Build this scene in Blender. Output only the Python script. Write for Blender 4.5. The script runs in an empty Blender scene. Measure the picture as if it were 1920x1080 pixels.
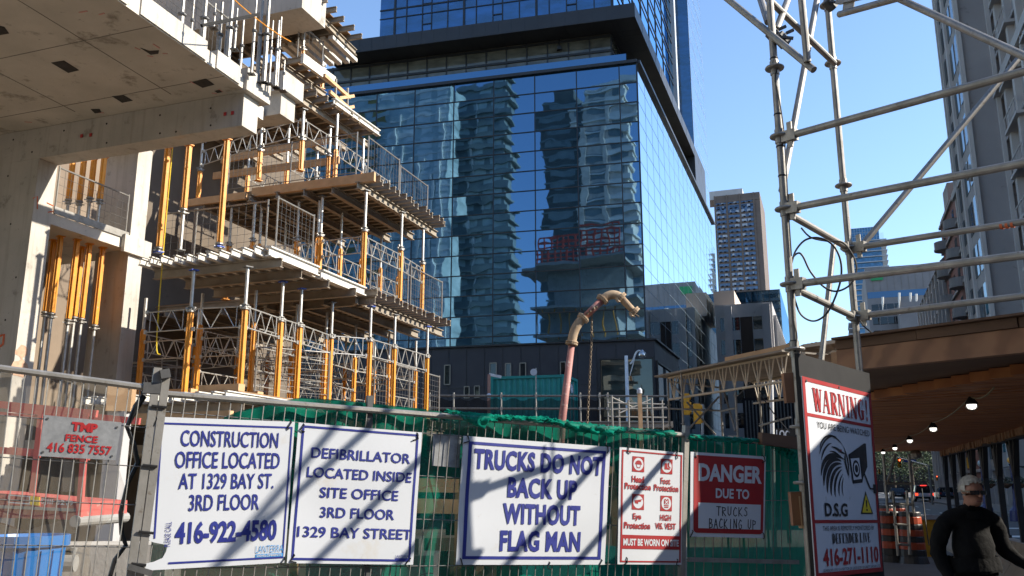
import bpy, bmesh, math, random
from mathutils import Vector, Matrix
random.seed(11)
R = math.radians
scene = bpy.context.scene
C = scene.collection
# ---------------------------------------------------------------- camera
F_PX = 1650.0; PITCH = math.atan(372 / F_PX); CAM_H = 1.65
CP, SP = math.cos(PITCH), math.sin(PITCH)
cam_d = bpy.data.cameras.new("camera"); cam = bpy.data.objects.new("camera", cam_d); C.objects.link(cam)
cam.location = (0, 0, CAM_H); cam.rotation_euler = (math.pi / 2 + PITCH, 0, 0)
cam_d.sensor_width = 36; cam_d.lens = F_PX / 1920 * 36; cam_d.clip_start = 0.1; cam_d.clip_end = 6000
scene.camera = cam
# ---------------------------------------------------------------- world, sun, exposure
SUN_EL = R(32); SUN_AZ = R(96)            # azimuth clockwise from +Y
world = bpy.data.worlds.new("World"); scene.world = world; world.use_nodes = True
wn = world.node_tree; bg = wn.nodes["Background"]
sky = wn.nodes.new("ShaderNodeTexSky"); sky.sky_type = 'NISHITA'; sky.sun_disc = False
sky.sun_elevation = SUN_EL; sky.sun_rotation = SUN_AZ; sky.air_density = 1.0; sky.dust_density = 0.3; sky.ozone_density = 3.5
wn.links.new(sky.outputs[0], bg.inputs[0]); bg.inputs[1].default_value = 0.145
sun_d = bpy.data.lights.new("sun", 'SUN'); sun_d.energy = 4.5; sun_d.angle = R(0.53); sun_d.color = (1.0, .915, .78)
sun = bpy.data.objects.new("sun", sun_d); C.objects.link(sun)
SUN = Vector((math.sin(SUN_AZ) * math.cos(SUN_EL), math.cos(SUN_AZ) * math.cos(SUN_EL), math.sin(SUN_EL)))
sun.rotation_euler = (-SUN).to_track_quat('-Z', 'Y').to_euler(); sun.location = (60, 0, 60)
vs = scene.view_settings; vs.view_transform = 'Standard'; vs.look = 'None'; vs.exposure = 1.08; vs.gamma = 1.0
scene.cycles.max_bounces = 8; scene.cycles.transparent_max_bounces = 24; scene.cycles.caustics_reflective = False
scene.cycles.caustics_refractive = False; scene.cycles.sample_clamp_indirect = 4

# ---------------------------------------------------------------- geometry helpers
def ray(px, py):
    u = (px - 960) / F_PX; v = (540 - py) / F_PX
    return Vector((u, CP - v * SP, SP + v * CP))
CAM = Vector((0, 0, CAM_H))
def at(px, py, Y):
    d = ray(px, py); return CAM + d * (Y / d.y)
def onz(px, py, z):
    d = ray(px, py); return CAM + d * ((z - CAM_H) / d.z)
def ground_at(px, Y, z=0.0):
    """point at forward distance Y and height z seen at column px"""
    d = Y * CP + (z - CAM_H) * SP
    return Vector(((px - 960) / F_PX * d, Y, z))
class VP:
    """vertical plane: point o (x, y), unit direction e"""
    def __init__(s, o, e):
        s.o = Vector((o[0], o[1], 0)); s.e = Vector((e[0], e[1], 0)).normalized()
        s.n = Vector((s.e.y, -s.e.x, 0))
        if s.n.dot(s.o) > 0: s.n = -s.n          # n faces the camera
    def hit(s, px, py, off=0.0):
        d = ray(px, py); o = s.o + s.n * off
        t = (o - CAM).dot(s.n) / d.dot(s.n); return CAM + d * t
    def es(s, px, py):
        p = s.hit(px, py); return (p - s.o).dot(s.e), p.z
    def pt(s, e, z, off=0.0):
        return Vector((s.o.x + s.e.x * e + s.n.x * off, s.o.y + s.e.y * e + s.n.y * off, z))
SD = Vector((.3386, .9409, 0))       # along the street
PD = Vector((.9409, -.3386, 0))      # across the street, to the right
UP = Vector((0, 0, 1))

LOC = {}
class MB:
    def __init__(s): s.v = []; s.f = []; s.m = []
    def add(s, vs, fs, mi=0):
        b = len(s.v); s.v.extend(Vector(x) for x in vs)
        for f in fs: s.f.append([b + i for i in f]); s.m.append(mi)
    def quad(s, a, b, c, d, mi=0): s.add([a, b, c, d], [(0, 1, 2, 3)], mi)
    def poly(s, pts, mi=0): s.add(pts, [tuple(range(len(pts)))], mi)
    def obox(s, o, ax, ay, az, mi=0):
        o, ax, ay, az = Vector(o), Vector(ax), Vector(ay), Vector(az)
        p = [o, o + ax, o + ax + ay, o + ay, o + az, o + ax + az, o + ax + ay + az, o + ay + az]
        fs = [(0, 3, 2, 1), (4, 5, 6, 7), (0, 1, 5, 4), (1, 2, 6, 5), (2, 3, 7, 6), (3, 0, 4, 7)]
        if ax.cross(ay).dot(az) < 0: fs = [f[::-1] for f in fs]
        s.add(p, fs, mi)
    def box(s, c, sx, sy, sz, rz=0, mi=0):
        """centre c of the BOTTOM face, sizes, yaw"""
        a = Vector((math.cos(rz), math.sin(rz), 0)); b = Vector((-math.sin(rz), math.cos(rz), 0))
        c = Vector(c); s.obox(c - a * sx / 2 - b * sy / 2, a * sx, b * sy, UP * sz, mi)
    def bar(s, p0, p1, w, h, up=UP, mi=0):
        p0, p1 = Vector(p0), Vector(p1); d = p1 - p0
        if d.length < 1e-6: return
        x = d.cross(Vector(up))
        if x.length < 1e-6: x = d.cross(Vector((1, 0, 0)))
        x.normalize(); y = x.cross(d).normalized()
        s.obox(p0 - x * w / 2 - y * h / 2, x * w, d, y * h, mi)
    def ibeam(s, p0, p1, w, h, t=.012, mi=0):
        p0, p1 = Vector(p0), Vector(p1)
        s.bar(p0 + UP * (h / 2 - t / 2), p1 + UP * (h / 2 - t / 2), w, t, mi=mi)
        s.bar(p0 - UP * (h / 2 - t / 2), p1 - UP * (h / 2 - t / 2), w, t, mi=mi)
        s.bar(p0, p1, t, h - 2 * t, mi=mi)
    def tube(s, p0, p1, r, r1=None, n=8, mi=0, caps=True):
        s.path([p0, p1], [r, r if r1 is None else r1], n, mi, caps)
    def path(s, pts, r, n=8, mi=0, caps=True):
        pts = [Vector(p) for p in pts]; k = len(pts)
        rs = r if isinstance(r, (list, tuple)) else [r] * k
        b = len(s.v); x = None
        for i, p in enumerate(pts):
            d = (pts[min(i + 1, k - 1)] - pts[max(i - 1, 0)])
            if d.length < 1e-9: d = Vector((0, 0, 1))
            d.normalize()
            if x is None:
                x = d.orthogonal().normalized()
            else:
                x = (x - d * x.dot(d))
                x = x.normalized() if x.length > 1e-6 else d.orthogonal().normalized()
            y = d.cross(x)
            for j in range(n):
                a = 2 * math.pi * j / n + math.pi / n
                s.v.append(p + (x * math.cos(a) + y * math.sin(a)) * rs[i])
        for i in range(k - 1):
            for j in range(n):
                q = (j + 1) % n
                s.f.append([b + i * n + j, b + i * n + q, b + (i + 1) * n + q, b + (i + 1) * n + j]); s.m.append(mi)
        if caps:
            s.f.append([b + j for j in range(n)][::-1]); s.m.append(mi)
            s.f.append([b + (k - 1) * n + j for j in range(n)]); s.m.append(mi)
    def lathe(s, c, prof, n=16, axis=UP, mi=0):
        """prof: list of (radius, height)"""
        axis = Vector(axis).normalized(); c = Vector(c)
        s.path([c + axis * h for r, h in prof], [max(r, 1e-4) for r, h in prof], n, mi) if False else None
        x = axis.orthogonal().normalized(); y = axis.cross(x); b = len(s.v); k = len(prof)
        for r, h in prof:
            for j in range(n):
                a = 2 * math.pi * j / n
                s.v.append(c + axis * h + (x * math.cos(a) + y * math.sin(a)) * r)
        for i in range(k - 1):
            for j in range(n):
                q = (j + 1) % n
                s.f.append([b + i * n + j, b + i * n + q, b + (i + 1) * n + q, b + (i + 1) * n + j]); s.m.append(mi)
        s.f.append([b + j for j in range(n)][::-1]); s.m.append(mi)
        s.f.append([b + (k - 1) * n + j for j in range(n)]); s.m.append(mi)
    def prism(s, pts, off, mi=0):
        """extrude a planar polygon (3-D points) by vector off"""
        pts = [Vector(p) for p in pts]; n = len(pts); off = Vector(off); b = len(s.v)
        s.v.extend(pts); s.v.extend(p + off for p in pts)
        s.f.append([b + i for i in range(n)][::-1]); s.m.append(mi)
        s.f.append([b + n + i for i in range(n)]); s.m.append(mi)
        for i in range(n):
            q = (i + 1) % n
            s.f.append([b + i, b + q, b + n + q, b + n + i]); s.m.append(mi)
    def sphere(s, c, r, n=12, mi=0, sq=1.0):
        k = max(4, n // 2)
        s.lathe(Vector(c), [(r * math.sin(math.pi * i / k) + 1e-5, -r * sq * math.cos(math.pi * i / k)) for i in range(k + 1)], n, UP, mi)
    def build(s, name, mats, parent=None, smooth=False, recalc=False):
        if not isinstance(mats, (list, tuple)): mats = [mats]
        if parent is None:
            xs = [v.x for v in s.v]; ys = [v.y for v in s.v]; zs = [v.z for v in s.v]
            o = Vector(((min(xs) + max(xs)) / 2, (min(ys) + max(ys)) / 2, min(zs)))
        else: o = LOC[parent.name]
        me = bpy.data.meshes.new(name)
        me.from_pydata([tuple(v - o) for v in s.v], [], s.f)
        for m in mats: me.materials.append(m)
        if len(mats) > 1: me.polygons.foreach_set("material_index", s.m)
        if smooth: me.polygons.foreach_set("use_smooth", [True] * len(me.polygons))
        if recalc:
            bm = bmesh.new(); bm.from_mesh(me); bmesh.ops.recalc_face_normals(bm, faces=bm.faces[:]); bm.to_mesh(me); bm.free()
        me.update()
        ob = bpy.data.objects.new(name, me); C.objects.link(ob)
        if parent is None: ob.location = o
        else: ob.parent = parent
        LOC[ob.name] = o
        return ob
def tag(o, label, cat, group=None):
    o["label"] = label; o["category"] = cat
    if group: o["group"] = group
    return o
def thing(name, label, cat, loc, group=None):
    o = bpy.data.objects.new(name, None); C.objects.link(o); o.location = loc; LOC[o.name] = Vector(loc)
    o.empty_display_size = .2
    return tag(o, label, cat, group)
def struct(o): o["kind"] = "structure"; return o
def stuff(o): o["kind"] = "stuff"; return o
ORD = ['first', 'second', 'third', 'fourth', 'fifth', 'sixth', 'seventh', 'eighth', 'ninth', 'tenth', 'eleventh',
       'twelfth', 'thirteenth', 'fourteenth', 'fifteenth', 'sixteenth']
def arc3(a, b, sag, n=10):
    a, b = Vector(a), Vector(b)
    return [a.lerp(b, i / n) - UP * (sag * 4 * (i / n) * (1 - i / n)) for i in range(n + 1)]
def bez(p, n=14):
    p = [Vector(x) for x in p]; out = []
    for i in range(n + 1):
        t = i / n; q = p[:]
        while len(q) > 1: q = [q[j].lerp(q[j + 1], t) for j in range(len(q) - 1)]
        out.append(q[0])
    return out

# ---------------------------------------------------------------- materials
def _mat(name):
    m = bpy.data.materials.new(name); m.use_nodes = True
    nt = m.node_tree; return m, nt, nt.nodes["Principled BSDF"]
def _noise(nt, vec, scale, detail=4, rough=.55):
    n = nt.nodes.new("ShaderNodeTexNoise"); n.inputs["Scale"].default_value = scale; n.inputs["Detail"].default_value = detail
    n.inputs["Roughness"].default_value = rough; nt.links.new(vec, n.inputs["Vector"]); return n.outputs["Fac"]
def _ramp(nt, fac, stops):
    r = nt.nodes.new("ShaderNodeValToRGB"); el = r.color_ramp.elements
    while len(el) < len(stops): el.new(.5)
    for e, (p, c) in zip(el, stops): e.position = p; e.color = (*c, 1) if len(c) == 3 else c
    nt.links.new(fac, r.inputs[0]); return r.outputs[0]
def _mix(nt, fac, a, b, mode='MIX'):
    m = nt.nodes.new("ShaderNodeMix"); m.data_type = 'RGBA'; m.blend_type = mode
    for inp, val in ((m.inputs[0], fac), (m.inputs[6], a), (m.inputs[7], b)):
        if isinstance(val, (int, float)): inp.default_value = val
        elif isinstance(val, (tuple, list)): inp.default_value = (*val, 1)
        else: nt.links.new(val, inp)
    return m.outputs[2]
def _pos(nt, stretch=None):
    g = nt.nodes.new("ShaderNodeNewGeometry"); v = g.outputs["Position"]
    if stretch:
        mp = nt.nodes.new("ShaderNodeMapping"); mp.inputs["Scale"].default_value = stretch
        nt.links.new(v, mp.inputs["Vector"]); v = mp.outputs[0]
    return v
def pm(name, c1, c2=None, scale=3, rough=.6, metal=0.0, bump=0.0, bscale=30, spots=None, stretch=None, spec=None, fine=.0, drip=None):
    """procedural paint/stone/metal: two colours mixed by noise, optional stains, bump and fine grain"""
    m, nt, b = _mat(name); pos = _pos(nt, stretch)
    c2 = c2 or tuple(x * .8 for x in c1)
    f = _noise(nt, pos, scale, 5)
    col = _ramp(nt, f, [(.32, c1), (.68, c2)])
    if spots:
        for sc, th, cc, amt in spots:
            g = _ramp(nt, _noise(nt, pos, sc, 6, .65), [(th, (0, 0, 0)), (th + .09, (amt, amt, amt))])
            col = _mix(nt, g, col, cc)
    if drip:
        g = _ramp(nt, _noise(nt, _pos(nt, (5, 5, .35)), 1.6, 4, .6), [(.52, (0, 0, 0)), (.68, (drip[1],) * 3)])
        col = _mix(nt, g, col, drip[0])
    if fine:
        g = _ramp(nt, _noise(nt, pos, 160, 2), [(.3, (1 - fine,) * 3), (.7, (1,) * 3)])
        col = _mix(nt, 1.0, col, g, 'MULTIPLY')
    nt.links.new(col, b.inputs["Base Color"])
    b.inputs["Roughness"].default_value = rough; b.inputs["Metallic"].default_value = metal
    if spec is not None: b.inputs["Specular IOR Level"].default_value = spec
    r = nt.nodes.new("ShaderNodeMapRange"); nt.links.new(f, r.inputs[0])
    r.inputs[3].default_value = max(0.02, rough - .12); r.inputs[4].default_value = min(1, rough + .12)
    nt.links.new(r.outputs[0], b.inputs["Roughness"])
    if bump:
        bn = nt.nodes.new("ShaderNodeBump"); bn.inputs["Strength"].default_value = bump; bn.inputs["Distance"].default_value = .02
        nt.links.new(_noise(nt, pos, bscale, 5), bn.inputs["Height"]); nt.links.new(bn.outputs[0], b.inputs["Normal"])
    return m
def glassm(name, base, tint, ior=2.3, wave=0.0, wscale=.35, rough=.015, vary=0.0):
    """coated facade glass: dark body, fresnel mirror with a tint, slightly wavy"""
    m, nt, b = _mat(name); nt.nodes.remove(b); out = nt.nodes["Material Output"]
    dif = nt.nodes.new("ShaderNodeBsdfDiffuse"); pos = _pos(nt)
    if vary:
        c = _ramp(nt, _noise(nt, _pos(nt, (1, 1, 2.5)), .45, 2), [(.35, tuple(x * (1 - vary) for x in base)), (.7, tuple(x * (1 + vary) for x in base))])
        nt.links.new(c, dif.inputs[0])
    else: dif.inputs[0].default_value = (*base, 1)
    gl = nt.nodes.new("ShaderNodeBsdfGlossy"); gl.inputs["Color"].default_value = (*tint, 1); gl.inputs["Roughness"].default_value = rough
    fr = nt.nodes.new("ShaderNodeFresnel"); fr.inputs[0].default_value = ior
    mx = nt.nodes.new("ShaderNodeMixShader")
    nt.links.new(fr.outputs[0], mx.inputs[0]); nt.links.new(dif.outputs[0], mx.inputs[1]); nt.links.new(gl.outputs[0], mx.inputs[2])
    nt.links.new(mx.outputs[0], out.inputs[0])
    if wave:
        bn = nt.nodes.new("ShaderNodeBump"); bn.inputs["Strength"].default_value = 1.0; bn.inputs["Distance"].default_value = wave
        nt.links.new(_noise(nt, pos, wscale, 2), bn.inputs["Height"])
        nt.links.new(bn.outputs[0], gl.inputs["Normal"])
    return m
def netm(name, col, alpha, trans=.5, col2=None, scale=2):
    """woven mesh cloth: partly see-through, lets light through"""
    m, nt, b = _mat(name); nt.nodes.remove(b); out = nt.nodes["Material Output"]; pos = _pos(nt)
    c = _ramp(nt, _noise(nt, pos, scale, 5), [(.3, col), (.7, col2 or tuple(x * .75 for x in col))])
    d = nt.nodes.new("ShaderNodeBsdfDiffuse"); t = nt.nodes.new("ShaderNodeBsdfTranslucent"); tr = nt.nodes.new("ShaderNodeBsdfTransparent")
    nt.links.new(c, d.inputs[0]); nt.links.new(c, t.inputs[0])
    a = nt.nodes.new("ShaderNodeMixShader"); a.inputs[0].default_value = trans
    nt.links.new(d.outputs[0], a.inputs[1]); nt.links.new(t.outputs[0], a.inputs[2])
    w = nt.nodes.new("ShaderNodeMixShader")
    fr = nt.nodes.new("ShaderNodeMapRange"); nt.links.new(_noise(nt, pos, 6, 3), fr.inputs[0])
    fr.inputs[3].default_value = alpha - .12; fr.inputs[4].default_value = min(1, alpha + .12); nt.links.new(fr.outputs[0], w.inputs[0])
    nt.links.new(tr.outputs[0], w.inputs[1]); nt.links.new(a.outputs[0], w.inputs[2]); nt.links.new(w.outputs[0], out.inputs[0])
    return m
def emis(name, col, strength):
    m, nt, b = _mat(name); b.inputs["Base Color"].default_value = (*col, 1)
    b.inputs["Emission Color"].default_value = (*col, 1); b.inputs["Emission Strength"].default_value = strength; return m
def woodm(name, c1, c2, axis, scale=1.0, dist=6.0, rough=.65):
    """sawn timber: stretched rings along axis"""
    m, nt, b = _mat(name)
    st = {'x': (.12, 1, 1), 'y': (1, .12, 1), 'z': (1, 1, .12)}[axis]
    pos = _pos(nt, tuple(x * scale for x in st))
    w = nt.nodes.new("ShaderNodeTexWave"); w.wave_type = 'RINGS'; w.inputs["Scale"].default_value = 2.2
    w.inputs["Distortion"].default_value = dist; w.inputs["Detail"].default_value = 3; w.inputs["Detail Scale"].default_value = 1.2
    nt.links.new(pos, w.inputs["Vector"])
    col = _ramp(nt, w.outputs[1], [(.2, c1), (.85, c2)])
    col = _mix(nt, .35, col, _ramp(nt, _noise(nt, _pos(nt), 3, 4), [(.3, tuple(x * .6 for x in c1)), (.7, c1)]))
    nt.links.new(col, b.inputs["Base Color"]); b.inputs["Roughness"].default_value = rough; return m

M = {}
M['concrete'] = pm('raw concrete', (.54, .505, .45), (.43, .405, .36), 1.1, .85, bump=.25, bscale=14, drip=((.26, .22, .17), .32),
                   spots=[(2.2, .60, (.20, .18, .15), .6), (9, .66, (.13, .12, .10), .7), (1.3, .64, (.50, .36, .24), .5)], fine=.15)
M['soffit'] = pm('formed concrete soffit', (.60, .55, .48), (.47, .435, .375), .9, .85, bump=.2, bscale=10,
                 spots=[(1.4, .58, (.17, .145, .115), .7), (5, .63, (.10, .09, .075), .6), (.7, .62, (.42, .33, .21), .5)], fine=.12)
M['joint'] = pm('dark joint line', (.17, .155, .13))
M['patch'] = pm('dark patch mortar', (.045, .038, .033), (.03, .026, .022), 8, .9)
M['pinkmark'] = pm('pink marking paint', (.62, .25, .22), (.5, .3, .26), 20)
M['orangemark'] = pm('orange marking paint', (.75, .16, .05))
M['redplug'] = pm('red plastic cap', (.45, .03, .03))
M['yellow'] = pm('yellow painted aluminium', (.76, .30, .006), (.62, .23, .006), 5, .45, spots=[(14, .64, (.25, .15, .06), .8), (3, .62, (.45, .2, .02), .5), (8, .62, (.46, .40, .32), .6)])
M['alu'] = pm('dull aluminium', (.52, .51, .48), (.40, .39, .36), 8, .45, metal=.55, spots=[(20, .66, (.22, .2, .18), .5)])
M['alubeam'] = pm('weathered beam metal', (.34, .295, .235), (.24, .20, .155), 3, .6, metal=.15, spots=[(6, .64, (.18, .15, .11), .6)])
M['whitebeam'] = pm('pale beam flange', (.68, .66, .61), (.55, .53, .48), 4, .5, spots=[(12, .68, (.3, .27, .22), .6)])
M['ply'] = pm('formwork plywood', (.30, .18, .09), (.21, .125, .062), 2, .75, spots=[(6, .64, (.12, .08, .05), .6)])
M['lumber'] = pm('site lumber', (.58, .37, .20), (.46, .29, .15), 4, .75, spots=[(12, .68, (.2, .12, .07), .5)])
M['bluecap'] = pm('blue plastic', (.02, .08, .45))
M['galv'] = pm('galvanised tube', (.34, .325, .30), (.235, .225, .205), 9, .48, metal=.6, bump=.05, bscale=60, spots=[(22, .60, (.14, .105, .075), .7), (6, .62, (.42, .41, .39), .5)])
M['galvdark'] = pm('dark steel', (.13, .13, .13), (.08, .08, .08), 12, .5, metal=.6)
M['zinc'] = pm('zinc sheet', (.42, .43, .44), (.26, .27, .28), 26, .42, metal=.6, spots=[(45, .6, (.58, .59, .6), .5)])
M['wire'] = pm('fence wire', (.22, .215, .205), (.14, .135, .125), 30, .5, metal=.5)
M['black'] = pm('black paint', (.012, .012, .013), (.02, .02, .02), 6, .7, spec=.15)
M['rubber'] = pm('black cable', (.008, .008, .009), None, 5, .5)
M['signwhite'] = pm('white sign board', (.535, .56, .60), (.49, .515, .55), 1.5, .45, spots=[(3, .62, (.47, .45, .41), .6), (11, .66, (.34, .31, .27), .6), (34, .68, (.36, .33, .3), .6)], bump=.06, bscale=3)
M['signblue'] = pm('blue sign ink', (.010, .017, .17), (.016, .026, .21), 8, .5)
M['signred'] = pm('red sign ink', (.31, .010, .014), (.27, .012, .014), 8, .5)
M['signblack'] = pm('black sign ink', (.012, .012, .014), None, 8, .5)
M['signyellow'] = pm('yellow sign ink', (.75, .55, .02), None, 8, .5)
M['logoblue'] = pm('light blue sign ink', (.05, .28, .62), None, 8, .5)
M['greennet'] = netm('green debris net', (.010, .27, .175), .86, .35, (.008, .19, .125))
M['greenthin'] = netm('thin green debris net', (.008, .17, .11), .80, .3, (.006, .12, .08))
M['greenroll'] = netm('bunched green net', (.010, .33, .23), .88, .45, (.008, .20, .14), 9)
M['scrim'] = netm('beige wind scrim', (.42, .36, .28), .30, .4)
M['blacknet'] = netm('black debris net', (.012, .012, .013), .62, .1)
# ================================================================ GROUND, ROAD
M['ground'] = pm('packed site dirt', (.20, .165, .125), (.14, .12, .095), .8, .95, bump=.3, bscale=6)
M['asphalt'] = pm('asphalt', (.060, .062, .068), (.045, .047, .052), 1.4, .85, spots=[(.6, .6, (.03, .031, .034), .6)], fine=.2)
M['pave'] = pm('concrete pavement', (.17, .165, .16), (.13, .125, .12), 1.2, .9, spots=[(3, .62, (.08, .078, .075), .6)], fine=.15)
M['roadpaint'] = pm('worn road paint', (.66, .66, .63), (.42, .42, .40), 6, .8)
b = MB(); b.quad((-2500, -2500, 0), (2500, -2500, 0), (2500, 3500, 0), (-2500, 3500, 0)); struct(b.build('ground', M['ground']))
def SX(c, Y): return c + .36 * Y
def strip(name, mat, c0, c1, y0, y1, z):
    b = MB(); b.quad((SX(c0, y0), y0, z), (SX(c1, y0), y0, z), (SX(c1, y1), y1, z), (SX(c0, y1), y1, z)); return struct(b.build(name, mat))
strip('walkway', M['pave'], -2.5, 3.2, -10, 60, .004)
strip('road', M['asphalt'], 3.2, 9.8, -40, 420, .008)
b = MB()
for c0, c1 in ((9.8, 15.5),):
    b.obox((SX(c0, -40), -40, 0), (c1 - c0, 0, 0), (.36 * 460, 460, 0), (0, 0, .14))
struct(b.build('pavement', M['pave']))
b = MB(); b.quad((-60, 52, .012), (3.2 + .36 * 52, 52, .012), (3.2 + .36 * 64, 64, .012), (-60, 64, .012)); struct(b.build('cross_street', M['asphalt']))
b = MB()
for y0, y1, c0, c1 in ((95, 96.4, 3.4, 9.6), (101, 102.2, 3.4, 9.6), (30, 31.0, 3.5, 9.6), (36, 36.8, 3.5, 9.6)):
    b.quad((SX(c0, y0), y0, .018), (SX(c1, y0), y0, .018), (SX(c1, y1), y1, .018), (SX(c0, y1), y1, .018))
for y0 in range(10, 90, 9):
    b.quad((SX(6.4, y0), y0, .018), (SX(6.52, y0), y0, .018), (SX(6.52, y0 + 3), y0 + 3, .018), (SX(6.4, y0 + 3), y0 + 3, .018))
b.quad((SX(3.5, 5), 5, .018), (SX(3.62, 5), 5, .018), (SX(3.62, 90), 90, .018), (SX(3.5, 90), 90, .018))
b.quad((SX(-.1, 10), 10, .0145), (SX(.0, 10), 10, .0145), (SX(.0, 40), 40, .0145), (SX(-.1, 40), 40, .0145))
struct(b.build('road_marking', M['roadpaint']))

# ================================================================ generic facade helpers
def split_parts(root, name, items, mat, cap=100):
    """items: list of MB; first cap become parts, the rest one stuff part"""
    for it in items[:cap]: it.build(name, mat, root)
    if len(items) > cap:
        r = MB()
        for it in items[cap:]:
            k = len(r.v); r.v += it.v
            for f, m in zip(it.f, it.m): r.f.append([k + i for i in f]); r.m.append(m)
        stuff(r.build(name, mat, root))
def pane(P, e0, e1, z0, z1, off, tilt=0.0, thick=.03):
    b = MB(); q = [P.pt(e0, z0, off), P.pt(e1, z0, off), P.pt(e1, z1, off), P.pt(e0, z1, off)]
    if tilt:
        a, c = random.gauss(0, tilt), random.gauss(0, tilt); w, h = (e1 - e0) / 2, (z1 - z0) / 2
        for i, (sx, sz) in enumerate(((-1, -1), (1, -1), (1, 1), (-1, 1))): q[i] = q[i] + P.n * (a * w * sx + c * h * sz)
    b.prism(q, -P.n * thick); return b

# ================================================================ GLASS HOTEL TOWER
M['tglass'] = glassm('blue facade glass', (.006, .012, .018), (.33, .64, 1.0), 3.5, .010, .26)
M['tglass_side'] = glassm('pale facade glass', (.02, .05, .08), (.86, .95, 1.0), 2.6, .004, .12)
M['tglass_bright'] = glassm('bright sky facade glass', (.16, .22, .28), (.90, .96, 1.0), 2.6, .004, .12)
M['tglass_up'] = glassm('deep blue tower glass', (.010, .055, .20), (.45, .75, 1.0), 2.5, .006, .3, vary=.5)
M['tmull'] = pm('dark mullion metal', (.015, .017, .021), None, 6, .4)
M['tfascia'] = pm('charcoal fascia panel', (.028, .029, .034), (.022, .023, .027), .5, .45)
M['tsoffit'] = pm('charcoal soffit panel', (.05, .05, .053), (.04, .04, .042), .4, .5)
M['tsetback'] = glassm('smoky setback glass', (.11, .11, .09), (.7, .75, .75), 1.7, .004, .4, vary=.4)
TC = at(1203, 400, 75); LD = Vector((-.969, .248, 0)).normalized()
PL = VP((TC.x, TC.y), (LD.x, LD.y)); PR = VP((TC.x, TC.y), (SD.x, SD.y))
z_top = PL.hit(1197, 118).z; z_bot = PL.hit(1208, 640).z; z_o0 = PL.hit(1197, 30).z; z_o1 = PL.hit(1197, 4).z
e_r = PR.es(1344, 560)[0]; e_l = 46.0
tower = thing('glass_tower', 'tall blue glass hotel tower with a black overhanging ledge above a mirrored lower block', 'building', (TC.x, TC.y, 0))
def rect_block(c, ex, lx, ey, ly, z0, z1, mi=0, bm=None):
    b = bm or MB(); b.obox((c.x, c.y, z0), ex * lx, ey * ly, UP * (z1 - z0), mi); return b
def inset(a, r): return Vector((TC.x, TC.y, 0)) + LD * r + SD * a    # a back from the left face, r in from the right face
rect_block(inset(.25, .25), LD, e_l, SD, e_r, 0, z_top - .1).build('core_wall', M['tmull'], tower)
pw = PL.es(1085, 380)[0] - PL.es(1168, 380)[0]; ecols = [0, PL.es(1168, 380)[0]]
while ecols[-1] < e_l: ecols.append(ecols[-1] + pw)
rh = (z_top - z_bot) / 13.5; zrows = [z_top - i * rh for i in range(18)]; zrows = [z for z in zrows if z > 3]
items = []
for i in range(len(zrows) - 1):
    for j in range(min(8, len(ecols) - 1)):
        items.append(pane(PL, ecols[j], ecols[j + 1], zrows[i + 1], zrows[i], .06, .0032, .05))
for i in range(len(zrows) - 1):
    for j in range(8, len(ecols) - 1):
        items.append(pane(PL, ecols[j], ecols[j + 1], zrows[i + 1], zrows[i], .06, .0014, .05))
split_parts(tower, 'glass_panel', items[:], M['tglass'])
side = MB(); nR = 17; rw = e_r / nR
for i in range(len(zrows) - 1):
    for j in range(nR):
        p = pane(PR, j * rw, (j + 1) * rw, zrows[i + 1], zrows[i], .06, .0006, .05); k = len(side.v); side.v += p.v
        for f in p.f: side.f.append([k + q for q in f]); side.m.append(0)
stuff(side.build('side_glass_panel', M['tglass_side'], tower))
b = MB()
sm = MB()
for z in zrows: b.bar(PL.pt(0, z, .07), PL.pt(e_l, z, .07), .09, .09); sm.bar(PR.pt(0, z, .055), PR.pt(e_r, z, .055), .03, .03)
for e in ecols[1:]: b.bar(PL.pt(e, zrows[-1], .07), PL.pt(e, z_top, .07), .09, .1, up=PL.n)
for j in range(1, nR): sm.bar(PR.pt(j * rw, zrows[-1], .055), PR.pt(j * rw, z_top, .055), .03, .03, up=PR.n)
sm.build('side_mullion', pm('blue grey mullion', (.16, .22, .28)), tower)
b.bar(PL.pt(0, zrows[-1], .07), PL.pt(0, z_top, .07), .14, .14)
b.build('mullion_grid', M['tmull'], tower)
b = MB(); b.bar(PL.pt(-.06, z_top + .12, .1), PL.pt(e_l, z_top + .12, .1), .5, .3); b.bar(PR.pt(-.06, z_top + .12, .1), PR.pt(e_r, z_top + .12, .1), .5, .3)
b.build('parapet_cap', M['tfascia'], tower)
# terrace glass guard
b = MB(); gz = z_top + .25
b.prism([PL.pt(1.0, gz, -.5), PL.pt(e_l - 1, gz, -.5), PL.pt(e_l - 1, gz + 1.1, -.5), PL.pt(1.0, gz + 1.1, -.5)], -PL.n * .03)
b.build('glass_guard', M['tglass'], tower)
# set-back storey and black ledge
sb = inset(2.6, 2.9)
rect_block(sb, LD, e_l, SD, e_r - 8, z_top - .1, z_o0).build('setback_glazing', M['tsetback'], tower)
PS = VP((sb.x, sb.y), (LD.x, LD.y)); PSR = VP((sb.x, sb.y), (SD.x, SD.y)); b = MB(); zc_ = z_top + (z_o0 - z_top) * .62
for k in range(22):
    e = k * 2.1; b.bar(PS.pt(e, z_top, .05), PS.pt(e, z_o0, .05), .1, .1, up=PS.n)
for k in range(18): b.bar(PSR.pt(k * 2.6, z_top, .05), PSR.pt(k * 2.6, z_o0, .05), .1, .1, up=PSR.n)
for z in (zc_, z_o0 - .25): b.bar(PS.pt(0, z, .06), PS.pt(e_l, z, .06), .1, .22); b.bar(PSR.pt(0, z, .06), PSR.pt(e_r - 8, z, .06), .1, .22)
b.build('setback_frame', M['tmull'], tower)
e_or = PR.es(1322, 330)[0]; e_ol = PL.es(606, 100)[0]
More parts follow.
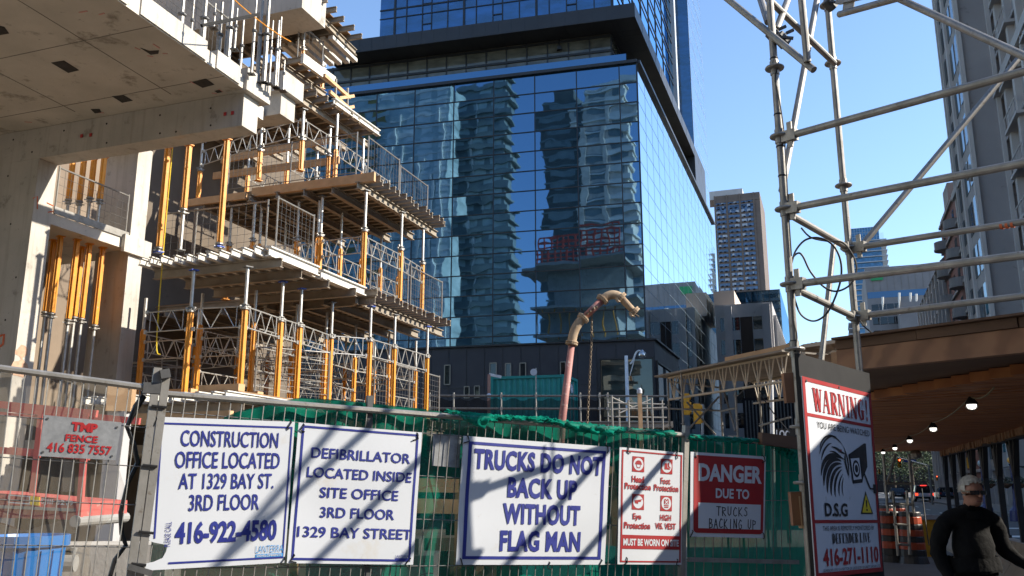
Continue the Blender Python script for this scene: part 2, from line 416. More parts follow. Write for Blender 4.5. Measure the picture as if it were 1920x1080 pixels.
o = inset(0, 0); b = MB(); b.obox((o.x, o.y, z_o0), LD * e_ol, SD * e_or, UP * (z_o1 - z_o0)); ledge = b.build('ledge', M['tfascia'], tower)
for k in range(1, 24): b = MB(); b.bar(PL.pt(k * e_ol / 24, z_o0 + .05, .004), PL.pt(k * e_ol / 24, z_o1 - .05, .004), .05, .02, up=PL.n); b.build('panel_joint', M['tmull'], ledge)
for k in range(1, 14): b = MB(); b.bar(PR.pt(k * e_or / 14, z_o0 + .05, .004), PR.pt(k * e_or / 14, z_o1 - .05, .004), .05, .02, up=PR.n); b.build('panel_joint', M['tmull'], ledge)
b = MB(); q = inset(.02, .02); b.obox((q.x, q.y, z_o0 - .02), LD * (e_ol - .1), SD * (e_or - .1), UP * .016); b.build('soffit', M['tsoffit'], ledge)
b = MB(); z = z_o0 - .026
for k in range(1, 14):
    b.bar(Vector((o.x, o.y, z)) + LD * (k * e_ol / 14), Vector((o.x, o.y, z)) + LD * (k * e_ol / 14) + SD * 5, .06, .008)
    b.bar(Vector((o.x, o.y, z - .001)) + SD * (k * e_or / 14), Vector((o.x, o.y, z - .001)) + SD * (k * e_or / 14) + LD * 3.6, .06, .008)
b.bar(Vector((o.x, o.y, z - .002)) + SD * 2.5, Vector((o.x, o.y, z - .002)) + SD * 2.5 + LD * e_ol, .06, .008)
b.bar(Vector((o.x, o.y, z - .002)) + LD * 1.8, Vector((o.x, o.y, z - .002)) + LD * 1.8 + SD * e_or, .06, .008)
b.build('soffit_joint', M['tmull'], ledge)
zf = PR.hit(1316, 398).z; e_f0 = PR.es(1307, 380)[0]
b = MB(); q = inset(e_f0, 0); b.obox((q.x, q.y, zf), LD * 3.6, SD * (e_or - e_f0), UP * (z_o0 - zf)); b.build('end_fin', M['tfascia'], tower)
b = MB(); q = inset(2.5, 8.0); b.tube((q.x, q.y, z_o0 - .9), (q.x, q.y, z_o0), .08); b.box((q.x, q.y, z_o0 - 1.2), .4, .6, .35)
b.build('security_camera', M['tmull'], tower)
# upper shaft
PU = VP(tuple(inset(2.2, 2.6))[:2], (LD.x, LD.y)); PUR = VP(tuple(inset(2.2, 2.6))[:2], (SD.x, SD.y))
z_u0, z_u1 = z_o1, z_o1 + 70
e_ul = PU.es(712, 60)[0]; e_u1 = PUR.es(1262, 170)[0]
rect_block(inset(2.35, 2.75), LD, e_ul - .15, SD, e_r - 2, z_u0, z_u1).build('shaft_core', M['tmull'], tower)
items = []; lines = MB(); zr = [z_u0]
while zr[-1] < z_u1: zr += [zr[-1] + 1.0, zr[-1] + 3.15]
e = 0; cols = []; k = 0
while e < e_ul - .2:
    w = (1.75, 1.75, 1.0, 1.75, 1.3)[k % 5]; cols.append((e, min(e + w, e_ul))); e += w; k += 1
for i in range(len(zr) - 1):
    for c0, c1 in cols: items.append(pane(PU, c0 + .04, c1 - .04, zr[i] + .04, zr[i + 1] - .04, .06, .003, .05))
e = 0; colr = []
while e < e_u1 - .2: colr.append((e, min(e + 4.8, e_u1))); e += 4.8
for i in range(len(zr) - 1):
    for c0, c1 in colr: items.append(pane(PUR, c0 + .04, c1 - .04, zr[i] + .04, zr[i + 1] - .04, .06, .003, .05))
split_parts(tower, 'shaft_window', items, M['tglass_up'])
for i, z in enumerate(zr): lines.bar(PU.pt(0, z, .08), PU.pt(e_ul, z, .08), .1, .16 if i % 2 else .1); lines.bar(PUR.pt(0, z, .08), PUR.pt(e_u1, z, .08), .1, .12)
for k, (c0, c1) in enumerate(cols):
    lines.bar(PU.pt(c0, z_u0, .09), PU.pt(c0, z_u1, .09), .22 if k % 5 == 0 else .09, .12, up=PU.n)
    if k % 5 == 2:
        for i in range(1, len(zr) - 1, 2):
            for dz in (.12, .95): lines.bar(PU.pt(c0, zr[i] + dz, .1), PU.pt(c1, zr[i] + dz, .1), .1, .1)
for c0, c1 in colr: lines.bar(PUR.pt(c0, z_u0, .09), PUR.pt(c0, z_u1, .09), .09, .12, up=PUR.n)
lines.build('shaft_mullion', M['tmull'], tower)
M['tpanel'] = pm('pale metal panel', (.55, .60, .66), (.5, .55, .6), .3, .35)
e_u2 = e_r - 1
b = MB(); q = inset(2.2 + e_u1, 2.0); b.obox((q.x, q.y, z_u0), LD * 3, SD * 1.2, UP * (z_u1 - z_u0)); b.build('corner_panel', M['tpanel'], tower)
qb = inset(2.2 + e_u1 + 5, .8); PB = VP((qb.x, qb.y), (SD.x, SD.y)); lb = e_r - (e_u1 + 7.2) + 4
b = MB(); b.obox((qb.x, qb.y, z_top), LD * 8, SD * lb, UP * (z_u1 - z_top)); b.build('side_shaft', M['tglass_up'], tower)
sh = MB(); zz = z_top
while zz < z_u1:
    for j in range(12):
        p = pane(PB, j * lb / 12, (j + 1) * lb / 12, zz, zz + 3.15, .05, .0006, .04); k = len(sh.v); sh.v += p.v
        for f in p.f: sh.f.append([k + q_ for q_ in f]); sh.m.append(0)
    zz += 3.15
stuff(sh.build('side_glass_panel', M['tglass_bright'], tower))
b = MB(); zz = z_top
while zz < z_u1: b.bar(PB.pt(0, zz, .045), PB.pt(lb, zz, .045), .04, .03); zz += 3.15
for j in range(13): b.bar(PB.pt(j * lb / 12, z_top, .045), PB.pt(j * lb / 12, z_u1, .045), .04, .03, up=PB.n)
b.build('side_mullion', M['tpanel'], tower)

# ================================================================ BLACK PODIUM
M['podium'] = pm('black cladding', (.030, .029, .036), (.022, .021, .027), .7, .55, spots=[(2, .62, (.014, .013, .016), .6)])
M['podiumR'] = M['podium']
PC = at(1229, 690, 62); PP = VP((PC.x, PC.y), (LD.x, LD.y)); PPR = VP((PC.x, PC.y), (SD.x, SD.y))
z_p = PP.hit(1226, 636).z
pod = thing('black_podium', 'low black clad podium with narrow slot windows in front of the glass tower', 'building', (PC.x, PC.y, 0))
e_pr = PPR.es(1275, 740)[0]; e_pl = 42
b = MB(); b.obox((PC.x, PC.y, 0), LD * e_pl, SD * e_pr, UP * z_p); b.build('wall', M['podium'], pod)
b = MB()
for k in range(1, 30): b.bar(PP.pt(k * 1.4, 0, .01), PP.pt(k * 1.4, z_p - .1, .01), .03, .03, up=PP.n)
b.bar(PP.pt(0, z_p - 3.1, .01), PP.pt(e_pl, z_p - 3.1, .01), .03, .05)
b.bar(PP.pt(-.05, z_p, .03), PP.pt(e_pl, z_p, .03), .3, .12); b.bar(PPR.pt(-.05, z_p, .03), PPR.pt(e_pr, z_p, .03), .3, .12)
b.build('panel_joint', M['tmull'], pod)
M['slotframe'] = pm('tan window frame', (.30, .26, .20), None, 6, .5)
M['slotglass'] = glassm('dark slot glass', (.006, .007, .009), (.6, .7, .75), 1.7)
for (x0, x1, y0, y1) in ((834, 844, 685, 721), (919, 931, 681, 706), (948, 958, 682, 707), (975, 986, 681, 706), (1051, 1061, 679, 706), (871, 880, 725, 746), (890, 899, 724, 745)):
    ea, za = PP.es(x1, y1); eb, zb = PP.es(x0, y0); w = MB(); t = .12
    for p, q in (((ea, za), (ea, zb)), ((eb, za), (eb, zb))): w.bar(PP.pt(p[0], p[1], .02), PP.pt(q[0], q[1], .02), .07, .12, up=PP.n)
    for z in (za, zb): w.bar(PP.pt(ea, z, .02), PP.pt(eb, z, .02), .12, .07)
    f = w.build('window_frame', M['slotframe'], pod); pane(PP, ea, eb, za, zb, .015, 0, .01).build('pane', M['slotglass'], f)
# glazed corner bay of the podium
M['bayglass'] = glassm('clear bay glass', (.035, .048, .045), (.75, .85, .85), 1.75, .004, .5, vary=.4)
M['baysideglass'] = glassm('pale green bay glass', (.20, .30, .27), (.85, .95, .95), 1.7, .004, .5, vary=.3)
ea, za = PP.es(1226, 1010); ea = .15; eb, zb = PP.es(1124, 674); zb = PP.hit(1180, 672).z
b = MB(); t = .08
for e in (ea, eb): b.bar(PP.pt(e, .4, .06), PP.pt(e, zb, .06), .14, .2, up=PP.n)
b.bar(PP.pt(ea, zb, .06), PP.pt(eb, zb, .06), .2, .14); b.bar(PP.pt(ea, zb - 4.2, .06), PP.pt(eb, zb - 4.2, .06), .12, .14)
for e in (.3, e_pr * .33, e_pr * .66, e_pr - .2): b.bar(PPR.pt(e, .4, .06), PPR.pt(e, zb - .25, .06), .12, .15, up=PPR.n)
b.bar(PPR.pt(.2, zb - .25, .06), PPR.pt(e_pr, zb - .25, .06), .15, .12)
f = b.build('bay_frame', M['tmull'], pod)
pane(PP, ea, eb, .4, zb, .03, 0, .02).build('pane', M['bayglass'], f)
pane(PPR, .3, e_pr - .2, .4, zb - .25, .03, 0, .02).build('pane', M['baysideglass'], f)

# ================================================================ BACKGROUND BUILDINGS
M['browntower'] = pm('brown precast', (.14, .11, .095), (.115, .092, .08), .2, .85)
M['browntower_side'] = M['browntower']
M['farglass'] = glassm('far window glass', (.05, .085, .16), (.7, .85, 1), 1.8, 0, .5, vary=.6)
M['blind'] = pm('white window blind', (.42, .46, .52), (.25, .3, .38), .4, .6)
M['greyconc'] = pm('light grey precast', (.42, .41, .415), (.35, .345, .35), .25, .8, spots=[(1.2, .62, (.22, .21, .21), .5)])
M['beige'] = pm('beige plant room panel', (.52, .43, .36), (.47, .39, .33), .3, .8)
M['darkteal'] = glassm('dark teal curtain wall', (.01, .035, .06), (.35, .55, .75), 2.0, 0, .5, vary=.6)
M['darkwin'] = glassm('dark office glass', (.012, .014, .017), (.5, .55, .6), 1.7, 0, .3, vary=.5)
M['darkpanel'] = pm('dark brown spandrel', (.014, .011, .012), (.010, .008, .009), .6, .7, spec=.2)
M['bluetower'] = glassm('blue condo glass', (.03, .10, .20), (.45, .7, .95), 2.0, 0, .3, vary=.5)
M['slab'] = pm('pale balcony slab', (.35, .40, .45), (.3, .35, .4), .3, .7)
M['bankstone'] = pm('grey stone cladding', (.20, .195, .20), (.165, .16, .165), .2, .8, spots=[(.8, .62, (.16, .155, .16), .5)])
M['bankband'] = glassm('blue ribbon window', (.02, .07, .17), (.5, .7, .9), 1.9)
M['greenlogo'] = pm('green sign panel', (.01, .26, .08), None, 4, .5)
M['rstone'] = pm('brown grey stone', (.36, .335, .325), (.30, .28, .275), .25, .85, spots=[(1, .62, (.11, .095, .088), .5)])
M['rstonelt'] = pm('pale stone pilaster', (.56, .53, .50), (.46, .43, .41), .3, .85)
M['brick'] = pm('red brown brick', (.15, .058, .045), (.12, .045, .036), .6, .9)
M['rwin'] = glassm('street window glass', (.018, .022, .028), (.75, .85, .9), 1.8, .002, .3, vary=.5)
def grid_building(name, label, P, e0, e1, z0, z1, depth, wall, side_dir=SD, cat='building'):
    """box whose front is plane P between e0 and e1"""
    p = P.pt(e0, z0); root = thing(name, label, cat, (P.pt((e0 + e1) / 2, z0).x, P.pt((e0 + e1) / 2, z0).y, 0))
    b = MB(); b.obox(p, P.e * (e1 - e0), side_dir * depth, UP * (z1 - z0)); b.build('wall', wall, root); return root
def front(px, py, Y): p = at(px, py, Y); return VP((p.x, p.y), (PD.x, PD.y))
# brown slab tower
P = front(1343, 400, 480); e1, zt = P.es(1424, 361)[0], P.hit(1400, 362).z
bt = grid_building('apartment_tower', 'brown concrete slab tower with rows of small blue windows far behind the grey office', P, 0, e1, 0, zt, 40, M['browntower'])
items = []; bl = []
zz = P.hit(1390, 377).z; dz = (P.hit(1390, 377).z - P.hit(1390, 541).z) / 18
for r in range(-0, 26):
    for (x0, x1) in ((1345.5, 1355), (1355.6, 1364.5), (1368.5, 1379), (1379.6, 1390), (1393, 1404), (1404.6, 1415.5)):
        a, c = P.es(x0, 450)[0], P.es(x1, 450)[0]; z = zz - r * dz
        if z < 4: continue
        items.append(pane(P, a, c, z - dz * .30, z + dz * .26, .1, 0, .05))
        if random.random() < .45: d = random.uniform(.3, 1); bl.append(pane(P, a + (c - a) * random.choice((0, .0, .3)), a + (c - a) * max(.5, d), z - dz * .28, z + dz * .24, .16, 0, .03))
split_parts(bt, 'window', items, M['farglass']); split_parts(bt, 'blind', bl, M['blind'])
b = MB()
for r in range(26):
    z = zz - r * dz
    for x0, x1 in ((1345.5, 1364.5), (1368.5, 1390), (1393, 1415.5)):
        for k in (.25, .7):
            a = P.es(x0 + (x1 - x0) * k, 450)[0]; b.box(P.pt(a, z - dz * .42, .3), 1.2, .6, .6, math.atan2(PD.y, PD.x))
b.build('air_conditioner', M['darkpanel'], bt)
b = MB()
for x in (1344, 1366.5, 1391.5, 1418): a = P.es(x, 450)[0]; b.bar(P.pt(a, 0, .2), P.pt(a, zt, .2), .9, .6, up=P.n)
b.bar(P.pt(0, zt - 3.5, .1), P.pt(e1, zt - 3.5, .1), .4, 1.6); b.build('pilaster', M['browntower'], bt)
a0, a1 = P.es(1343, 370)[0], P.es(1391, 370)[0]
b = MB(); b.obox(P.pt(a0 - 8, zt, -6), P.e * (a1 - a0 + 8), SD * 14, UP * (P.hit(1360, 350).z - zt)); b.build('penthouse', M['greyconc'], bt)
a0, a1 = P.es(1344, 370)[0], P.es(1412, 370)[0]
for k in range(12):
    a = a0 + (a1 - a0) * k / 12; pane(P, a, a + (a1 - a0) / 13.5, zt - 9.5, zt - 6.2, .1, 0, .05).build('window', M['farglass'], bt)
# grey concrete office
P = front(1350, 620, 112); e1 = P.es(1449, 600)[0]; zt = P.hit(1400, 569).z
go = grid_building('office_building', 'pale grey concrete office with tall black window strips beside the glass tower', P, -.5, e1, 0, zt, 30, M['greyconc'])
zw = P.hit(1400, 594).z
cols_ = [((1352, 1362), 'darkwin'), ((1374, 1389), 'darkwin'), ((1390, 1413), 'darkpanel'), ((1414.5, 1431), 'darkwin')]
for (x0, x1), mm in cols_:
    a, c = P.es(x0, 640)[0], P.es(x1, 640)[0]; w = MB(); w.prism([P.pt(a, 3, .06), P.pt(c, 3, .06), P.pt(c, zw, .06), P.pt(a, zw, .06)], -P.n * .05); w.build('window', M[mm], go)
for x0, x1 in ((1352, 1362), (1374, 1389), (1414.5, 1431)):
    a, c = P.es(x0, 640)[0], P.es(x1, 640)[0]
    for k in range(5): z = zw - 1.7 - k * 3.1; b = MB(); b.prism([P.pt(a, z - 1.2, .08), P.pt(c, z - 1.2, .08), P.pt(c, z, .08), P.pt(a, z, .08)], -P.n * .03); b.build('spandrel', M['greyconc'], go)
b = MB()
for x in (1368, 1440): a = P.es(x, 640)[0]; b.bar(P.pt(a, 0, .25), P.pt(a, zt - .3, .25), 1.0, .7, up=P.n)
b.build('pilaster', M['greyconc'], go)
PQ = VP(tuple(P.pt(e1, 0))[:2], (SD.x, SD.y)); b = MB()
for k in range(14): b.bar(PQ.pt(1.5 + k * 2, 0, .15), PQ.pt(1.5 + k * 2, zt - 1.5, .15), .35, .5, up=PQ.n)
b.build('side_fin', M['greyconc'], go)
w = MB(); w.prism([PQ.pt(1, 2, .03), PQ.pt(29, 2, .03), PQ.pt(29, zt - 2, .03), PQ.pt(1, zt - 2, .03)], -PQ.n * .02); w.build('side_glazing', M['darkwin'], go)
P2 = front(1352, 560, 118); e1 = P2.es(1377, 560)[0]; z0 = zt - .1
b = MB(); b.obox(P2.pt(-1, z0), P2.e * (e1 + 1), SD * 10, UP * (P2.hit(1365, 545).z - z0)); b.build('plant_room', M['beige'], go)
# dark teal glass block
P = front(1378, 600, 150); e1 = P.es(1466, 600)[0]; zt = P.hit(1430, 545).z
tb = grid_building('glass_block', 'dark teal glass office block showing behind the grey concrete office', P, -3, e1, 0, zt, 30, M['darkteal'])
b = MB()
for k in range(int(e1 + 3)): b.bar(P.pt(-3 + k * 1.0, 0, .05), P.pt(-3 + k * 1.0, zt, .05), .06, .1, up=P.n)
for k in range(16): b.bar(P.pt(-3, zt - k * 1.9, .05), P.pt(e1, zt - k * 1.9, .05), .1, .08)
b.build('mullion', M['tmull'], tb)
# blue condo tower
P = front(1597, 500, 560); e1 = P.es(1652, 480)[0]; zt = P.hit(1620, 427).z
ct = grid_building('condo_tower', 'distant blue glass condo tower with balcony slabs behind the bank building', P, 0, e1, 0, zt, 30, M['bluetower'])
zc0 = P.hit(1620, 453).z; e2 = P.es(1665, 480)[0]; e3 = P.es(1584, 560)[0]
b = MB(); b.obox(P.pt(.5, 0, -.5), P.e * (e2 - 4), SD * 26, UP * zc0); b.build('balcony_wing', M['bluetower'], ct)
items = []
k = 0
while zc0 - k * 3.6 > 4:
    z = zc0 - k * 3.6; s = MB(); s.obox(P.pt(-1.5 - (3.5 if k > 14 else 0), z, 1.2), P.e * (e2 + 1.5 + (3.5 if k > 14 else 0)), SD * 28, UP * .6); items.append(s); k += 1
split_parts(ct, 'balcony_slab', items, M['slab'])
b = MB()
for k in range(12): b.bar(P.pt(k * e1 / 11, zc0, .05), P.pt(k * e1 / 11, zt, .05), .15, .1, up=P.n)
for k in range(4): b.bar(P.pt(0, zc0 + k * (zt - zc0) / 3, .05), P.pt(e1, zc0 + k * (zt - zc0) / 3, .05), .1, .15)
for k in range(5): b.bar(P.pt(e1 + k * .6, zc0, .0), P.pt(e1 + k * .6, zc0 + 5, 0), .12, .1, up=P.n)
b.build('crown_mullion', M['slab'], ct)
# bank building with green sign
P = front(1626, 560, 300); e1 = P.es(1790, 560)[0]; zt = P.hit(1690, 498).z
bk = grid_building('bank_building', 'grey stone clad bank with a green sign panel and blue ribbon window', P, 0, e1, 0, zt, 40, M['bankstone'])
b = MB(); z1 = P.hit(1690, 543).z
for k in range(1, 12): b.bar(P.pt(k * e1 / 12, z1, .03), P.pt(k * e1 / 12, zt, .03), .07, .08, up=P.n)
b.build('panel_joint', M['joint'], bk)
za, zb = P.hit(1690, 556).z, P.hit(1690, 544).z; pane(P, .2, e1, za, zb, .05, 0, .04).build('ribbon_window', M['bankband'], bk)
for r in range(4):
    for k in range(11):
        a = 1.2 + k * (e1 - .5) / 11; z = za - 2.2 - r * 4.6; w = MB()
        w.prism([P.pt(a, z - 2.6, .05), P.pt(a + 2.2, z - 2.6, .05), P.pt(a + 2.2, z, .05), P.pt(a, z, .05)], -P.n * .03); w.build('window', M['darkwin'], bk)
a, c = P.es(1632.5, 520)[0], P.es(1655, 520)[0]; b = MB(); b.prism([P.pt(a, P.hit(1640, 526.5).z, .5), P.pt(c, P.hit(1640, 526.5).z, .5), P.pt(c, P.hit(1640, 511).z, .5), P.pt(a, P.hit(1640, 511).z, .5)], -P.n * .3); b.build('sign_panel', M['greenlogo'], bk)
b = MB(); b.obox(P.pt(9, 0, 12), P.e * (e1 + 6), SD * 11, UP * P.hit(1690, 579).z); lowb = b.build('lower_block', M['bankstone'], bk)
for (x, y0, y1) in ((1655, 557, 578), (1686, 549, 576), (1707, 549, 570), (1718, 551, 573)):
    p = at(x, y1, 285); q = at(x, y0, 285); b = MB(); b.path([p, p.lerp(q, .5), q], [.12, .36, .36], 8); b.bar(p, p - UP * 2.5, .2, .2)
    tag(b.build('cell_antenna', M['whitebeam']), {1655: 'short white cell antenna nearest the green bank sign', 1686: 'tall white cell antenna second from the green bank sign', 1707: 'boxy grey cell antenna third from the green bank sign', 1718: 'white cell antenna farthest from the green bank sign'}[x], 'antenna', 'cell antennas in front of the bank')
    b.v
# ---- right side of the street
def street_block(name, label, c, e0, e1, z1, depth, wall, fh, bay, winw, winh, pil, zmin=3.0, slabs=None):
    P = VP((c, 0), (SD.x, SD.y)); mid = P.pt((e0 + e1) / 2, 0)
    root = thing(name, label, 'building', (mid.x, mid.y, 0))
    b = MB(); b.obox(P.pt(e0, 0), SD * (e1 - e0), PD * depth, UP * z1); b.build('wall', wall, root)
    items = []; n = int((e1 - e0) / bay); z = zmin
    while z + fh < z1:
        for k in range(n):
            a = e0 + k * (e1 - e0) / n + (bay - winw) / 2; items.append(pane(P, a, a + winw, z + .7, z + .7 + winh, .03, .002, .05))
        z += fh
    split_parts(root, 'window', items, M['rwin'])
    if pil:
        b = MB()
        for k in range(n + 1):
            a = e0 + k * (e1 - e0) / n; b.bar(P.pt(a, 0, .22), P.pt(a, z1, .22), pil, .45, up=P.n)
        b.build('pilaster', M['rstonelt'], root)
    b = MB(); z = zmin
    while z < z1: b.bar(P.pt(e0, z + .2, .12), P.pt(e1, z + .2, .12), .24, .28); z += fh
    b.build('string_course', M['rstone'], root)
    return root, P
PS_ = VP((14.6, 0), (SD.x, SD.y))
eF = PS_.es(1801, 380)[0]; eN = eF - 46
rt, P = street_block('stone_apartment_block', 'tall brown grey stone apartment block along the right side of the street', 14.6, eN, eF, 95, 30, M['rstone'], 3.3, 2.9, 1.5, 2.1, .6)
for e0, w, z1, pr in ((eF - 7, 3.6, 62, .55), (eF - 14.5, 3.6, 70, .55), (eF - 25, 5.5, 58, 2.4)):
    b = MB(); b.obox(P.pt(e0, 3, 0), SD * w, P.n * pr, UP * (z1 - 3)); b.build('bay_stack', M['rstone'], rt)
items = []
for e0, w, z1, pr in ((eF - 7, 3.6, 62, .55), (eF - 14.5, 3.6, 70, .55), (eF - 25, 5.5, 58, 2.4)):
    z = 4.0
    while z + 3 < z1:
        for k in range(2): items.append(pane(P, e0 + .35 + k * w / 2, e0 + w / 2 - .35 + k * w / 2, z, z + 2.3, pr + .05, .002, .05))
        z += 3.3
split_parts(rt, 'bay_window', items, M['rwin'])
for e0, pr, z1 in ((eF - 25, 2.4, 58), (eF - 25, .3, 58), (eF - 19.6, 2.4, 58), (eF - 7, .55, 62), (eF - 3.5, .55, 62), (eF - 14.5, .55, 70), (eF - 11, .55, 70)):
    b = MB(); b.bar(P.pt(e0, 3, pr + .08), P.pt(e0, z1, pr + .08), .45, .3, up=P.n); b.build('corner_pilaster', M['rstonelt'], rt)
b = MB(); b.obox(P.pt(eF - 25.5, 58, -.3), SD * 6.5, P.n * 3.4, UP * 1.2); b.build('wing_cornice', M['rstonelt'], rt)
items = []
for e0 in (eF - 31.5, eF - 39):
    z = 6.0
    while z < 80:
        s_ = MB(); s_.obox(P.pt(e0, z, 0), SD * 4.2, P.n * .7, UP * .22); s_.obox(P.pt(e0, z + 1.15, .6), SD * 4.2, P.n * .06, UP * .08)
        for k in range(6): s_.obox(P.pt(e0 + k * .82, z + .22, .6), SD * .06, P.n * .06, UP * .95)
        items.append(s_); z += 3.3
split_parts(rt, 'balcony', items, M['rstonelt'])
for z in (30, 58): b = MB(); b.bar(P.pt(eN, z, .3), P.pt(eF + .6, z, .3), .8, .7); b.build('cornice', M['rstonelt'], rt)
eB = PS_.es(1766, 450)[0]
zb_ = PS_.hit(1775, 385).z
rb, P = street_block('brick_apartment_block', 'dark red brick apartment block with round balconies past the stone block', 14.6, eF + .2, eB, zb_, 25, M['brick'], 3.1, 3.4, 1.4, 1.7, 0)
items = []
for e0 in (eF + 4.5, eB - 3):
    z = 6.0
    while z < zb_ - 3:
        s = MB(); s.lathe(P.pt(e0, z, .1), [(1.2, 0), (1.2, .22), (1.14, .23), (1.14, 1.0), (1.08, 1.0), (1.08, .24)], 20); items.append(s); z += 3.1
split_parts(rb, 'balcony', items, M['rstone'])
b = MB(); b.obox(P.pt(eB - 5, zb_, -.5), SD * 4, PD * 9, UP * 3.2); b.obox(P.pt(eF + 1, zb_, -.5), SD * 6, PD * 9, UP * 5.5); b.build('roof_house', M['rstone'], rb)
eE = PS_.es(1727, 600)[0]; zl = PS_.hit(1745, 540).z
rl, P = street_block('low_stone_block', 'lower stone block with sloped mansard edge beyond the brick apartments', 14.6, eB + .2, eE, zl, 25, M['rstone'], 3.3, 3.2, 1.5, 1.9, .4)
b = MB(); p = P.pt(eB + .2, zl, .4); b.prism([p, p - P.n * 4 + UP * 4, p - P.n * 9 + UP * 4, p - P.n * 9], SD * (eE - eB)); b.build('mansard_roof', M['rstone'], rl)
# dim street end: low dark blocks that close the view down the street
for (x0, x1, yt, Y, nm, lb) in ((1560, 1668, 800, 230, 'street_end_block', 'dark low block closing the street to the left of the red light'),
                                (1668, 1765, 812, 260, 'street_end_block', 'dark low block closing the street behind the white car')):
    P = front(x0, yt, Y); e1 = P.es(x1, yt)[0]
    se = grid_building(nm, lb, P, 0, e1, 0, P.hit((x0 + x1) / 2, yt).z, 20, M['darkpanel'])
    for k in range(7):
        for r in range(3): pane(P, e1 * (k + .2) / 7, e1 * (k + .75) / 7, 3 + r * 3.6, 5.2 + r * 3.6, .05, 0, .03).build('window', M['darkwin'], se)
# office frontage on the left of the street, behind the truss bridge
P = front(1395, 800, 90); e1 = P.es(1500, 800)[0]
lo = grid_building('dark_storefront', 'dark ribbed storefront building seen under the white truss bridge', P, 0, e1, 0, P.hit(1440, 745).z, 12, M['darkpanel'])
b = MB()
for k in range(16): b.bar(P.pt(.3 + k * e1 / 16, 0, .06), P.pt(.3 + k * e1 / 16, P.hit(1440, 750).z, .06), .12, .12, up=P.n)
b.build('rib', M['galvdark'], lo)

# ================================================================ BUILDINGS MIRRORED IN THE FACADE (they stand behind the camera)
def mirror(b):
    for i, v in enumerate(b.v): b.v[i] = v - PL.n * (2 * (v - PL.o).dot(PL.n))
    b.f = [f[::-1] for f in b.f]; return b
def mpoint(p): p = Vector(p); return p - PL.n * (2 * (p - PL.o).dot(PL.n))
M['mteal'] = pm('teal condo glazing', (.34, .42, .40), (.66, .74, .70), .22, .3, stretch=(1, 1, 1.6))
M['mteald'] = pm('deep teal glazing', (.17, .21, .20), (.29, .33, .31), .2, .3)
M['mslab'] = pm('pale condo slab edge', (.90, .86, .78), (.7, .68, .62), .3, .7)
M['mbright'] = pm('bright bay glazing', (.95, .95, .88), (.62, .68, .64), .35, .3)
M['mochre'] = pm('ochre blind', (.42, .29, .07), (.3, .2, .05), .5, .7)
M['mstone'] = pm('pale rough stone', (.86, .76, .64), (.55, .48, .40), .5, .85)
M['mdark'] = pm('dark green cladding', (.13, .14, .12), (.08, .09, .08), .4, .6)
M['mred'] = pm('red safety screen', (.85, .13, .07), (.6, .09, .05), 1, .7)
def vfront(x, y, Y): p = at(x, y, Y); return VP((p.x, p.y), (PD.x, PD.y))
def mbuilding(name, label, x0, x1, ytop, Y, wall, slab=None, fh=3.1, balc=0, bricks=None, depth=5, extra=None, bay=None, fins=None):
    P = vfront(x0, 400, Y); e1 = P.es(x1, 400)[0]; zt = P.hit((x0 + x1) / 2, ytop).z
    m = mpoint(P.pt(e1 / 2, 0, -depth / 2)); root = thing(name, label, 'building', (m.x, m.y, 0))
    b = MB(); b.obox(P.pt(0, 0), P.e * e1, SD * depth, UP * zt); mirror(b).build('wall', wall, root)
    if slab:
        items = []; z = 6
        while z < zt:
            s = MB(); s.obox(P.pt(-.3, z, .15 + balc * .6), P.e * (e1 + .3 + balc), SD * (depth + balc), UP * .4)
            if balc: s.obox(P.pt(e1 * .45, z + .4, .1 + balc * .6), P.e * (e1 * .55 + balc), SD * .1, UP * .9)
            items.append(mirror(s)); z += fh
        split_parts(root, 'floor_slab', items, slab)
    if fins:
        sp_, wd_, mat_ = fins; items = []
        for k in range(int(e1 / sp_)):
            s = MB(); s.obox(P.pt(k * sp_ + random.uniform(0, .8), 4, .55), P.e * wd_ * random.uniform(.6, 1.3), SD * .4, UP * (zt * random.uniform(.75, .98) - 4)); items.append(mirror(s))
        split_parts(root, 'fin', items, mat_)
    if bay:
        items = []; w_, ha, mat_ = bay; z = 4.6; n = max(1, int(e1 / w_))
        while z < zt - 2:
            for k in range(n):
                if random.random() < .8: items.append(mirror(pane(P, e1 * (k + .15) / n, e1 * (k + .85) / n, z, z + ha, .06, 0, .04)))
            z += fh
        split_parts(root, 'window', items, mat_)
    return root, P, e1, zt
YV = 205
mbuilding('teal_condo_tower', 'teal glazed condo tower with ochre blinds behind the camera', 560, 716, 175, YV + 12, M['mteal'], M['mslab'], bay=(5, 1.9, M['mochre']), fins=(4.5, .9, M['mbright']))
mbuilding('curved_condo_tower', 'pale bright bay fronted condo tower behind the camera', 716, 846, 172, YV, M['mteal'], M['mslab'], bay=(4.2, 2.5, M['mbright']), fins=(2.6, .6, M['mslab']))
mbuilding('slab_condo_tower', 'deep teal condo tower with projecting balconies behind the camera', 846, 952, 150, YV + 6, M['mteald'], M['mteald'], balc=1.0, fins=(6, .5, M['mslab']), bay=(4, 1.9, M['mteal']))
r_, P, e1, zt = mbuilding('dark_residential_tower', 'dark green clad residential tower behind the camera', 1022, 1092, 190, YV + 4, M['mdark'], M['mteald'], bay=(5, 1.5, M['mteald']))
b = MB(); b.obox(P.pt(e1 * .25, zt, -2), P.e * (e1 * .5), SD * 8, UP * 4); mirror(b).build('roof_house', M['mdark'], r_)
r_, P, e1, zt = mbuilding('stone_residential_tower', 'rough pale stone residential tower with balconies behind the camera', 1092, 1192, 152, YV, M['mstone'], M['mslab'], bay=(6, 2.2, M['mteald']), balc=.5, fins=(5.5, 1.5, M['mstone']))
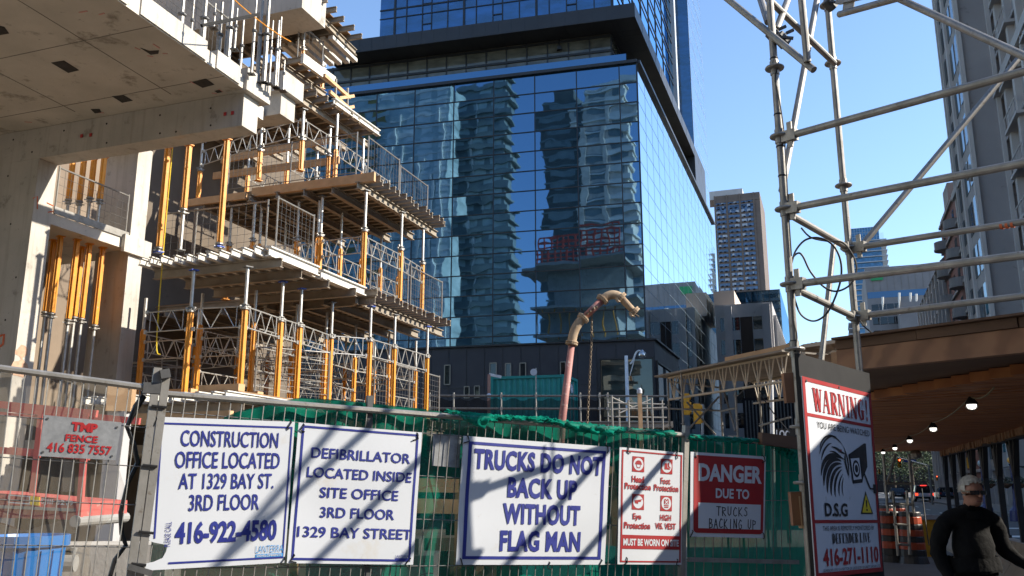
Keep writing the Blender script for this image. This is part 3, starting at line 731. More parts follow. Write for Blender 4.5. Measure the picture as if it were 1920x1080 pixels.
# opposite construction site with red screens
P = vfront(1006, 540, 150); e1 = P.es(1172, 540)[0]; m = mpoint(P.pt(e1 / 2, 0))
os_ = thing('opposite_building_shell', 'concrete building shell with red safety screens behind the camera', 'building', (m.x, m.y, 0))
for k, y in enumerate((492, 570, 632)):
    z = P.hit(1090, y).z; b = MB(); b.obox(P.pt(-2.5 + k, z - .4, 1.5), P.e * (e1 + 3), SD * 14, UP * .45); mirror(b).build('floor_slab', M['concrete'], os_)
b = MB(); b.obox(P.pt(1.5, 0, -4), P.e * (e1 - 3), SD * 6, UP * P.hit(1090, 490).z); mirror(b).build('core_wall', M['concrete'], os_)
za, zb = P.hit(1090, 492).z, P.hit(1090, 440).z; b = MB()
for k in range(15): b.bar(P.pt(k * e1 / 14, za, 1.4), P.pt(k * e1 / 14, zb, 1.4), .25, .2, up=P.n)
for k in range(7): z = za + (zb - za) * k / 6; b.bar(P.pt(0, z, 1.4), P.pt(e1, z, 1.4), .15, .3)
mirror(b).build('red_screen', M['mred'], os_)
b = MB()
for k in range(8): b.tube(P.pt(1 + k * e1 / 8, P.hit(1090, 640).z, .8), P.pt(1 + k * e1 / 8, P.hit(1090, 575).z, .8), .12)
mirror(b).build('orange_prop', M['yellow'], os_)

# low block on the near right side of the street (it keeps the road in shade)
P = VP((14.6, 0), (SD.x, SD.y)); m = P.pt(20, 0)
nb = thing('low_street_block', 'low stone street block outside the right edge of the picture', 'building', (m.x, m.y, 0))
b = MB(); b.obox(P.pt(-12, 0), SD * 66, PD * 14, UP * 8.6); b.build('wall', M['rstone'], nb)
items = []
for k in range(16):
    for r in range(2): items.append(pane(P, -11 + k * 4, -9 + k * 4, 2 + r * 3.5, 4.2 + r * 3.5, .03, .002, .05))
split_parts(nb, 'window', items, M['rwin'])

# stone block behind the camera: it closes the street canyon and keeps the shaded faces dark
nb = thing('rear_street_block', 'tall brown stone street block behind the camera', 'building', (22, -34, 0))
b = MB(); b.obox((-20, -42, 0), (95, 0, 0), (0, 16, 0), (0, 0, 27)); b.build('wall', M['rstone'], nb)
P = VP((-20, -26), (1, 0)); P.n = Vector((0, 1, 0)); items = []
for k in range(20):
    for r in range(3): items.append(pane(P, 2 + k * 4.6, 4.6 + k * 4.6, 3 + r * 7.5, 7 + r * 7.5, .03, .002, .05))
split_parts(nb, 'window', items, M['rwin'])
# ================================================================ CONCRETE FRAME ON THE LEFT
SZ = 9.2
B1 = onz(458, 172, SZ); zb1 = at(458, 235, B1.y).z; bd = (onz(492, 250, zb1) - Vector((B1.x, B1.y, zb1))); bdepth = abs(bd.dot(SD))
PBF = VP((B1.x, B1.y), (PD.x, PD.y))          # front plane of the beam
B2 = at(528, 171, 18.4); s0 = onz(440, 155, SZ); sN = onz(220, 0, SZ)
ed = (s0 - sN); ed.z = 0; ed.normalize()
root = thing('concrete_slab', 'raw concrete floor slab with dark patches on its underside, overhead at upper left', 'concrete slab', (B1.x - 3, B1.y - 2, SZ))
eA = s0 - ed * 9; eB_ = s0 + ed * .3; LW = PD * -16
b = MB(); b.prism([eA, eB_, eB_ + LW, eA + LW], UP * .27); slab = b.build('floor_slab', M['soffit'], root)
b = MB()
for k in range(0, 5):
    for o in ((k * 2.44,),):
        p = s0 - ed * 1.0 + PD * (-1.5 - o[0] * 1.0); b.bar(p - ed * 9 - UP * .001, p + ed * 1.0 - UP * .001, .013, .008)
for k in range(6):
    p = s0 - ed * (.3 + k * 1.22 * 1.6); b.bar(p - UP * .001, p + LW - UP * .001, .013, .008)
b.build('form_joint', M['joint'], root)
def spatch(pts, z, mat, name):
    q = [onz(x, y, z) - UP * .004 for x, y in pts]; b = MB(); b.prism(q, -UP * .006); return b.build(name, mat, root)
for pts in ([(96, 117), (120, 113), (148, 131), (128, 136)], [(263, 89), (280, 95), (298, 94), (297, 100), (283, 102)], [(360, 153), (386, 147), (402, 158), (380, 164)],
            [(210, 180), (232, 178), (249, 188), (229, 192)], [(-5, 47), (8, 50), (17, 62), (-5, 66)], [(402, 170), (412, 168), (417, 172), (408, 174)], [(170, 204), (187, 204), (190, 210), (178, 212)]):
    spatch(pts, SZ, M['patch'], 'patch')
def dashline(a, c, z, w=.03):
    b = MB(); b.bar(onz(*a, z) - UP * .006, onz(*c, z) - UP * .006, w, .004); b.build('paint_mark', M['pinkmark'], root)
for a, c in (((253, 89), (262, 93)), ((276, 104), (287, 106)), ((287, 82), (299, 90)), ((305, 100), (314, 100)), ((356, 152), (365, 157)), ((397, 174), (407, 175)), ((410, 167), (418, 172)), ((148, 23), (164, 20)), ((186, 27), (196, 24)), ((182, 211), (195, 211)), ((46, 228), (60, 229))):
    dashline(a, c, SZ)
# broken edge kerb along the slab
b = MB()
for k, (t0, t1, h, w) in enumerate(((-8, -2.9, .42, .30), (-2.6, -.9, .38, .28), (-.6, .12, .36, .27))):
    p = s0 + ed * t0 + UP * .02; b.obox(p - PD * w + PD * .03, PD * w, ed * (t1 - t0), UP * h)
b.build('edge_kerb', M['concrete'], root)
def beam(P0, zbot, L, depth, label, rt=True):
    b = MB(); r = thing('concrete_beam', label, 'concrete beam', (P0.x, P0.y, zbot)); b.obox((P0.x, P0.y, zbot), PD * -L, SD * depth, UP * (P0.z - .003 - zbot)); b.build('beam_body', M['concrete'], r); return r
bm1 = beam(B1, zb1, 12, bdepth, 'deep raw concrete beam with red caps under the overhead slab')
zb2 = at(526, 213, B2.y).z; b = MB(); b.obox(Vector((B1.x, B1.y, SZ + .004)) - SD * .9 - PD * .35, PD * -12, SD * (bdepth + .9), UP * .25); b.build('slab_strip', M['soffit'], bm1)
bm2 = beam(B2, zb2, 5, .55, 'second smaller concrete beam end behind the deep beam')
for P0, zz, hh, bm_ in ((B1, SZ + .0, .62, bm1), (B2, SZ + .0, .55, bm2)):
    b = MB(); p = Vector((P0.x, P0.y, P0.z - .02)); b.obox(p + PD * -.32 - SD * .12, PD * .46, SD * (bdepth + .3), UP * .46); b.build('end_block', M['concrete'], bm_)
for (x, y) in ((153, 258), (170, 256), (422, 217), (436, 215)):
    p = PBF.hit(x, y, .01); b = MB(); b.obox(p - PD * .03, PD * .06, UP * .07, PBF.n * .015); b.build('plastic_cap', M['redplug'], bm1)
for i, (x, y) in enumerate(((120, 245), (200, 232), (200, 268), (300, 216), (300, 250), (330, 247), (395, 203), (395, 235), (25, 262), (60, 285), (20, 420), (30, 520), (15, 330), (10, 600))):
    p = PBF.hit(x, y, .004); b = MB(); b.lathe(p, [(.022, 0), (.022, .003)], 10, PBF.n); b.build('tie_hole', M['patch'], bm1)
K1 = PBF.hit(75, 290); PCF = VP((K1.x, K1.y), (SD.x, SD.y))
col1 = thing('concrete_column', 'wide raw concrete column under the left end of the deep beam', 'concrete column', (K1.x - .8, K1.y + .3, 0))
b = MB(); b.obox((K1.x, K1.y, 0), PD * -7, SD * bdepth, UP * (zb1 - .004)); b.build('column_shaft', M['concrete'], col1)
b = MB()
def blob(P, cx, cy, r, off, seed, sq=1.0):
    rnd = random.Random(seed); n = 11; return [P.hit(cx + r * math.cos(2 * math.pi * i / n) * rnd.uniform(.6, 1.15), cy + sq * r * math.sin(2 * math.pi * i / n) * rnd.uniform(.6, 1.15), off) for i in range(n)]
for (cx, cy, r, s) in ((28, 660, 13, 3), (22, 690, 18, 5)):
    b.poly(blob(PCF, cx + 14, cy, r, .006, s))
b.build('spalled_patch', pm('fresh broken concrete', (.50, .33, .23), (.36, .22, .15), 9, .9), col1)
for k, pts in enumerate((((62, 372), (70, 368), (70, 392)), ((88, 380), (100, 386)), ((90, 398), (101, 396)))):
    b = MB(); b.path([PCF.hit(x, y, .006) for x, y in pts], .012, 4); b.build('paint_mark', M['orangemark'], col1)
b = MB(); b.path([PBF.hit(x, y, .006) for x, y in ((0, 630), (8, 627), (6, 645), (0, 650))], .025, 4); b.build('paint_mark', M['orangemark'], col1)
ea, _ = PCF.es(260, 282); eb, _ = PCF.es(287, 282)
q = PCF.pt(ea, 0); w2 = eb - ea
col2 = thing('concrete_column', 'narrow sunlit concrete column left of the yellow rope', 'concrete column', (q.x, q.y, 0))
b = MB(); b.obox(q, PD * -1.0, SD * w2, UP * (at(273, 272, q.y).z)); b.build('column_shaft', M['concrete'], col2)
# mid-height slab between the two columns
za = PCF.hit(160, 441).z; e1c = PCF.es(93, 420)[0]
fs = thing('concrete_landing', 'thin concrete landing slab between the two columns with a mesh guard on it', 'concrete slab', tuple(PCF.pt((e1c + ea) / 2, za)))
b = MB(); b.obox(PCF.pt(.0 + bdepth, za, -.03), SD * (ea - bdepth + w2 + .1), PD * -2.8, UP * .24); b.build('slab', M['soffit'], fs)
b = MB(); b.obox(PCF.pt(bdepth + .05, za + .25, -.02), SD * (ea - bdepth - .1), PCF.n * .03, UP * .16); b.build('toe_board', M['galv'], fs)
b = MB(); b.obox(PCF.pt(ea - .25, za - .1, .0), SD * (w2 + .4), PCF.n * .1, UP * .42); b.build('corbel', M['concrete'], fs)
M['core'] = pm('dim core concrete', (.15, .12, .09), (.11, .088, .068), .8, .9, spots=[(3, .62, (.07, .055, .04), .6)])  # interior shade is darkened into this concrete colour
wall_ = MB(); wall_.obox(PCF.pt(-1, 0, -2.9), SD * 10, PD * -6, UP * 16.5); o = wall_.build('core_wall', pm('shaded core concrete', (.24, .185, .135), (.18, .14, .105), .8, .9, spots=[(3, .62, (.17, .13, .1), .6)], bump=.2, bscale=8))  # brown tone carries the shade behind the props
tag(o, 'concrete core wall toned brown grey for shade behind the props and columns', 'concrete wall')
b = MB(); b.obox(onz(-200, 300, 12) * 0 + Vector((K1.x - 9, K1.y + 2, 0)), PD * 6.0, SD * 3, UP * 9); 

# ================================================================ PROPS, FRAMES, GUARDS, DECKS
def prop(base, top, label, group, flip=False, frac=.6, small=False):
    """telescopic shoring prop: ribbed yellow outer tube, silver inner tube, collar, head and foot plates"""
    base, top = Vector(base), Vector(top); L = (top - base).length; d = (top - base) / L
    if flip: base, top, d = top, base, -d
    r = thing('shoring_prop', label, 'shoring prop', tuple(base if not flip else top), group)
    m = base + d * (L * frac); w = .047
    b = MB(); b.path([base + d * .02, m], w, 8)
    x = d.orthogonal().normalized(); y = d.cross(x)
    for a in range(4):
        v = (x * math.cos(a * math.pi / 2) + y * math.sin(a * math.pi / 2)); b.bar(base + d * .04 + v * w, m - d * .04 + v * w, .045, .03, up=v)
    b.build('outer_tube', M['yellow'], r)
    b = MB(); b.path([m - d * .05, top - d * .02], .036, 8); b.build('inner_tube', M['alu'], r)
    if not small:
        b = MB(); b.lathe(m, [(.05, -.03), (.085, -.02), (.085, .01), (.05, .03), (.05, .07), (.075, .075), (.075, .09), (.04, .1)], 10, d); b.bar(m + x * -.12 + d * .05, m + x * .12 + d * .05, .02, .02, up=d); b.build('collar', M['galv'], r)
        b = MB(); b.obox(top - x * .08 - y * .08 - d * .02, x * .16, y * .16, d * .02); b.build('head_plate', M['bluecap'] if random.random() < .35 else M['galvdark'], r)
        b = MB(); b.obox(base - x * .08 - y * .08, x * .16, y * .16, d * .02); b.build('foot_plate', M['yellow'], r)
    return base, top
def brace(p, q, label, group, h=.42, r=.015):
    p, q = Vector(p), Vector(q); L = (q - p).length; d = (q - p) / L; n = max(2, int(L / .42)); b = MB()
    a0, a1 = p + d * .08, q - d * .08
    b.path([a0, a1], r, 6); b.path([a0 - UP * h, a1 - UP * h], r, 6)
    b.path([a0 + d * .1, a0 + d * .1 - UP * h], r * .8, 5); b.path([a1 - d * .1, a1 - d * .1 - UP * h], r * .8, 5)
    for i in range(n):
        u, v = a0.lerp(a1, (i + .25) / n), a0.lerp(a1, (i + .75) / n); w = a0.lerp(a1, (i + 1.2) / n) if i < n - 1 else a1 - d * .1
        b.path([u, v - UP * h], r * .75, 5)
        if i < n - 1: b.path([v - UP * h, w], r * .75, 5)
    for e in (a0, a1):
        for z in (0, -h): b.bar(e + UP * (z - .04), e + UP * (z + .04), .05, .05, up=d)
    return tag(b.build('brace_frame', M['alu']), label, 'brace frame', group)
def guard(p, q, h, label, group, step=.16, post=1.6, mat='galv', r=.02):
    p, q = Vector(p), Vector(q); L = (q - p).length; d = (q - p) / L
    g = thing('mesh_guardrail', label, 'mesh guard', tuple(p.lerp(q, .5)), group); b = MB()
    b.path([p + UP * h, q + UP * h], r, 6); b.path([p + UP * .12, q + UP * .12], r * .7, 6)
    n = max(1, round(L / post))
    for i in range(n + 1): e = p.lerp(q, i / n); b.path([e, e + UP * (h + .04)], r, 6)
    b.build('frame', M[mat], g); b = MB(); k = int(L / step); w = .0045
    for i in range(1, k): e = p.lerp(q, i / k); b.path([e + UP * .12, e + UP * h], w, 3, caps=False)
    m = int((h - .1) / step)
    for i in range(1, m): z = .12 + i * (h - .12) / m; b.path([p + UP * z, q + UP * z], w, 3, caps=False)
    b.build('wire_mesh', M['wire'], g); return g
def deck(label, cr, sd, ls, lp, z, zones, guardless=True):
    """flying formwork deck: plywood on joists on stringers. cr = near right corner; zones: (t0, t1, joist direction, joist step)"""
    pd = Vector((sd.y, -sd.x, 0)); cr = Vector((cr.x, cr.y, 0)); r = thing('formwork_deck', label, 'formwork deck', (cr.x - lp / 2, cr.y + ls / 2, z - .4))
    for (t0, t1, jd, st, lpz) in zones:
        o = cr + sd * t0
        b = MB(); b.obox(o + UP * (z - .022), sd * (t1 - t0), pd * -lpz, UP * .022); b.build('plywood', M['ply'], r)
        zj = z - .022 - .085 - .002; zs = z - .022 - .17 - .105 - .004
        if jd == 's':
            n = int(lpz / st)
            for i in range(n + 1):
                p = o - pd * (i * st + .04); b = MB(); a = random.uniform(.28, .4); b.ibeam(p - sd * a + UP * zj, p + sd * (t1 - t0) + UP * zj, .09, .165, .022); b.build('joist', M['whitebeam'], r)
            n = int((t1 - t0) / 1.0)
            for i in range(n + 1):
                p = o + sd * (.12 + i * 1.0); b = MB(); b.ibeam(p + pd * random.uniform(.0, .35) + UP * zs, p - pd * lpz + UP * zs, .12, .2, .016); b.build('stringer', M['alubeam'], r)
        else:
            n = int((t1 - t0) / st)
            for i in range(n + 1):
                p = o + sd * (i * st + .03); b = MB(); b.ibeam(p + pd * random.uniform(.28, .42) + UP * zj, p - pd * lpz + UP * zj, .08, .165, .02); b.build('joist', M['alubeam'], r)
            n = int(lpz / .8)
            for i in range(n + 1):
                p = o - pd * (.15 + i * .8); b = MB(); b.ibeam(p - sd * random.uniform(.1, .4) + UP * zs, p + sd * (t1 - t0 + .35) + UP * zs, .13, .2, .018); b.build('stringer', M['alubeam'], r)
    return r, pd
Z1, Z2, Z3, Z4, Z5 = 3.46, 6.46, 9.45, 12.45, 15.45
def sdir(a, c): d = c - a; d.z = 0; L = d.length; return d / L, L
DG = 'formwork decks of the unfinished floors'
# D1 (behind the fence top)
a1_, c1_ = onz(545, 742, Z1), onz(808, 792, Z1); sd1, L1 = sdir(a1_, c1_); sd1 = SD.copy()
far2 = onz(828, 603, Z2); near2 = onz(500, 466, Z2); sd2, L2 = sdir(near2, far2)
n1 = Vector((near2.x, near2.y, 0)) - sd2 * .6
d1, pd1 = deck('lowest formwork deck whose joist ends show just above the wire fence', n1, sd2, L2 + 1, 7.5, Z1, [(0, 3.2, 's', .32, 3.6), (3.2, L2 + .8, 'p', .4, 6.5)])
b = MB(); p = n1 - sd2 * .25; b.obox(p + UP * (Z1 - .62), pd1 * -3.6, sd2 * .14, UP * .22); b.build('edge_beam', M['lumber'], d1)
d2, pd2 = deck('middle formwork deck with a row of white joist ends along its front', near2, sd2, L2, 6.2, Z2, [(0, L2 * .46, 's', .29, 2.95), (L2 * .46, L2, 'p', .3, 6.4)])
b = MB(); p = near2 + pd2 * .12; b.ibeam(Vector((p.x, p.y, Z2 - .09)) - sd2 * .1, Vector((p.x, p.y, Z2 - .09)) + sd2 * (L2 * .2), .13, .22, .03)
b.ibeam(Vector((p.x, p.y, Z2 - .12)) + sd2 * (L2 * .215), Vector((p.x, p.y, Z2 - .12)) + sd2 * (L2 * .44), .15, .22, .03); b.build('edge_beam', M['whitebeam'], d2)
near3, far3 = onz(688, 330, Z3), onz(824, 415, Z3); sd3, L3 = sdir(near3, far3); lp3 = (onz(355, 366, Z3) - near3).length
d3, pd3 = deck('third formwork deck with heavy diagonal stringers under it', near3, sd2, L3, lp3, Z3, [(0, L3, 'p', .3, lp3)])
b = MB(); p = Vector((near3.x, near3.y, Z3 - .1)) - sd2 * .12; b.bar(p + pd3 * .3, p - pd3 * 3.4, .09, .24); b.bar(p - pd3 * 3.6 - UP * .06, p - pd3 * (lp3 + .4) - UP * .06, .09, .2); b.build('edge_beam', M['lumber'], d3)
near4, far4 = onz(560, 158, Z4), onz(686, 246, Z4); sd4, L4 = sdir(near4, far4)
d4, pd4 = deck('upper formwork deck with a white edge beam behind the second concrete beam', near4, sd4, L4, 6, Z4, [(0, L4, 'p', .42, 6)])
b = MB(); p = Vector((near4.x, near4.y, Z4 - .05)) + pd4 * .34; b.ibeam(p + sd4 * 1.2, p + sd4 * (L4 + .2), .14, .2, .03); b.build('edge_beam', M['whitebeam'], d4)
near5, far5 = onz(590, -4, Z5), onz(665, 72, Z5); sd5, L5 = sdir(near5, far5)
d5, pd5 = deck('topmost formwork deck against the blue sky', near5, sd5, L5, 5, Z5, [(0, L5, 'p', .55, 5)])
M['tarp'] = netm('white tarp', (.75, .78, .80), .93, .5)
b = MB()
for k in range(6):
    p = Vector((near5.x, near5.y, Z5)) + sd5 * (L5 * k / 6) - pd5 * .5; b.quad(p, p + sd5 * (L5 / 6 - .05), p + sd5 * (L5 / 6 - .05) + UP * .55 - pd5 * .1, p + UP * .6 - pd5 * .1)
b.build('edge_tarp', M['tarp'], d5)
b = MB()
for k in range(7):
    p = Vector((far5.x, far5.y, Z5 - .55)) - pd5 * (.3 + .28 * k) - sd5 * 1.1; b.obox(p, sd5 * 1.6, pd5 * .16, UP * .12)
tag(b.build('timber_bundle', M['whitebeam']), 'bundle of pale beams jutting from under the topmost deck', 'beams')
# concrete end beam high up (left of the topmost deck)
pb = at(566, 14, near5.y - 1.0); b = MB(); b.obox(Vector((pb.x, pb.y, pb.z)) - PD * 7, PD * 7, SD * 1.2, UP * 1.6); b.build('beam_body', M['concrete'])
o = bpy.data.objects['beam_body.002'] if 'beam_body.002' in bpy.data.objects else None
o.name = 'concrete_beam'; tag(o, 'high raw concrete beam above the forest of silver props', 'concrete beam')
# half-level deck with a guard
nh, fh_ = onz(545, 108, 13.6), onz(606, 152, 13.6); sdh, Lh = sdir(nh, fh_)
dh, pdh = deck('narrow half level deck with a white kicker beam and mesh guard', nh, sdh, Lh, 3, 13.6, [(0, Lh, 'p', .45, 3)])
b = MB(); p = Vector((nh.x, nh.y, 13.5)) + pdh * .4; b.bar(p, p + sdh * Lh, .1, .3); b.build('edge_beam', M['whitebeam'], dh)
GG = 'mesh guard panels on the deck edges'
guard(Vector((nh.x, nh.y, 13.62)) + sdh * .3, Vector((nh.x, nh.y, 13.62)) + sdh * (Lh - .1), 1.2, 'mesh guard on the narrow half level deck', GG)
# concrete floors already cast, behind the formwork, and a rear core
p = Vector((near2.x, near2.y, 0)) + sd2 * 3.6 - pd2 * 6.6; b = MB(); b.obox(p, sd2 * 7.5, pd2 * -4, UP * 15.2); tag(b.build('rear_core', M['core']), 'shade darkened concrete stair core behind the stacked decks', 'concrete core')
# ---- rows of props
def prow(name_row, lst, zb, zt, flip=False, frac=.6, interior=False, group=None):
    out = []
    for i, (x, y) in enumerate(lst):
        t = onz(x, y, zt)
        if isinstance(flip, (list, tuple)): fl = flip[i]
        else: fl = flip
        lab = ('yellow shoring prop %s, %s from the left' % (name_row, ORD[i])) if not interior else name_row
        prop((t.x, t.y, zb), t, lab, group or ('shoring props ' + name_row), fl, frac if not isinstance(frac, list) else frac[i], small=interior)
        out.append(Vector((t.x, t.y, zb)))
    return out
zu2 = Z2 - .42; zu3 = Z3 - .42; zu4 = Z4 - .42
rowA = prow('in the front row under the middle deck', [(364, 506), (465, 500), (531, 528), (566, 541), (624, 567), (696, 574), (741, 590), (802, 612)], Z1, zu2, frac=.66)
AG = 'brace frames between the front props under the middle deck'
for i in range(len(rowA) - 1):
    if (rowA[i] - rowA[i + 1]).length < 4.5: brace(rowA[i] + UP * 1.75, rowA[i + 1] + UP * 1.75, 'zigzag brace frame under the middle deck, %s gap from the left' % ORD[i], AG)
p0 = rowA[0] - PD * 1.2; brace(p0 + UP * 1.75, rowA[0] + UP * 1.75, 'zigzag brace frame left of the first front prop under the middle deck', AG)
rnd = random.Random(5); inner = []
IG = 'props in the dim interior'
for r_, off in enumerate((1.3, 2.6, 4.2)):
    row = []
    for k in range(6):
        p = Vector((near2.x, near2.y, 0)) + sd2 * (1.6 + k * 1.55 + rnd.uniform(-.2, .2)) - pd2 * (off + rnd.uniform(-.2, .2)); row.append(p)
        prop((p.x, p.y, Z1), (p.x, p.y, zu2), 'yellow shoring prop standing in the dim interior under the middle deck', IG, False, .68 + rnd.uniform(-.05, .05), small=True)
    for k in range(5):
        brace(row[k] + UP * (Z1 + 1.7), row[k + 1] + UP * (Z1 + 1.7), 'brace frame in the dim interior under the middle deck', 'inner brace frames under the middle deck')
        if k % 2 == 0: brace(row[k] + UP * (Z1 + .75), row[k + 1] + UP * (Z1 + .75), 'low brace frame in the dim interior under the middle deck', 'low inner brace frames', .35)
    inner.append(row)
for k in range(6):
    for r_ in range(2): brace(inner[r_][k] + UP * (Z1 + 1.5), inner[r_ + 1][k] + UP * (Z1 + 1.5), 'cross brace frame in the dim interior under the middle deck', 'inner cross brace frames')
# stored steel on the lowest deck: clutter of frames and timber
for k in range(10):
    p = Vector((near2.x, near2.y, Z1)) + sd2 * rnd.uniform(1.5, L2 - 1) - pd2 * rnd.uniform(1.0, 5.5); a = rnd.uniform(0, 3.1)
    q = p + Vector((math.cos(a), math.sin(a), 0)) * 1.7
    guard(p, q, rnd.uniform(.9, 1.25), 'mesh panel standing among the props on the lowest deck', 'loose mesh panels among the props', .14, 1.7)
rowB = prow('in the row between middle and third deck', [(435, 388), (479, 379), (561, 377), (605, 368), (687, 357), (754, 398), (794, 428)], Z2, zu3, frac=.58)
for i in range(len(rowB) - 1):
    brace(rowB[i] + UP * 1.35, rowB[i + 1] + UP * 1.35, 'zigzag brace frame on the middle deck, %s gap from the left' % ORD[i], 'brace frames on the middle deck')
for k in range(9):
    p = Vector((near3.x, near3.y, 0)) + sd2 * (.2 + (k % 5) * 1.15) - pd2 * (1.5 + (k // 5) * 1.8)
    prop((p.x, p.y, Z2), (p.x, p.y, zu3), 'yellow shoring prop in the dim interior on the middle deck', 'inner props on the middle deck', False, .6, small=True)
    if k % 5 < 4: q = p + sd2 * 1.15; brace(p + UP * (Z2 + 1.3), q + UP * (Z2 + 1.3), 'brace frame in the dim interior on the middle deck', 'inner brace frames on the middle deck')
# three tall upside-down props at the left
for (x, y, xb, yb, fl, lab, fr) in ((358, 272, 338, 470, True, 'tall yellow prop with silver foot, second of the three tall props beside the narrow column', .62),
                                (314, 276, 297, 474, True, 'tall all yellow prop nearest the narrow column, beside the yellow rope', .96), (429, 261, 411, 464, True, 'tall yellow prop rising past the third deck to the deep beam', .97)):
    p = onz(xb, yb, Z2 + .02); t = at(x, y, p.y); prop(p, Vector((p.x, p.y, t.z)), lab, 'three tall props beside the narrow column', fl, fr)
rowC = prow('in the row under the upper deck', [(380, 267), (492, 227), (570, 205), (620, 238)], Z3, zu4 - .9, frac=.5)
for i in range(len(rowC) - 1): brace(rowC[i] + UP * 1.4, rowC[i + 1] + UP * 1.4, 'zigzag brace frame on the third deck, %s gap from the left' % ORD[i], 'brace frames on the third deck')
for k, (dx, dy) in enumerate(((1.2, .4), (1.4, 2.2), (3.0, .8), (3.2, 2.6), (4.6, 1.2))):
    p = Vector((near3.x, near3.y, 0)) + sd2 * dy - pd2 * dx
    prop((p.x, p.y, Z3), (p.x, p.y, zu4 - .5), 'yellow shoring prop in the dim interior on the third deck', 'inner props on the third deck', False, .5, small=True)
    brace(p + UP * (Z3 + 1.3), p + sd2 * 1.7 + UP * (Z3 + 1.3), 'brace frame in the dim interior on the third deck', 'inner brace frames on the third deck')
for (x, y, zz, top) in ((515, 60, 0, 0),):
    pass
for k, (x, y, z0, z1) in enumerate(((571, 52, 13.6, Z5 - .4), (607, 92, 13.6, Z5 - .5))):
    t = onz(x, y, z1); prop((t.x, t.y, z0), t, ('yellow prop with blue head under the topmost deck', 'yellow prop at the far end of the half level deck')[k], 'props under the topmost deck', False, .5)
# props on and under the landing between the columns
zl = za + .24
for i, (x, y) in enumerate(((137, 300), (158, 297), (177, 296), (196, 294))):
    t = onz(x, y, zb1 + .75); prop((t.x, t.y, zl), (t.x, t.y, t.z), 'yellow prop with silver foot on the landing, %s from the left' % ORD[i], 'props on the landing between the columns', True, .55 + .04 * (i % 2))
for i, (x, y) in enumerate(((101, 450), (114, 443), (145, 449), (154, 463), (168, 457), (193, 464))):
    t = onz(x, y, za); prop((t.x, t.y, za - 4.6), (t.x, t.y, za), 'yellow prop with silver foot under the landing, %s from the left' % ORD[i], 'props under the landing between the columns', True, .37 + .02 * (i % 3))
b = MB(); t = PCF.pt((e1c + ea) / 2, za - 4.75, -.05); b.obox(PCF.pt(bdepth, za - 4.8, .6), SD * (ea - bdepth + 3), PD * -4, UP * .2); tag(b.build('concrete_slab', M['concrete']), 'low concrete slab carrying the props under the landing', 'concrete slab')
guard(PCF.pt(bdepth + .12, zl, -.06), PCF.pt(ea - .1, zl, -.06), PCF.hit(170, 336).z - zl, 'mesh guard panel on the landing between the two columns', GG, .17, 2.4)
# guards on decks
q2 = Vector((near2.x, near2.y, Z2)); q3 = Vector((near3.x, near3.y, Z3)); q4 = Vector((near4.x, near4.y, Z4))
guard(q2 - pd2 * 2.1 + sd2 * .3, q2 - pd2 * .25 + sd2 * .3, 1.15, 'mesh guard on the front edge of the middle deck beside the white joist ends', GG, .17)
guard(q2 - pd2 * 2.95 + sd2 * .3, q2 - pd2 * 2.15 + sd2 * .3, 1.15, 'mesh guard on the front edge of the middle deck nearest the narrow column', GG, .17)
guard(q2 + sd2 * .3, q2 + sd2 * 1.7, 1.2, 'short mesh guard at the front corner of the middle deck', GG, .15)
guard(q2 + sd2 * (L2 * .5), q2 + sd2 * (L2 * .74), 1.2, 'mesh guard half way along the right edge of the middle deck', GG, .15)
guard(q2 + sd2 * (L2 * .76), q2 + sd2 * (L2 * 1.0), 1.2, 'mesh guard at the far end of the middle deck', GG, .15)
guard(q3 - pd3 * .1 + sd2 * .2, q3 - pd3 * .1 + sd2 * (L3 * .46), 1.15, 'mesh guard on the near right edge of the third deck', GG, .15)
guard(q3 - pd3 * .1 + sd2 * (L3 * .48), q3 - pd3 * .1 + sd2 * (L3 * .9), 1.0, 'mesh guard on the far right edge of the third deck', GG, .15)
guard(q3 - pd3 * lp3 * .8 - sd2 * .05, q3 - pd3 * .3 - sd2 * .05, 1.2, 'mesh guard along the front edge of the third deck', GG, .15)
w1 = Vector((far2.x, far2.y, Z1)); guard(w1 - sd2 * 4.2 + pd2 * .1, w1 - sd2 * .3 + pd2 * .1, 1.3, 'mesh guard at the far end of the lowest deck', GG, .15)
# timber rails / planks
def plank(p, q, w, h, label, name='timber_plank', cat='plank', mat='lumber', grp=None):
    b = MB(); b.bar(p, q, w, h, mi=0); return tag(b.build(name, M[mat]), label, cat, grp)
def pxz(x, y, P0, d):    # point seen at (x, y) on the vertical plane through P0 along d
    return VP((P0.x, P0.y), (d.x, d.y)).hit(x, y)
for (a, c, lab) in (((415, 300), (620, 262), 'upper timber rail behind the guard of the third deck'), ((400, 330), (636, 300), 'lower timber rail behind the guard of the third deck')):
    plank(pxz(*a, q3 + sd2 * .4, PD), pxz(*c, q3 + sd2 * .4, PD), .05, .2, lab)
# timber bits at the end of the upper deck
P4 = VP(tuple((q4 + pd4 * .2))[:2], (sd4.x, sd4.y))
for (a, c, w, lab) in (((608, 141), (655, 183), .08, 'upper orange timber rail at the end of the upper deck'), ((618, 172), (652, 202), .08, 'lower orange timber rail at the end of the upper deck'), ((636, 184), (663, 180), .07, 'upper timber stub jutting towards the tower'), ((640, 205), (663, 200), .07, 'lower timber stub jutting towards the tower')):
    plank(P4.hit(*a), P4.hit(*c), w, w * 1.3, lab)
for i, (x, y0, y1) in enumerate(((629, 148, 188), (651, 165, 210))): plank(P4.hit(x, y1), P4.hit(x + 1, y0), .05, .05, ('first', 'second')[i] + ' steel post carrying the orange timber rails', 'guard_post', 'post', 'galv')
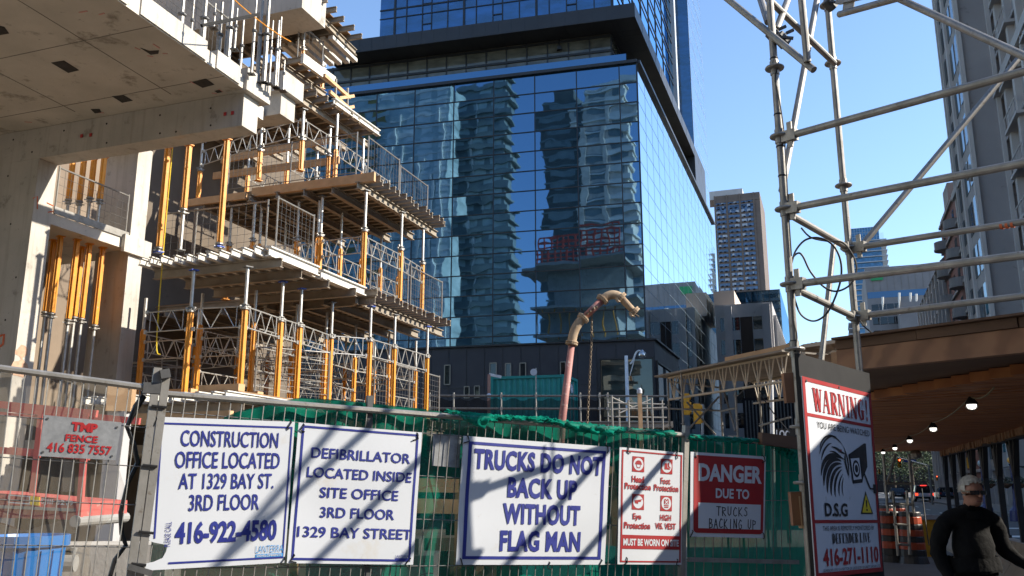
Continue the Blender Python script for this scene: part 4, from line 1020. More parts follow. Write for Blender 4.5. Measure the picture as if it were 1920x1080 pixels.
# forest of silver props and reshores standing on the overhead slab
zsl = SZ + .27
UG = 'silver props on the overhead slab'
lst = [(362, 67, 369, -30, .05), (381, 80, 386, -20, .024), (402, 98, 413, -40, .055), (430, 132, 442, -10, .05), (450, 128, 465, -30, .055), (474, 136, 483, 24, .03), (497, 127, 508, -20, .03), (507, 144, 522, -20, .04), (520, 143, 532, -20, .05),
       (530, 146, 537, 25, .024), (541, 152, 547, 25, .03), (545, 155, 552, 18, .022), (466, 80, 472, 0, .025), (428, 38, 432, -10, .02), (556, 160, 561, 100, .018)]
for i, (x0, y0, x1, y1, rr) in enumerate(lst):
    p = onz(x0, y0, zsl); t = at(x1, y1, p.y); p = p - PD * .42 + SD * .15; b = MB(); h = (t.z - zsl)
    r_ = thing('steel_prop', 'bright silver steel prop on the overhead slab, %s from the left' % ORD[i], 'steel prop', tuple(p), UG)
    b.path([p, p + UP * h * .55], rr, 8); b.build('outer_tube', M['galv'], r_)
    b = MB(); b.path([p + UP * h * .5, p + UP * h], rr * .72, 8); b.build('inner_tube', M['galv'], r_)
    b = MB(); b.lathe(p + UP * h * .55, [(rr, -.03), (rr * 1.6, 0), (rr * 1.6, .03), (rr, .05)], 8); b.build('collar', M['galvdark'], r_); b = MB(); b.obox(p - Vector((.07, .07, 0)), (.14, 0, 0), (0, .14, 0), (0, 0, .012)); b.build('foot_plate', M['galvdark'], r_)
PE = VP((s0.x - .25, s0.y), (ed.x, ed.y))
for i, (t0, t1) in enumerate(((-6.0, -2.7), (-2.5, .3))):
    g0, g1 = s0 + ed * t0 - PD * (.4 + .12 * i), s0 + ed * t1 - PD * (.4 + .12 * i); g0.z = g1.z = zsl
    guard(g0, g1, 1.35, 'wire guard between the silver props on the overhead slab, %s from the camera' % ORD[i], GG, .13, 3, r=.022)
for i, (o_, z_, h_) in enumerate(((1.9, 1.0, .22), (1.8, .62, .25))):
    p, q = s0 - ed * 6.5 - PD * o_ + UP * z_, s0 + ed * .2 - PD * o_ + UP * z_; plank(p, q, .3, h_, ('upper', 'lower')[i] + ' stacked timber edge behind the silver props', 'timber_edge', 'timber')
p, q = s0 - ed * 6.5 - PD * 1.25 + UP * .62, s0 + ed * 2.6 - PD * 1.25 + UP * .62; plank(p, q, .2, .3, 'white kerb form behind the silver props', 'kerb_form', 'form board', 'whitebeam')
b = MB(); b.bar(at(378, 48, 13.2), at(485, 27, 14.2), .05, .05); tag(b.build('steel_rail', M['black']), 'dark square steel rail tied across the silver props', 'rail')
b = MB(); b.path(arc3(at(440, 0, 13.6), at(545, 78, 17), .05), .012, 5); tag(b.build('yellow_strap', M['yellow']), 'yellow strap strung through the silver props', 'strap')
# yellow rope
b = MB(); pr = onz(300, 486, Z2) - SD * .3
b.path(bez([at(325, 262, pr.y), at(312, 400, pr.y), at(300, 520, pr.y), at(296, 640, pr.y), at(288, 655, pr.y), at(294, 668, pr.y), at(300, 664, pr.y)], 24), .014, 5)
tag(b.build('yellow_rope', pm('yellow rope', (.72, .52, .03), None, 20, .7)), 'thin yellow rope hanging beside the narrow column', 'rope')
# clutter on the lowest deck by the fence
for i, (x0, y0, x1, y1) in enumerate(((300, 730, 362, 727), (378, 722, 470, 726), (430, 735, 500, 738))):
    p, q = onz(x0, y0 + 8, Z1 + .08), onz(x1, y1 + 8, Z1 + .08); q = p + PD * (q - p).length; plank(p, q, .2, .14, 'stacked timber on the lowest deck, %s from the left' % ORD[i])
# ================================================================ MID-GROUND: GANTRY, CONTAINER, PUMP PIPE
M['teal'] = pm('teal container paint', (.012, .25, .22), (.01, .20, .175), 1.5, .5, spots=[(8, .68, (.12, .08, .05), .6), (2, .64, (.02, .16, .14), .6)])
M['rustpost'] = pm('pinkish rusted post', (.42, .22, .16), (.3, .16, .12), 5, .7)
M['pinkpipe'] = pm('chipped pink pipe paint', (.37, .165, .145), (.30, .125, .11), 4, .65, spots=[(9, .56, (.50, .38, .32), .85), (16, .66, (.2, .13, .1), .7)], bump=.15, bscale=30)
M['dustypipe'] = pm('cement dusted pipe', (.44, .33, .22), (.30, .21, .13), 5, .85, spots=[(10, .62, (.15, .09, .06), .7)], bump=.3, bscale=26)
M['chain'] = pm('rusty chain', (.20, .155, .105), (.12, .09, .065), 20, .6, metal=.4)
M['whitepole'] = pm('white painted pole', (.68, .68, .66), (.55, .55, .53), 4, .45)
M['trafficyellow'] = pm('signal housing yellow', (.75, .34, .01), (.62, .27, .01), 4, .5)
M['truss'] = pm('cream truss tube', (.60, .52, .40), (.48, .41, .31), 6, .5)
M['deckunder'] = pm('grey weathered planks', (.30, .26, .21), (.20, .175, .14), 2, .8)
zd = 4.2
g0, g1 = at(790, 790, 35.6), at(1262, 790, 35.6)
gan = thing('site_gantry', 'dark site gantry deck carrying the teal container behind the wire fence', 'gantry', ((g0.x + g1.x) / 2, 41, 0))
b = MB(); b.obox((g0.x, g0.y, zd - .25), (g1.x - g0.x, 0, 0), (0, 11, 0), (0, 0, .25)); b.build('deck_board', M['deckunder'], gan)
for k in range(7):
    b = MB(); x = g0.x + .4 + k * (g1.x - g0.x - .8) / 6; b.bar((x, g0.y + .4, 0), (x, g0.y + .4, zd - .25), .2, .2); b.build('leg', M['galvdark'], gan)
    b = MB(); b.bar((x, g0.y + 10, 0), (x, g0.y + 10, zd - .25), .2, .2); b.build('leg', M['galvdark'], gan)
# container
cc = at(1058, 703, 42); ct_top = cc.z; PCn = VP((cc.x, cc.y), (LD.x, LD.y)); Lc = PCn.es(921, 708)[0]; PCe = VP((cc.x, cc.y), (SD.x, SD.y)); Wc = min(2.5, PCe.es(1080, 715)[0])
con = thing('shipping_container', 'small teal corrugated shipping container on the gantry deck', 'container', (cc.x + LD.x * Lc / 2, cc.y + 1, zd))
b = MB(); b.obox((cc.x, cc.y, zd), LD * Lc, SD * Wc, UP * (ct_top - zd)); b.build('body', M['teal'], con)
b = MB(); n = int(Lc / .3)
for k in range(n): a = .14 + k * (Lc - .28) / n; q = PCn.pt(a, zd + .12); b.prism([q, PCn.pt(a + .05, zd + .12, .045), PCn.pt(a + .13, zd + .12, .045), PCn.pt(a + .18, zd + .12)], UP * (ct_top - zd - .26))
b.build('corrugation', M['teal'], con)
b = MB()
for a in (0.06, Lc - .06): b.bar(PCn.pt(a, zd, .02), PCn.pt(a, ct_top + .02, .02), .13, .13, up=PCn.n)
for z in (zd + .08, ct_top - .05): b.bar(PCn.pt(0, z, .03), PCn.pt(Lc, z, .03), .1, .13); b.bar(PCe.pt(0, z, .03), PCe.pt(Wc, z, .03), .1, .13)
b.bar(PCe.pt(Wc - .06, zd, .02), PCe.pt(Wc - .06, ct_top, .02), .13, .13, up=PCe.n)
b.build('corner_frame', M['teal'], con)
for a in (Wc * .35, Wc * .65): b = MB(); b.tube(PCe.pt(a, zd + .2, .06), PCe.pt(a, ct_top - .2, .06), .03); b.build('lock_rod', M['galv'], con)
b = MB(); q = PCe.pt(Wc * .5, ct_top - .55, .05); b.lathe(q, [(.22, 0), (.22, .02)], 16, PCe.n); b.build('round_sticker', M['signwhite'], con)
# rails of the gantry
GR = 'scaffold rails along the gantry deck'
for i, y in enumerate((742, 766, 791)):
    p, q = at(792, y, 35.6), at(1252, y + 1, 35.6); b = MB(); b.tube(p, q, .045); o = b.build('scaffold_rail', M['galvdark'], gan)
for i, x in enumerate((806, 851, 940, 1005, 1088, 1124, 1139)):
    q = at(x, 736, 35.6); b = MB(); b.tube((q.x, q.y, zd - .2), q, .032)
    for y in (742, 766): r_ = at(x, y, 35.6); b.bar(r_ - UP * .06, r_ + UP * .06, .1, .1)
    b.build('rail_post', M['galv'], gan)
b = MB(); n = 40
for k in range(n):
    def nt_(k, v): x = 792 + (1140 - 792) * k / n; s_ = 9 * math.sin(k * .55) * v; return at(x, 746 + (800 - 746) * v + 6 * (1 - v) * math.sin(k * .8) ** 2 + s_ * .3, 35.75)
    b.quad(nt_(k, 1), nt_(k + 1, 1), nt_(k + 1, 0), nt_(k, 0))
b.build('debris_net', M['blacknet'], gan)
# loose scaffold bay to the right of the rails
sc_ = thing('scaffold_bay', 'grey scaffold bay of thin tubes in front of the street lamp', 'scaffold', tuple(ground_at(1205, 31.5)))
for i, x in enumerate((1147, 1160, 1178, 1212, 1222, 1241)):
    q = at(x, 742 + (i % 3) * 4, 31 + (i % 2) * 1.3); b = MB(); b.tube((q.x, q.y, 0), q, .035); b.build('post', M['galv'], sc_)
for (x0, y0, x1, y1) in ((1140, 755, 1246, 758), (1143, 768, 1250, 764), (1141, 781, 1250, 783), (1147, 745, 1200, 770), (1160, 775, 1222, 748)):
    b = MB(); b.tube(at(x0, y0, 31.5), at(x1, y1, 31.9), .028); b.build('ledger', M['galv'], sc_)
# L-shaped rusty post, aerial pole
q = at(917, 702, 39); r_ = thing('lamp_bracket_post', 'pinkish rusted post with a short arm beside the teal container', 'post', (q.x, q.y, zd))
b = MB(); b.bar((q.x, q.y, zd), q, .13, .13); b.build('post', M['rustpost'], r_); b = MB(); b.bar(q, at(940, 707, 39), .1, .12); b.build('arm', M['whitepole'], r_)
b = MB(); b.sphere(at(917, 742, 38.9), .11); b.build('lamp', M['signwhite'], r_)
q = at(1005, 690, 38); r_ = thing('aerial_pole', 'thin aerial pole with a small white dish in front of the teal container', 'aerial', (q.x, q.y, zd))
b = MB(); b.tube((q.x, q.y, zd), q, .03); b.build('pole', M['galv'], r_); d_ = at(1001, 698, 37.9); b = MB(); b.lathe(d_, [(.02, .0), (.14, -.05), (.15, -.06)], 14, (.2, .9, 0)); b.build('dish', M['signwhite'], r_)
q = at(1199, 733, 30); r_ = thing('camera_post', 'brown timber post topped by a small white dome camera', 'post', (q.x, q.y, 0))
b = MB(); b.bar((q.x, q.y, 0), q - UP * .1, .13, .13); b.build('post', M['lumber'], r_); b = MB(); b.lathe(q - UP * .1, [(.07, 0), (.09, .02), (.09, .14), (.04, .2)], 12); b.build('dome_camera', M['signwhite'], r_)
# concrete placing pipe
YP = 16.0
base = ground_at(1030, YP); pp = lambda x, y: at(x, y, YP)
pipe = thing('concrete_pipe', 'pink and cement dusted concrete placing pipe bending over to the right', 'pump pipe', tuple(base))
def bez3(*p): return bez([pp(*x) for x in p], 12)
b = MB(); b.path([base, pp(1055, 780), pp(1072, 645)], [.085, .07, .06], 14); b.build('riser_pipe', M['pinkpipe'], pipe, smooth=True)
b = MB(); b.path(bez3((1072, 645), (1074, 612), (1095, 596)), .085, 14); b.build('lower_elbow', M['dustypipe'], pipe, smooth=True)
b = MB(); b.path([pp(1095, 596), pp(1131, 561)], .066, 14); b.build('link_pipe', M['pinkpipe'], pipe, smooth=True)
b = MB(); b.path(bez3((1131, 561), (1147, 546), (1164, 558)), .085, 14); b.build('upper_elbow', M['dustypipe'], pipe, smooth=True)
b = MB(); b.path([pp(1164, 558), pp(1178, 573), pp(1190, 585)], [.072, .066, .058], 14); b.build('outlet_pipe', M['dustypipe'], pipe, smooth=True)
for (x, y, x2, y2) in ((1071, 650, 1073, 636), (1091, 600, 1098, 593), (1127, 565, 1134, 558), (1161, 554, 1168, 561), (1186, 581, 1193, 588)):
    a, c = pp(x, y), pp(x2, y2); d = (c - a).normalized(); m = (a + c) / 2; b = MB(); b.lathe(m, [(.08, -.04), (.11, -.035), (.115, -.01), (.1, 0), (.115, .01), (.11, .035), (.08, .04)], 16, d)
    x_ = d.orthogonal().normalized(); b.bar(m + x_ * .10 - d * .04, m + x_ * .14 + d * .04, .06, .04); b.build('clamp', M['dustypipe'], pipe)
for (x, y) in ((1196, 586), (1198, 594), (1190, 595)): b = MB(); b.tube(pp(1188, 587), pp(x, y), .018, n=6); b.build('latch', M['chain'], pipe)
# chain
b = MB(); p0, p1, p2 = pp(1110, 584), pp(1109, 640), pp(1101, 800)
pts = [p0.lerp(p1, i / 12) for i in range(12)] + [p1.lerp(p2, i / 34) for i in range(35)]
for i in range(len(pts) - 1):
    a, c = pts[i], pts[i + 1]; m = (a + c) / 2; d = (c - a); L = d.length; d.normalize(); s = Vector((1, .3, 0)) if i % 2 else Vector((-.3, 1, 0)); s.normalize()
    ring = [m + d * (L * .68 * math.cos(t)) + s * (.019 * math.sin(t)) for t in [2 * math.pi * k / 8 for k in range(9)]]; b.path(ring, .007, 4, caps=False)
for t in range(10):
    a = 2 * math.pi * t / 10; m = pp(1109, 583) + Vector((math.cos(a) * .105, math.sin(a) * .105, math.cos(a) * .08)); b.sphere(m, .028, 6)
tag(b.build('hoist_chain', M['chain']), 'rusty link chain hanging from the concrete placing pipe', 'chain')
# street lamp with curled arm
YL = 44; base = ground_at(1183, YL); lp = thing('street_lamp', 'white street lamp with a curled arm and silver globe in front of the black podium', 'street lamp', tuple(base))
q = at(1178, 667, YL); b = MB(); b.path([base, Vector((base.x, base.y, 3.6)), Vector((base.x, base.y, 3.62)), Vector((base.x, base.y, q.z))], [.16, .15, .1, .085], 12); b.build('pole', M['whitepole'], lp, smooth=True)
b = MB(); b.path(bez([at(1181, 682, YL), at(1192, 678, YL), at(1188, 652, YL), at(1203, 659, YL)], 14), .05, 8); b.path([at(1181, 704, YL), at(1190, 672, YL)], .025, 6); b.build('arm', M['whitepole'], lp)
c_ = at(1204, 667, YL); b = MB(); b.lathe(c_, [(.05, .3), (.1, .22), (.19, .14), (.21, .0), (.16, -.12), (.05, -.18)][::-1], 16); b.build('globe', pm('silver lamp globe', (.5, .5, .5), None, 5, .18, metal=.9), lp, smooth=True)
# ---- white lattice truss bridge
Ta, Tb = at(1254, 715, 20.3), at(1478, 664, 16.6); Ta.z = Tb.z = 4.1; dT = (Tb - Ta); LT = dT.length; dT.normalize(); nT = Vector((-dT.y, dT.x, 0))
if nT.y < 0: nT = -nT
br = thing('truss_bridge', 'cream lattice truss bridge with a plank deck crossing to the scaffold', 'truss bridge', tuple((Ta + Tb) / 2 - UP * .5))
for off in (0, 2.4):
    p, q = Ta + nT * off, Tb + nT * off; b = MB(); h = .5
    b.path([p, q], .026, 8); b.path([p - UP * h, q - UP * h], .026, 8); n = 11
    for i in range(n):
        u = p.lerp(q, (i + .1) / n); v = p.lerp(q, (i + .5) / n) - UP * h; w = p.lerp(q, (i + .9) / n); b.path([u, v], .016, 6); b.path([v, w], .016, 6); b.path([v + UP * h, v], .016, 6)
    b.build('lattice_girder', M['truss'], br)
b = MB()
for k in range(12): p = Ta + nT * (-.1 + k * .225) + UP * .05; b.bar(p - dT * random.uniform(0, .3), p + dT * (LT + random.uniform(-.1, .2)), .215, .04)
b.build('plank_deck', M['deckunder'], br)
b = MB(); p = Tb - dT * 1.9 + UP * .14; b.bar(p, p + dT * 2, .06, .1); tag(b.build('timber_plank', M['lumber']), 'orange timber laid on the near end of the truss bridge', 'plank')
sp_ = thing('scaffold_tower', 'scaffold tower of thin tubes standing under the truss bridge', 'scaffold', tuple(ground_at(1310, 19.5)))
for i, (x, y, Y) in enumerate(((1252, 704, 20.6), (1277, 697, 19.6), (1350, 722, 20.2), (1379, 736, 18.4), (1424, 738, 19.6))):
    q = at(x, y, Y); b = MB(); b.tube((q.x, q.y, 0), q, .024); 
    for z in (2.0, 2.5, 3.0, 3.5): b.lathe((q.x, q.y, z), [(.024, -.01), (.055, -.005), (.055, .005), (.024, .01)], 8)
    b.build('standard', M['galv'], sp_)
for (x0, y0, x1, y1, Y0, Y1) in ((1252, 766, 1350, 770, 20.6, 20.2), (1286, 810, 1348, 744, 20, 20.2), (1288, 754, 1342, 815, 20, 20.2), (1354, 722, 1379, 808, 20, 18.4), (1379, 765, 1350, 771, 18.4, 20.2), (1252, 715, 1350, 727, 20.6, 20.2), (1262, 722, 1280, 742, 20, 19.8), (1424, 798, 1482, 782, 19.6, 18), (1366, 818, 1385, 818, 19, 18.4)):
    b = MB(); b.tube(at(x0, y0, Y0), at(x1, y1, Y1), .022); b.build('brace_tube', M['galv'], sp_)
# traffic signals seen from the side
def signal(x, y0, y1, Y, label, lit=None, front=False, grp=None):
    p, q = at(x, y1, Y), at(x, y0, Y); h = q.z - p.z; w = h * .34; r = thing('traffic_light', label, 'traffic light', tuple(p), grp)
    b = MB(); b.box(p, w, w * .62, h, 0); b.build('housing', M['trafficyellow'], r)
    cols = ((.5, .02, .01), (.3, .18, .01), (.01, .2, .06))
    for i in range(3):
        c = p + UP * (h * (.83 - i * .33)); ax = Vector((0, -1, 0)) if front else Vector((1, 0, 0)); c = c + ax * (w * (.32 if front else .5))
        b = MB(); b.lathe(c, [(w * .34, 0), (w * .34, w * .25), (w * .3, w * .25), (w * .3, .02)], 12, ax); b.build('visor', M['trafficyellow'] if not front else M['black'], r)
        b = MB(); b.lathe(c, [(w * .28, .0), (w * .28, .02), (w * .05, .03)], 12, ax)
        b.build('lens', emis('lit red lens', (1, .09, .03), 4.5) if lit == i else pm('unlit lens', cols[i] if False else tuple(v * .15 for v in cols[i])), r)
    return r
YG = 41
signal(1286, 738, 778, YG, 'upper yellow traffic light seen from behind under the truss bridge'); signal(1308, 757, 795, YG - 1, 'lower yellow traffic light seen from behind beside a grey post')
base = ground_at(1318, YG); b = MB(); b.tube(base, at(1317, 758, YG), .07); b.bar(at(1286, 770, YG), at(1318, 775, YG), .06, .06); b.bar(at(1308, 780, YG), at(1318, 780, YG), .06, .06); tag(b.build('signal_pole', M['galv']), 'grey pole carrying two yellow traffic lights', 'pole')
base = ground_at(1452, 24); b = MB(); b.path([base, at(1446, 705, 24)], [.07, .055], 12); tag(b.build('utility_pole', M['whitepole']), 'white utility pole behind the near end of the truss bridge', 'pole')
b = MB(); b.path(bez([at(1490, 640, 20), at(1445, 650, 21), at(1430, 700, 24), at(1380, 745, 26)], 16), .012, 5); b.path(bez([at(1420, 690, 18), at(1412, 735, 18), at(1450, 775, 18), at(1480, 810, 17)], 16), .012, 5)
tag(b.build('overhead_cable', M['rubber']), 'black cables sagging past the truss bridge', 'cable')

# ================================================================ LEFT FOREGROUND BEHIND THE SCRIM: RED LIFT, BLUE BIN
M['liftred'] = pm('faded red lift paint', (.52, .11, .095), (.43, .09, .08), 3, .6, spots=[(7, .60, (.42, .30, .26), .8), (20, .66, (.2, .15, .13), .6)])
M['liftgrey'] = pm('grey lift steel', (.30, .30, .29), (.22, .22, .21), 4, .6)
M['bluebin'] = pm('blue plastic bin', (.012, .16, .45), (.012, .13, .38), 2, .4, spots=[(10, .7, (.15, .25, .4), .5)])
YB = 9.4
lift = thing('scissor_lift', 'faded red scissor lift with white lettering behind the beige scrim', 'scissor lift', tuple(ground_at(60, YB)))
PLf = VP((0, YB), (1, 0)); hp = lambda x, y, o=0: PLf.hit(x, y, o)
for nm, (a, c, w, h) in {'top_rail': ((-90, 750), (182, 776), .05, .075), 'mid_rail': ((-90, 836), (76, 851), .05, .07)}.items():
    for dy in (0, 1.1): b = MB(); b.bar(hp(*a) + Vector((0, dy, 0)), hp(*c) + Vector((0, dy, 0)), w, h); b.build(nm, M['liftred'], lift)
b = MB(); b.bar(hp(-90, 766), hp(72, 783), .04, .04); b.build('grab_rail', M['liftred'], lift)
for x0, y0, x1, y1, o in ((163, 776, 148, 980, 0), (78, 776, 62, 925, 0), (163, 776, 148, 980, -1.1)):
    b = MB(); b.bar(hp(x0, y0, o), hp(x1, y1, o), .055, .055); b.build('rail_post', M['liftred'], lift)
def qbox(b, pts, dy): b.prism([hp(*p) for p in pts], Vector((0, dy, 0)))
b = MB(); qbox(b, [(-90, 968), (152, 975), (154, 941), (-90, 921)], 1.1); b.build('platform', M['liftred'], lift)
b = MB(); b.bar(hp(-90, 946, .01), hp(150, 957, .01), .02, .03); b.build('platform_lip', M['liftgrey'], lift)
b = MB(); qbox(b, [(14, 946), (76, 950), (77, 930), (15, 926)], -.012); b.build('decal', M['liftred'], lift)
b = MB(); qbox(b, [(57, 946), (75, 948), (76, 932), (58, 930)], -.02); b.build('yellow_decal', M['signyellow'], lift)
b = MB(); b.lathe(hp(145, 977) - Vector((0, .05, 0)), [(.06, 0), (.06, 1.2)], 12, (0, 1, 0)); b.build('end_roller', M['liftgrey'], lift)
b = MB(); qbox(b, [(68, 918), (112, 922), (114, 862), (72, 858)], .3); b.build('control_box', M['black'], lift)
for a, c in (((-60, 1040), (120, 985)), ((-60, 985), (120, 1045)), ((-60, 1110), (120, 1045)), ((-60, 1045), (120, 1110))):
    b = MB(); b.bar(hp(*a) + Vector((0, .2, 0)), hp(*c) + Vector((0, .2, 0)), .06, .16); b.build('scissor_arm', M['liftgrey'], lift)
zc_ = hp(0, 1100).z
b = MB(); g_ = ground_at(30, YB); b.box(Vector((g_.x - .4, g_.y + .5, .25)), 2.6, 1.0, max(.3, zc_ - .4), 0); b.build('chassis', M['liftgrey'], lift)
for dx in (-1.4, .7):
    for dy in (.05, .95): b = MB(); b.lathe((g_.x + dx, g_.y + dy, .28), [(.28, -.1), (.28, .1)], 16, (0, 1, 0)); b.build('wheel', M['rubber'], lift)
b = MB(); b.lathe(hp(80, 1058) + Vector((0, .1, 0)), [(.085, 0), (.085, .28)], 12, (1, .1, 0)); b.build('cylinder', M['liftgrey'], lift)
YN = 8.0; c0 = ground_at(22, YN); zt_ = at(40, 1003, YN).z; bn_ = thing('blue_bin', 'tall blue plastic bin with a rolled rim behind the scrim at lower left', 'bin', tuple(c0))
b = MB(); w = .30
b.lathe(c0, [(.25, 0), (.30, zt_ - .1), (.33, zt_ - .09), (.33, zt_), (.30, zt_), (.28, zt_ - .06)], 20); b.build('bin_body', M['bluebin'], bn_)
b = MB()
for k in range(10): a = math.pi * (1 + k / 9); b.bar(c0 + Vector((math.cos(a) * .262, math.sin(a) * .262, .1)), c0 + Vector((math.cos(a) * .30, math.sin(a) * .30, zt_ - .12)), .02, .02, up=Vector((math.cos(a), math.sin(a), 0)))
b.build('rib', M['bluebin'], bn_)
b = MB(); c_ = ground_at(190, 12); b.box(c_, 1.7, .8, at(180, 1018, 12).z, .1); tag(b.build('concrete_block', M['concrete']), 'pale concrete block at the foot of the narrow column', 'concrete block')
b = MB(); c_ = at(225, 772, 13.5); b.box(c_, .35, .3, .38, .2); o = tag(b.build('timber_block', M['lumber']), 'short orange timber block clamped beside the fence post', 'timber')
b = MB(); b.bar(Vector((c_.x, c_.y, 0)), c_, .26, .26); tag(b.build('timber_post', M['greyconc']), 'pale grey post under the orange timber block', 'post')
for i, (x, Y, h, mt) in enumerate(((700, 12, 1.0, 'bankstone'), (830, 14, .9, 'core'), (1090, 13, .8, 'teal'), (960, 18, 1.2, 'darkpanel'))):
    c_ = ground_at(x, Y); b = MB(); b.box(c_, 1.6 + .3 * i, .9, h * .8, .2 * i); b.box(c_ + UP * (h * .8), 1.2, .7, h * .2, .2 * i); tag(b.build('site_crate', M.get(mt) or M['concrete']), ('pale grey crate', 'concrete mould box', 'teal tool chest', 'dark tool cabinet')[i] + ' standing behind the green net', 'site box')
for i, (x0, x1, y, Y) in enumerate(((560, 860, 905, 13), (640, 900, 945, 12.5), (930, 1150, 880, 15))):
    p, q = at(x0, y, Y), at(x1, y + 6, Y + .5); b = MB(); b.bar(p, q, .1, .2); b.bar(p, Vector((p.x, p.y, 0)), .1, .1); b.bar(q, Vector((q.x, q.y, 0)), .1, .1); tag(b.build('timber_trestle', M['lumber']), 'timber trestle seen through the green net, %s from the left' % ORD[i], 'trestle')
# ================================================================ COVERED WALKWAY
M['fascia'] = woodm('sawn fir beam', (.30, .145, .072), (.17, .075, .036), 'x', .8, 9, .6)
M['darkwood'] = pm('weathered dark timber', (.15, .085, .05), (.10, .055, .033), 3, .8, spots=[(8, .62, (.05, .03, .02), .6)], stretch=(.4, .4, 2))
M['planks'] = [woodm('ceiling plank %d' % i, c1, c2, 'x', .5, 7, .7) for i, (c1, c2) in enumerate((((.40, .145, .04), (.28, .09, .022)), ((.44, .17, .05), (.31, .105, .03)), ((.34, .115, .03), (.24, .075, .018))))]
M['cutend'] = pm('cut plank ends', (.42, .25, .14), (.28, .16, .09), 6, .8)
M['barrier'] = pm('barrier concrete', (.34, .29, .235), (.26, .22, .18), 1.6, .9, spots=[(4, .62, (.14, .12, .10), .6)], bump=.2)
YW = 7.4; KW = YW / 6.2
Z_C = at(1630, 695, YW).z
def xl(Y): return 2.42 * KW + .344 * (Y - YW)
def xr(Y): return xl(Y) + 2.53 * KW
BD = Vector((.66, -.751, 0)).normalized(); L0 = Vector((at(1612, 690, YW).x, YW, 0)); R0 = L0 + BD * 2.9
wk = thing('covered_walkway', 'timber covered sidewalk tunnel with an orange plank ceiling and dark posts', 'covered walkway', (6, 14, 0))
# ceiling planks run parallel to the front beam
mats = M['planks']; b = MB(); YE = 25.0; w = .14; k = 0
nrm = Vector((-BD.y, BD.x, 0))
def clip(poly, ts):
    """part of line P(s)=o+BD*s inside convex poly"""
    return None
poly = [L0, R0, Vector((xr(R0.y - .6), R0.y - .6, 0)), Vector((xr(YE), YE, 0)), Vector((xl(YE), YE, 0))]
def span(o):
    lo, hi = -1e9, 1e9; n = len(poly)
    for i in range(n):
        a, c = poly[i], poly[(i + 1) % n]; e = c - a; nn = Vector((-e.y, e.x, 0))
        den = nn.dot(BD); num = nn.dot(a - o)
        if abs(den) < 1e-9:
            if nn.dot(o - a) < 0: return None
            continue
        t = num / den
        if den > 0: lo = max(lo, t)
        else: hi = min(hi, t)
    return (lo, hi) if hi > lo + .05 else None
d_ = 0.02; tot = 0
dmax = max((p - L0).dot(nrm) for p in poly)
ends = MB()
while d_ < dmax:
    sp = span(L0 + nrm * (d_ + w / 2))
    if sp:
        z = Z_C + random.uniform(-.003, .003); e = random.uniform(.02, .12); p = L0 + nrm * (d_ + w / 2)
        b.bar(p + BD * sp[0] + UP * (z + .045), p + BD * (sp[1] + e) + UP * (z + .045), w - .006, .09, mi=k % 3)
        q = p + BD * (sp[1] + e); k += 1 if random.random() < .8 else 2
    d_ += w
b.build('ceiling_plank', mats, wk)
b = MB(); b.prism([p + UP * (Z_C + .10) for p in poly], UP * .02); b.build('roof_sheet', M['darkwood'], wk)
# ragged plank ends along the street side
b = MB(); Y = 10.0
while Y < YE:
    b.box((xr(Y) + random.uniform(0, .05), Y, Z_C - random.uniform(.09, .15)), .09, .15, .24, math.atan(.344) * -1); Y += .155
b.build('ragged_end', M['cutend'], wk)
# front beam and the dark timber laid on it
f0, f1 = L0 - BD * .15, R0 + BD * .6; zb0, zb1_ = Z_C + .0, at(1590, 655, YW).z
hb = zb1_ - zb0
b = MB(); b.obox(f0 + UP * zb0 - nrm * .09, BD * (f1 - f0).length, nrm * .09, UP * hb); b.build('front_beam', M['fascia'], wk)
b = MB(); s_ = 0
for k, L in enumerate((.7, .75, .6, .8, .7, .7)):
    b.obox(f0 + BD * s_ + UP * (zb0 + hb + .004) - nrm * (.1 + .01 * (k % 2)), BD * (L - .008), nrm * .14, UP * .075); s_ += L
b.build('top_timber', M['darkwood'], wk)
b = MB(); b.bar(f0 - nrm * .03 + UP * (zb0 + hb + .092), f1 - nrm * .03 + UP * (zb0 + hb + .092), .26, .018); b.build('plywood_lip', M['darkwood'], wk)
b = MB(); b.obox(f0 + UP * (zb0 - .02) - BD * .1, BD * .09, nrm * .4, UP * (hb + .02)); b.build('beam_end', M['cutend'], wk)
# joist seam in the ceiling
# unseen plywood boards added on the roof to shade the warning board and danger sign
for y0, y1, z1 in ((4.6, 5.62, 3.62), (6.36, 6.95, 3.98)):
    m = MB(); m.obox((4.5, y0, Z_C + .12), (.02, 0, 0), (0, y1 - y0, 0), (0, 0, z1 - Z_C - .12)); m.build('shade_board', M['ply'], wk)
    for y in (y0 + .1, y1 - .1): m = MB(); m.bar((4.55, y, Z_C + .12), (4.55, y, z1), .05, .05); m.build('shade_board_stud', M['lumber'], wk)
# barrier and dark posts
M['blackpost'] = pm('black painted timber', (.010, .010, .011), (.018, .017, .016), 5, .6)
zbar = .69
for i in range(6):
    y0, y1 = 7.6 + i * 3.0, 10.56 + i * 3.0; bb = thing('concrete_barrier', 'low concrete barrier under the dark posts, %s from the camera' % ORD[i], 'barrier', (xr(y0 + 1.5), y0 + 1.5, 0), 'concrete barriers along the walkway')
    a = Vector((xr(y0), y0, 0)); dl = Vector((xr(y1) - xr(y0), y1 - y0, 0)); m = MB()
    prof = [(-.30, 0), (-.30, .08), (-.17, .28), (-.10, zbar), (.10, zbar), (.17, .28), (.30, .08), (.30, 0)]
    m.prism([a + PD * (x + .1) + UP * z for x, z in prof], dl); m.build('barrier_body', M['barrier'], bb)
    m = MB(); m.box(a + dl * .5 + PD * .1 + UP * zbar, .16, 1.2, .05, -math.atan(.344)); m.build('sill_timber', M['blackpost'], bb)
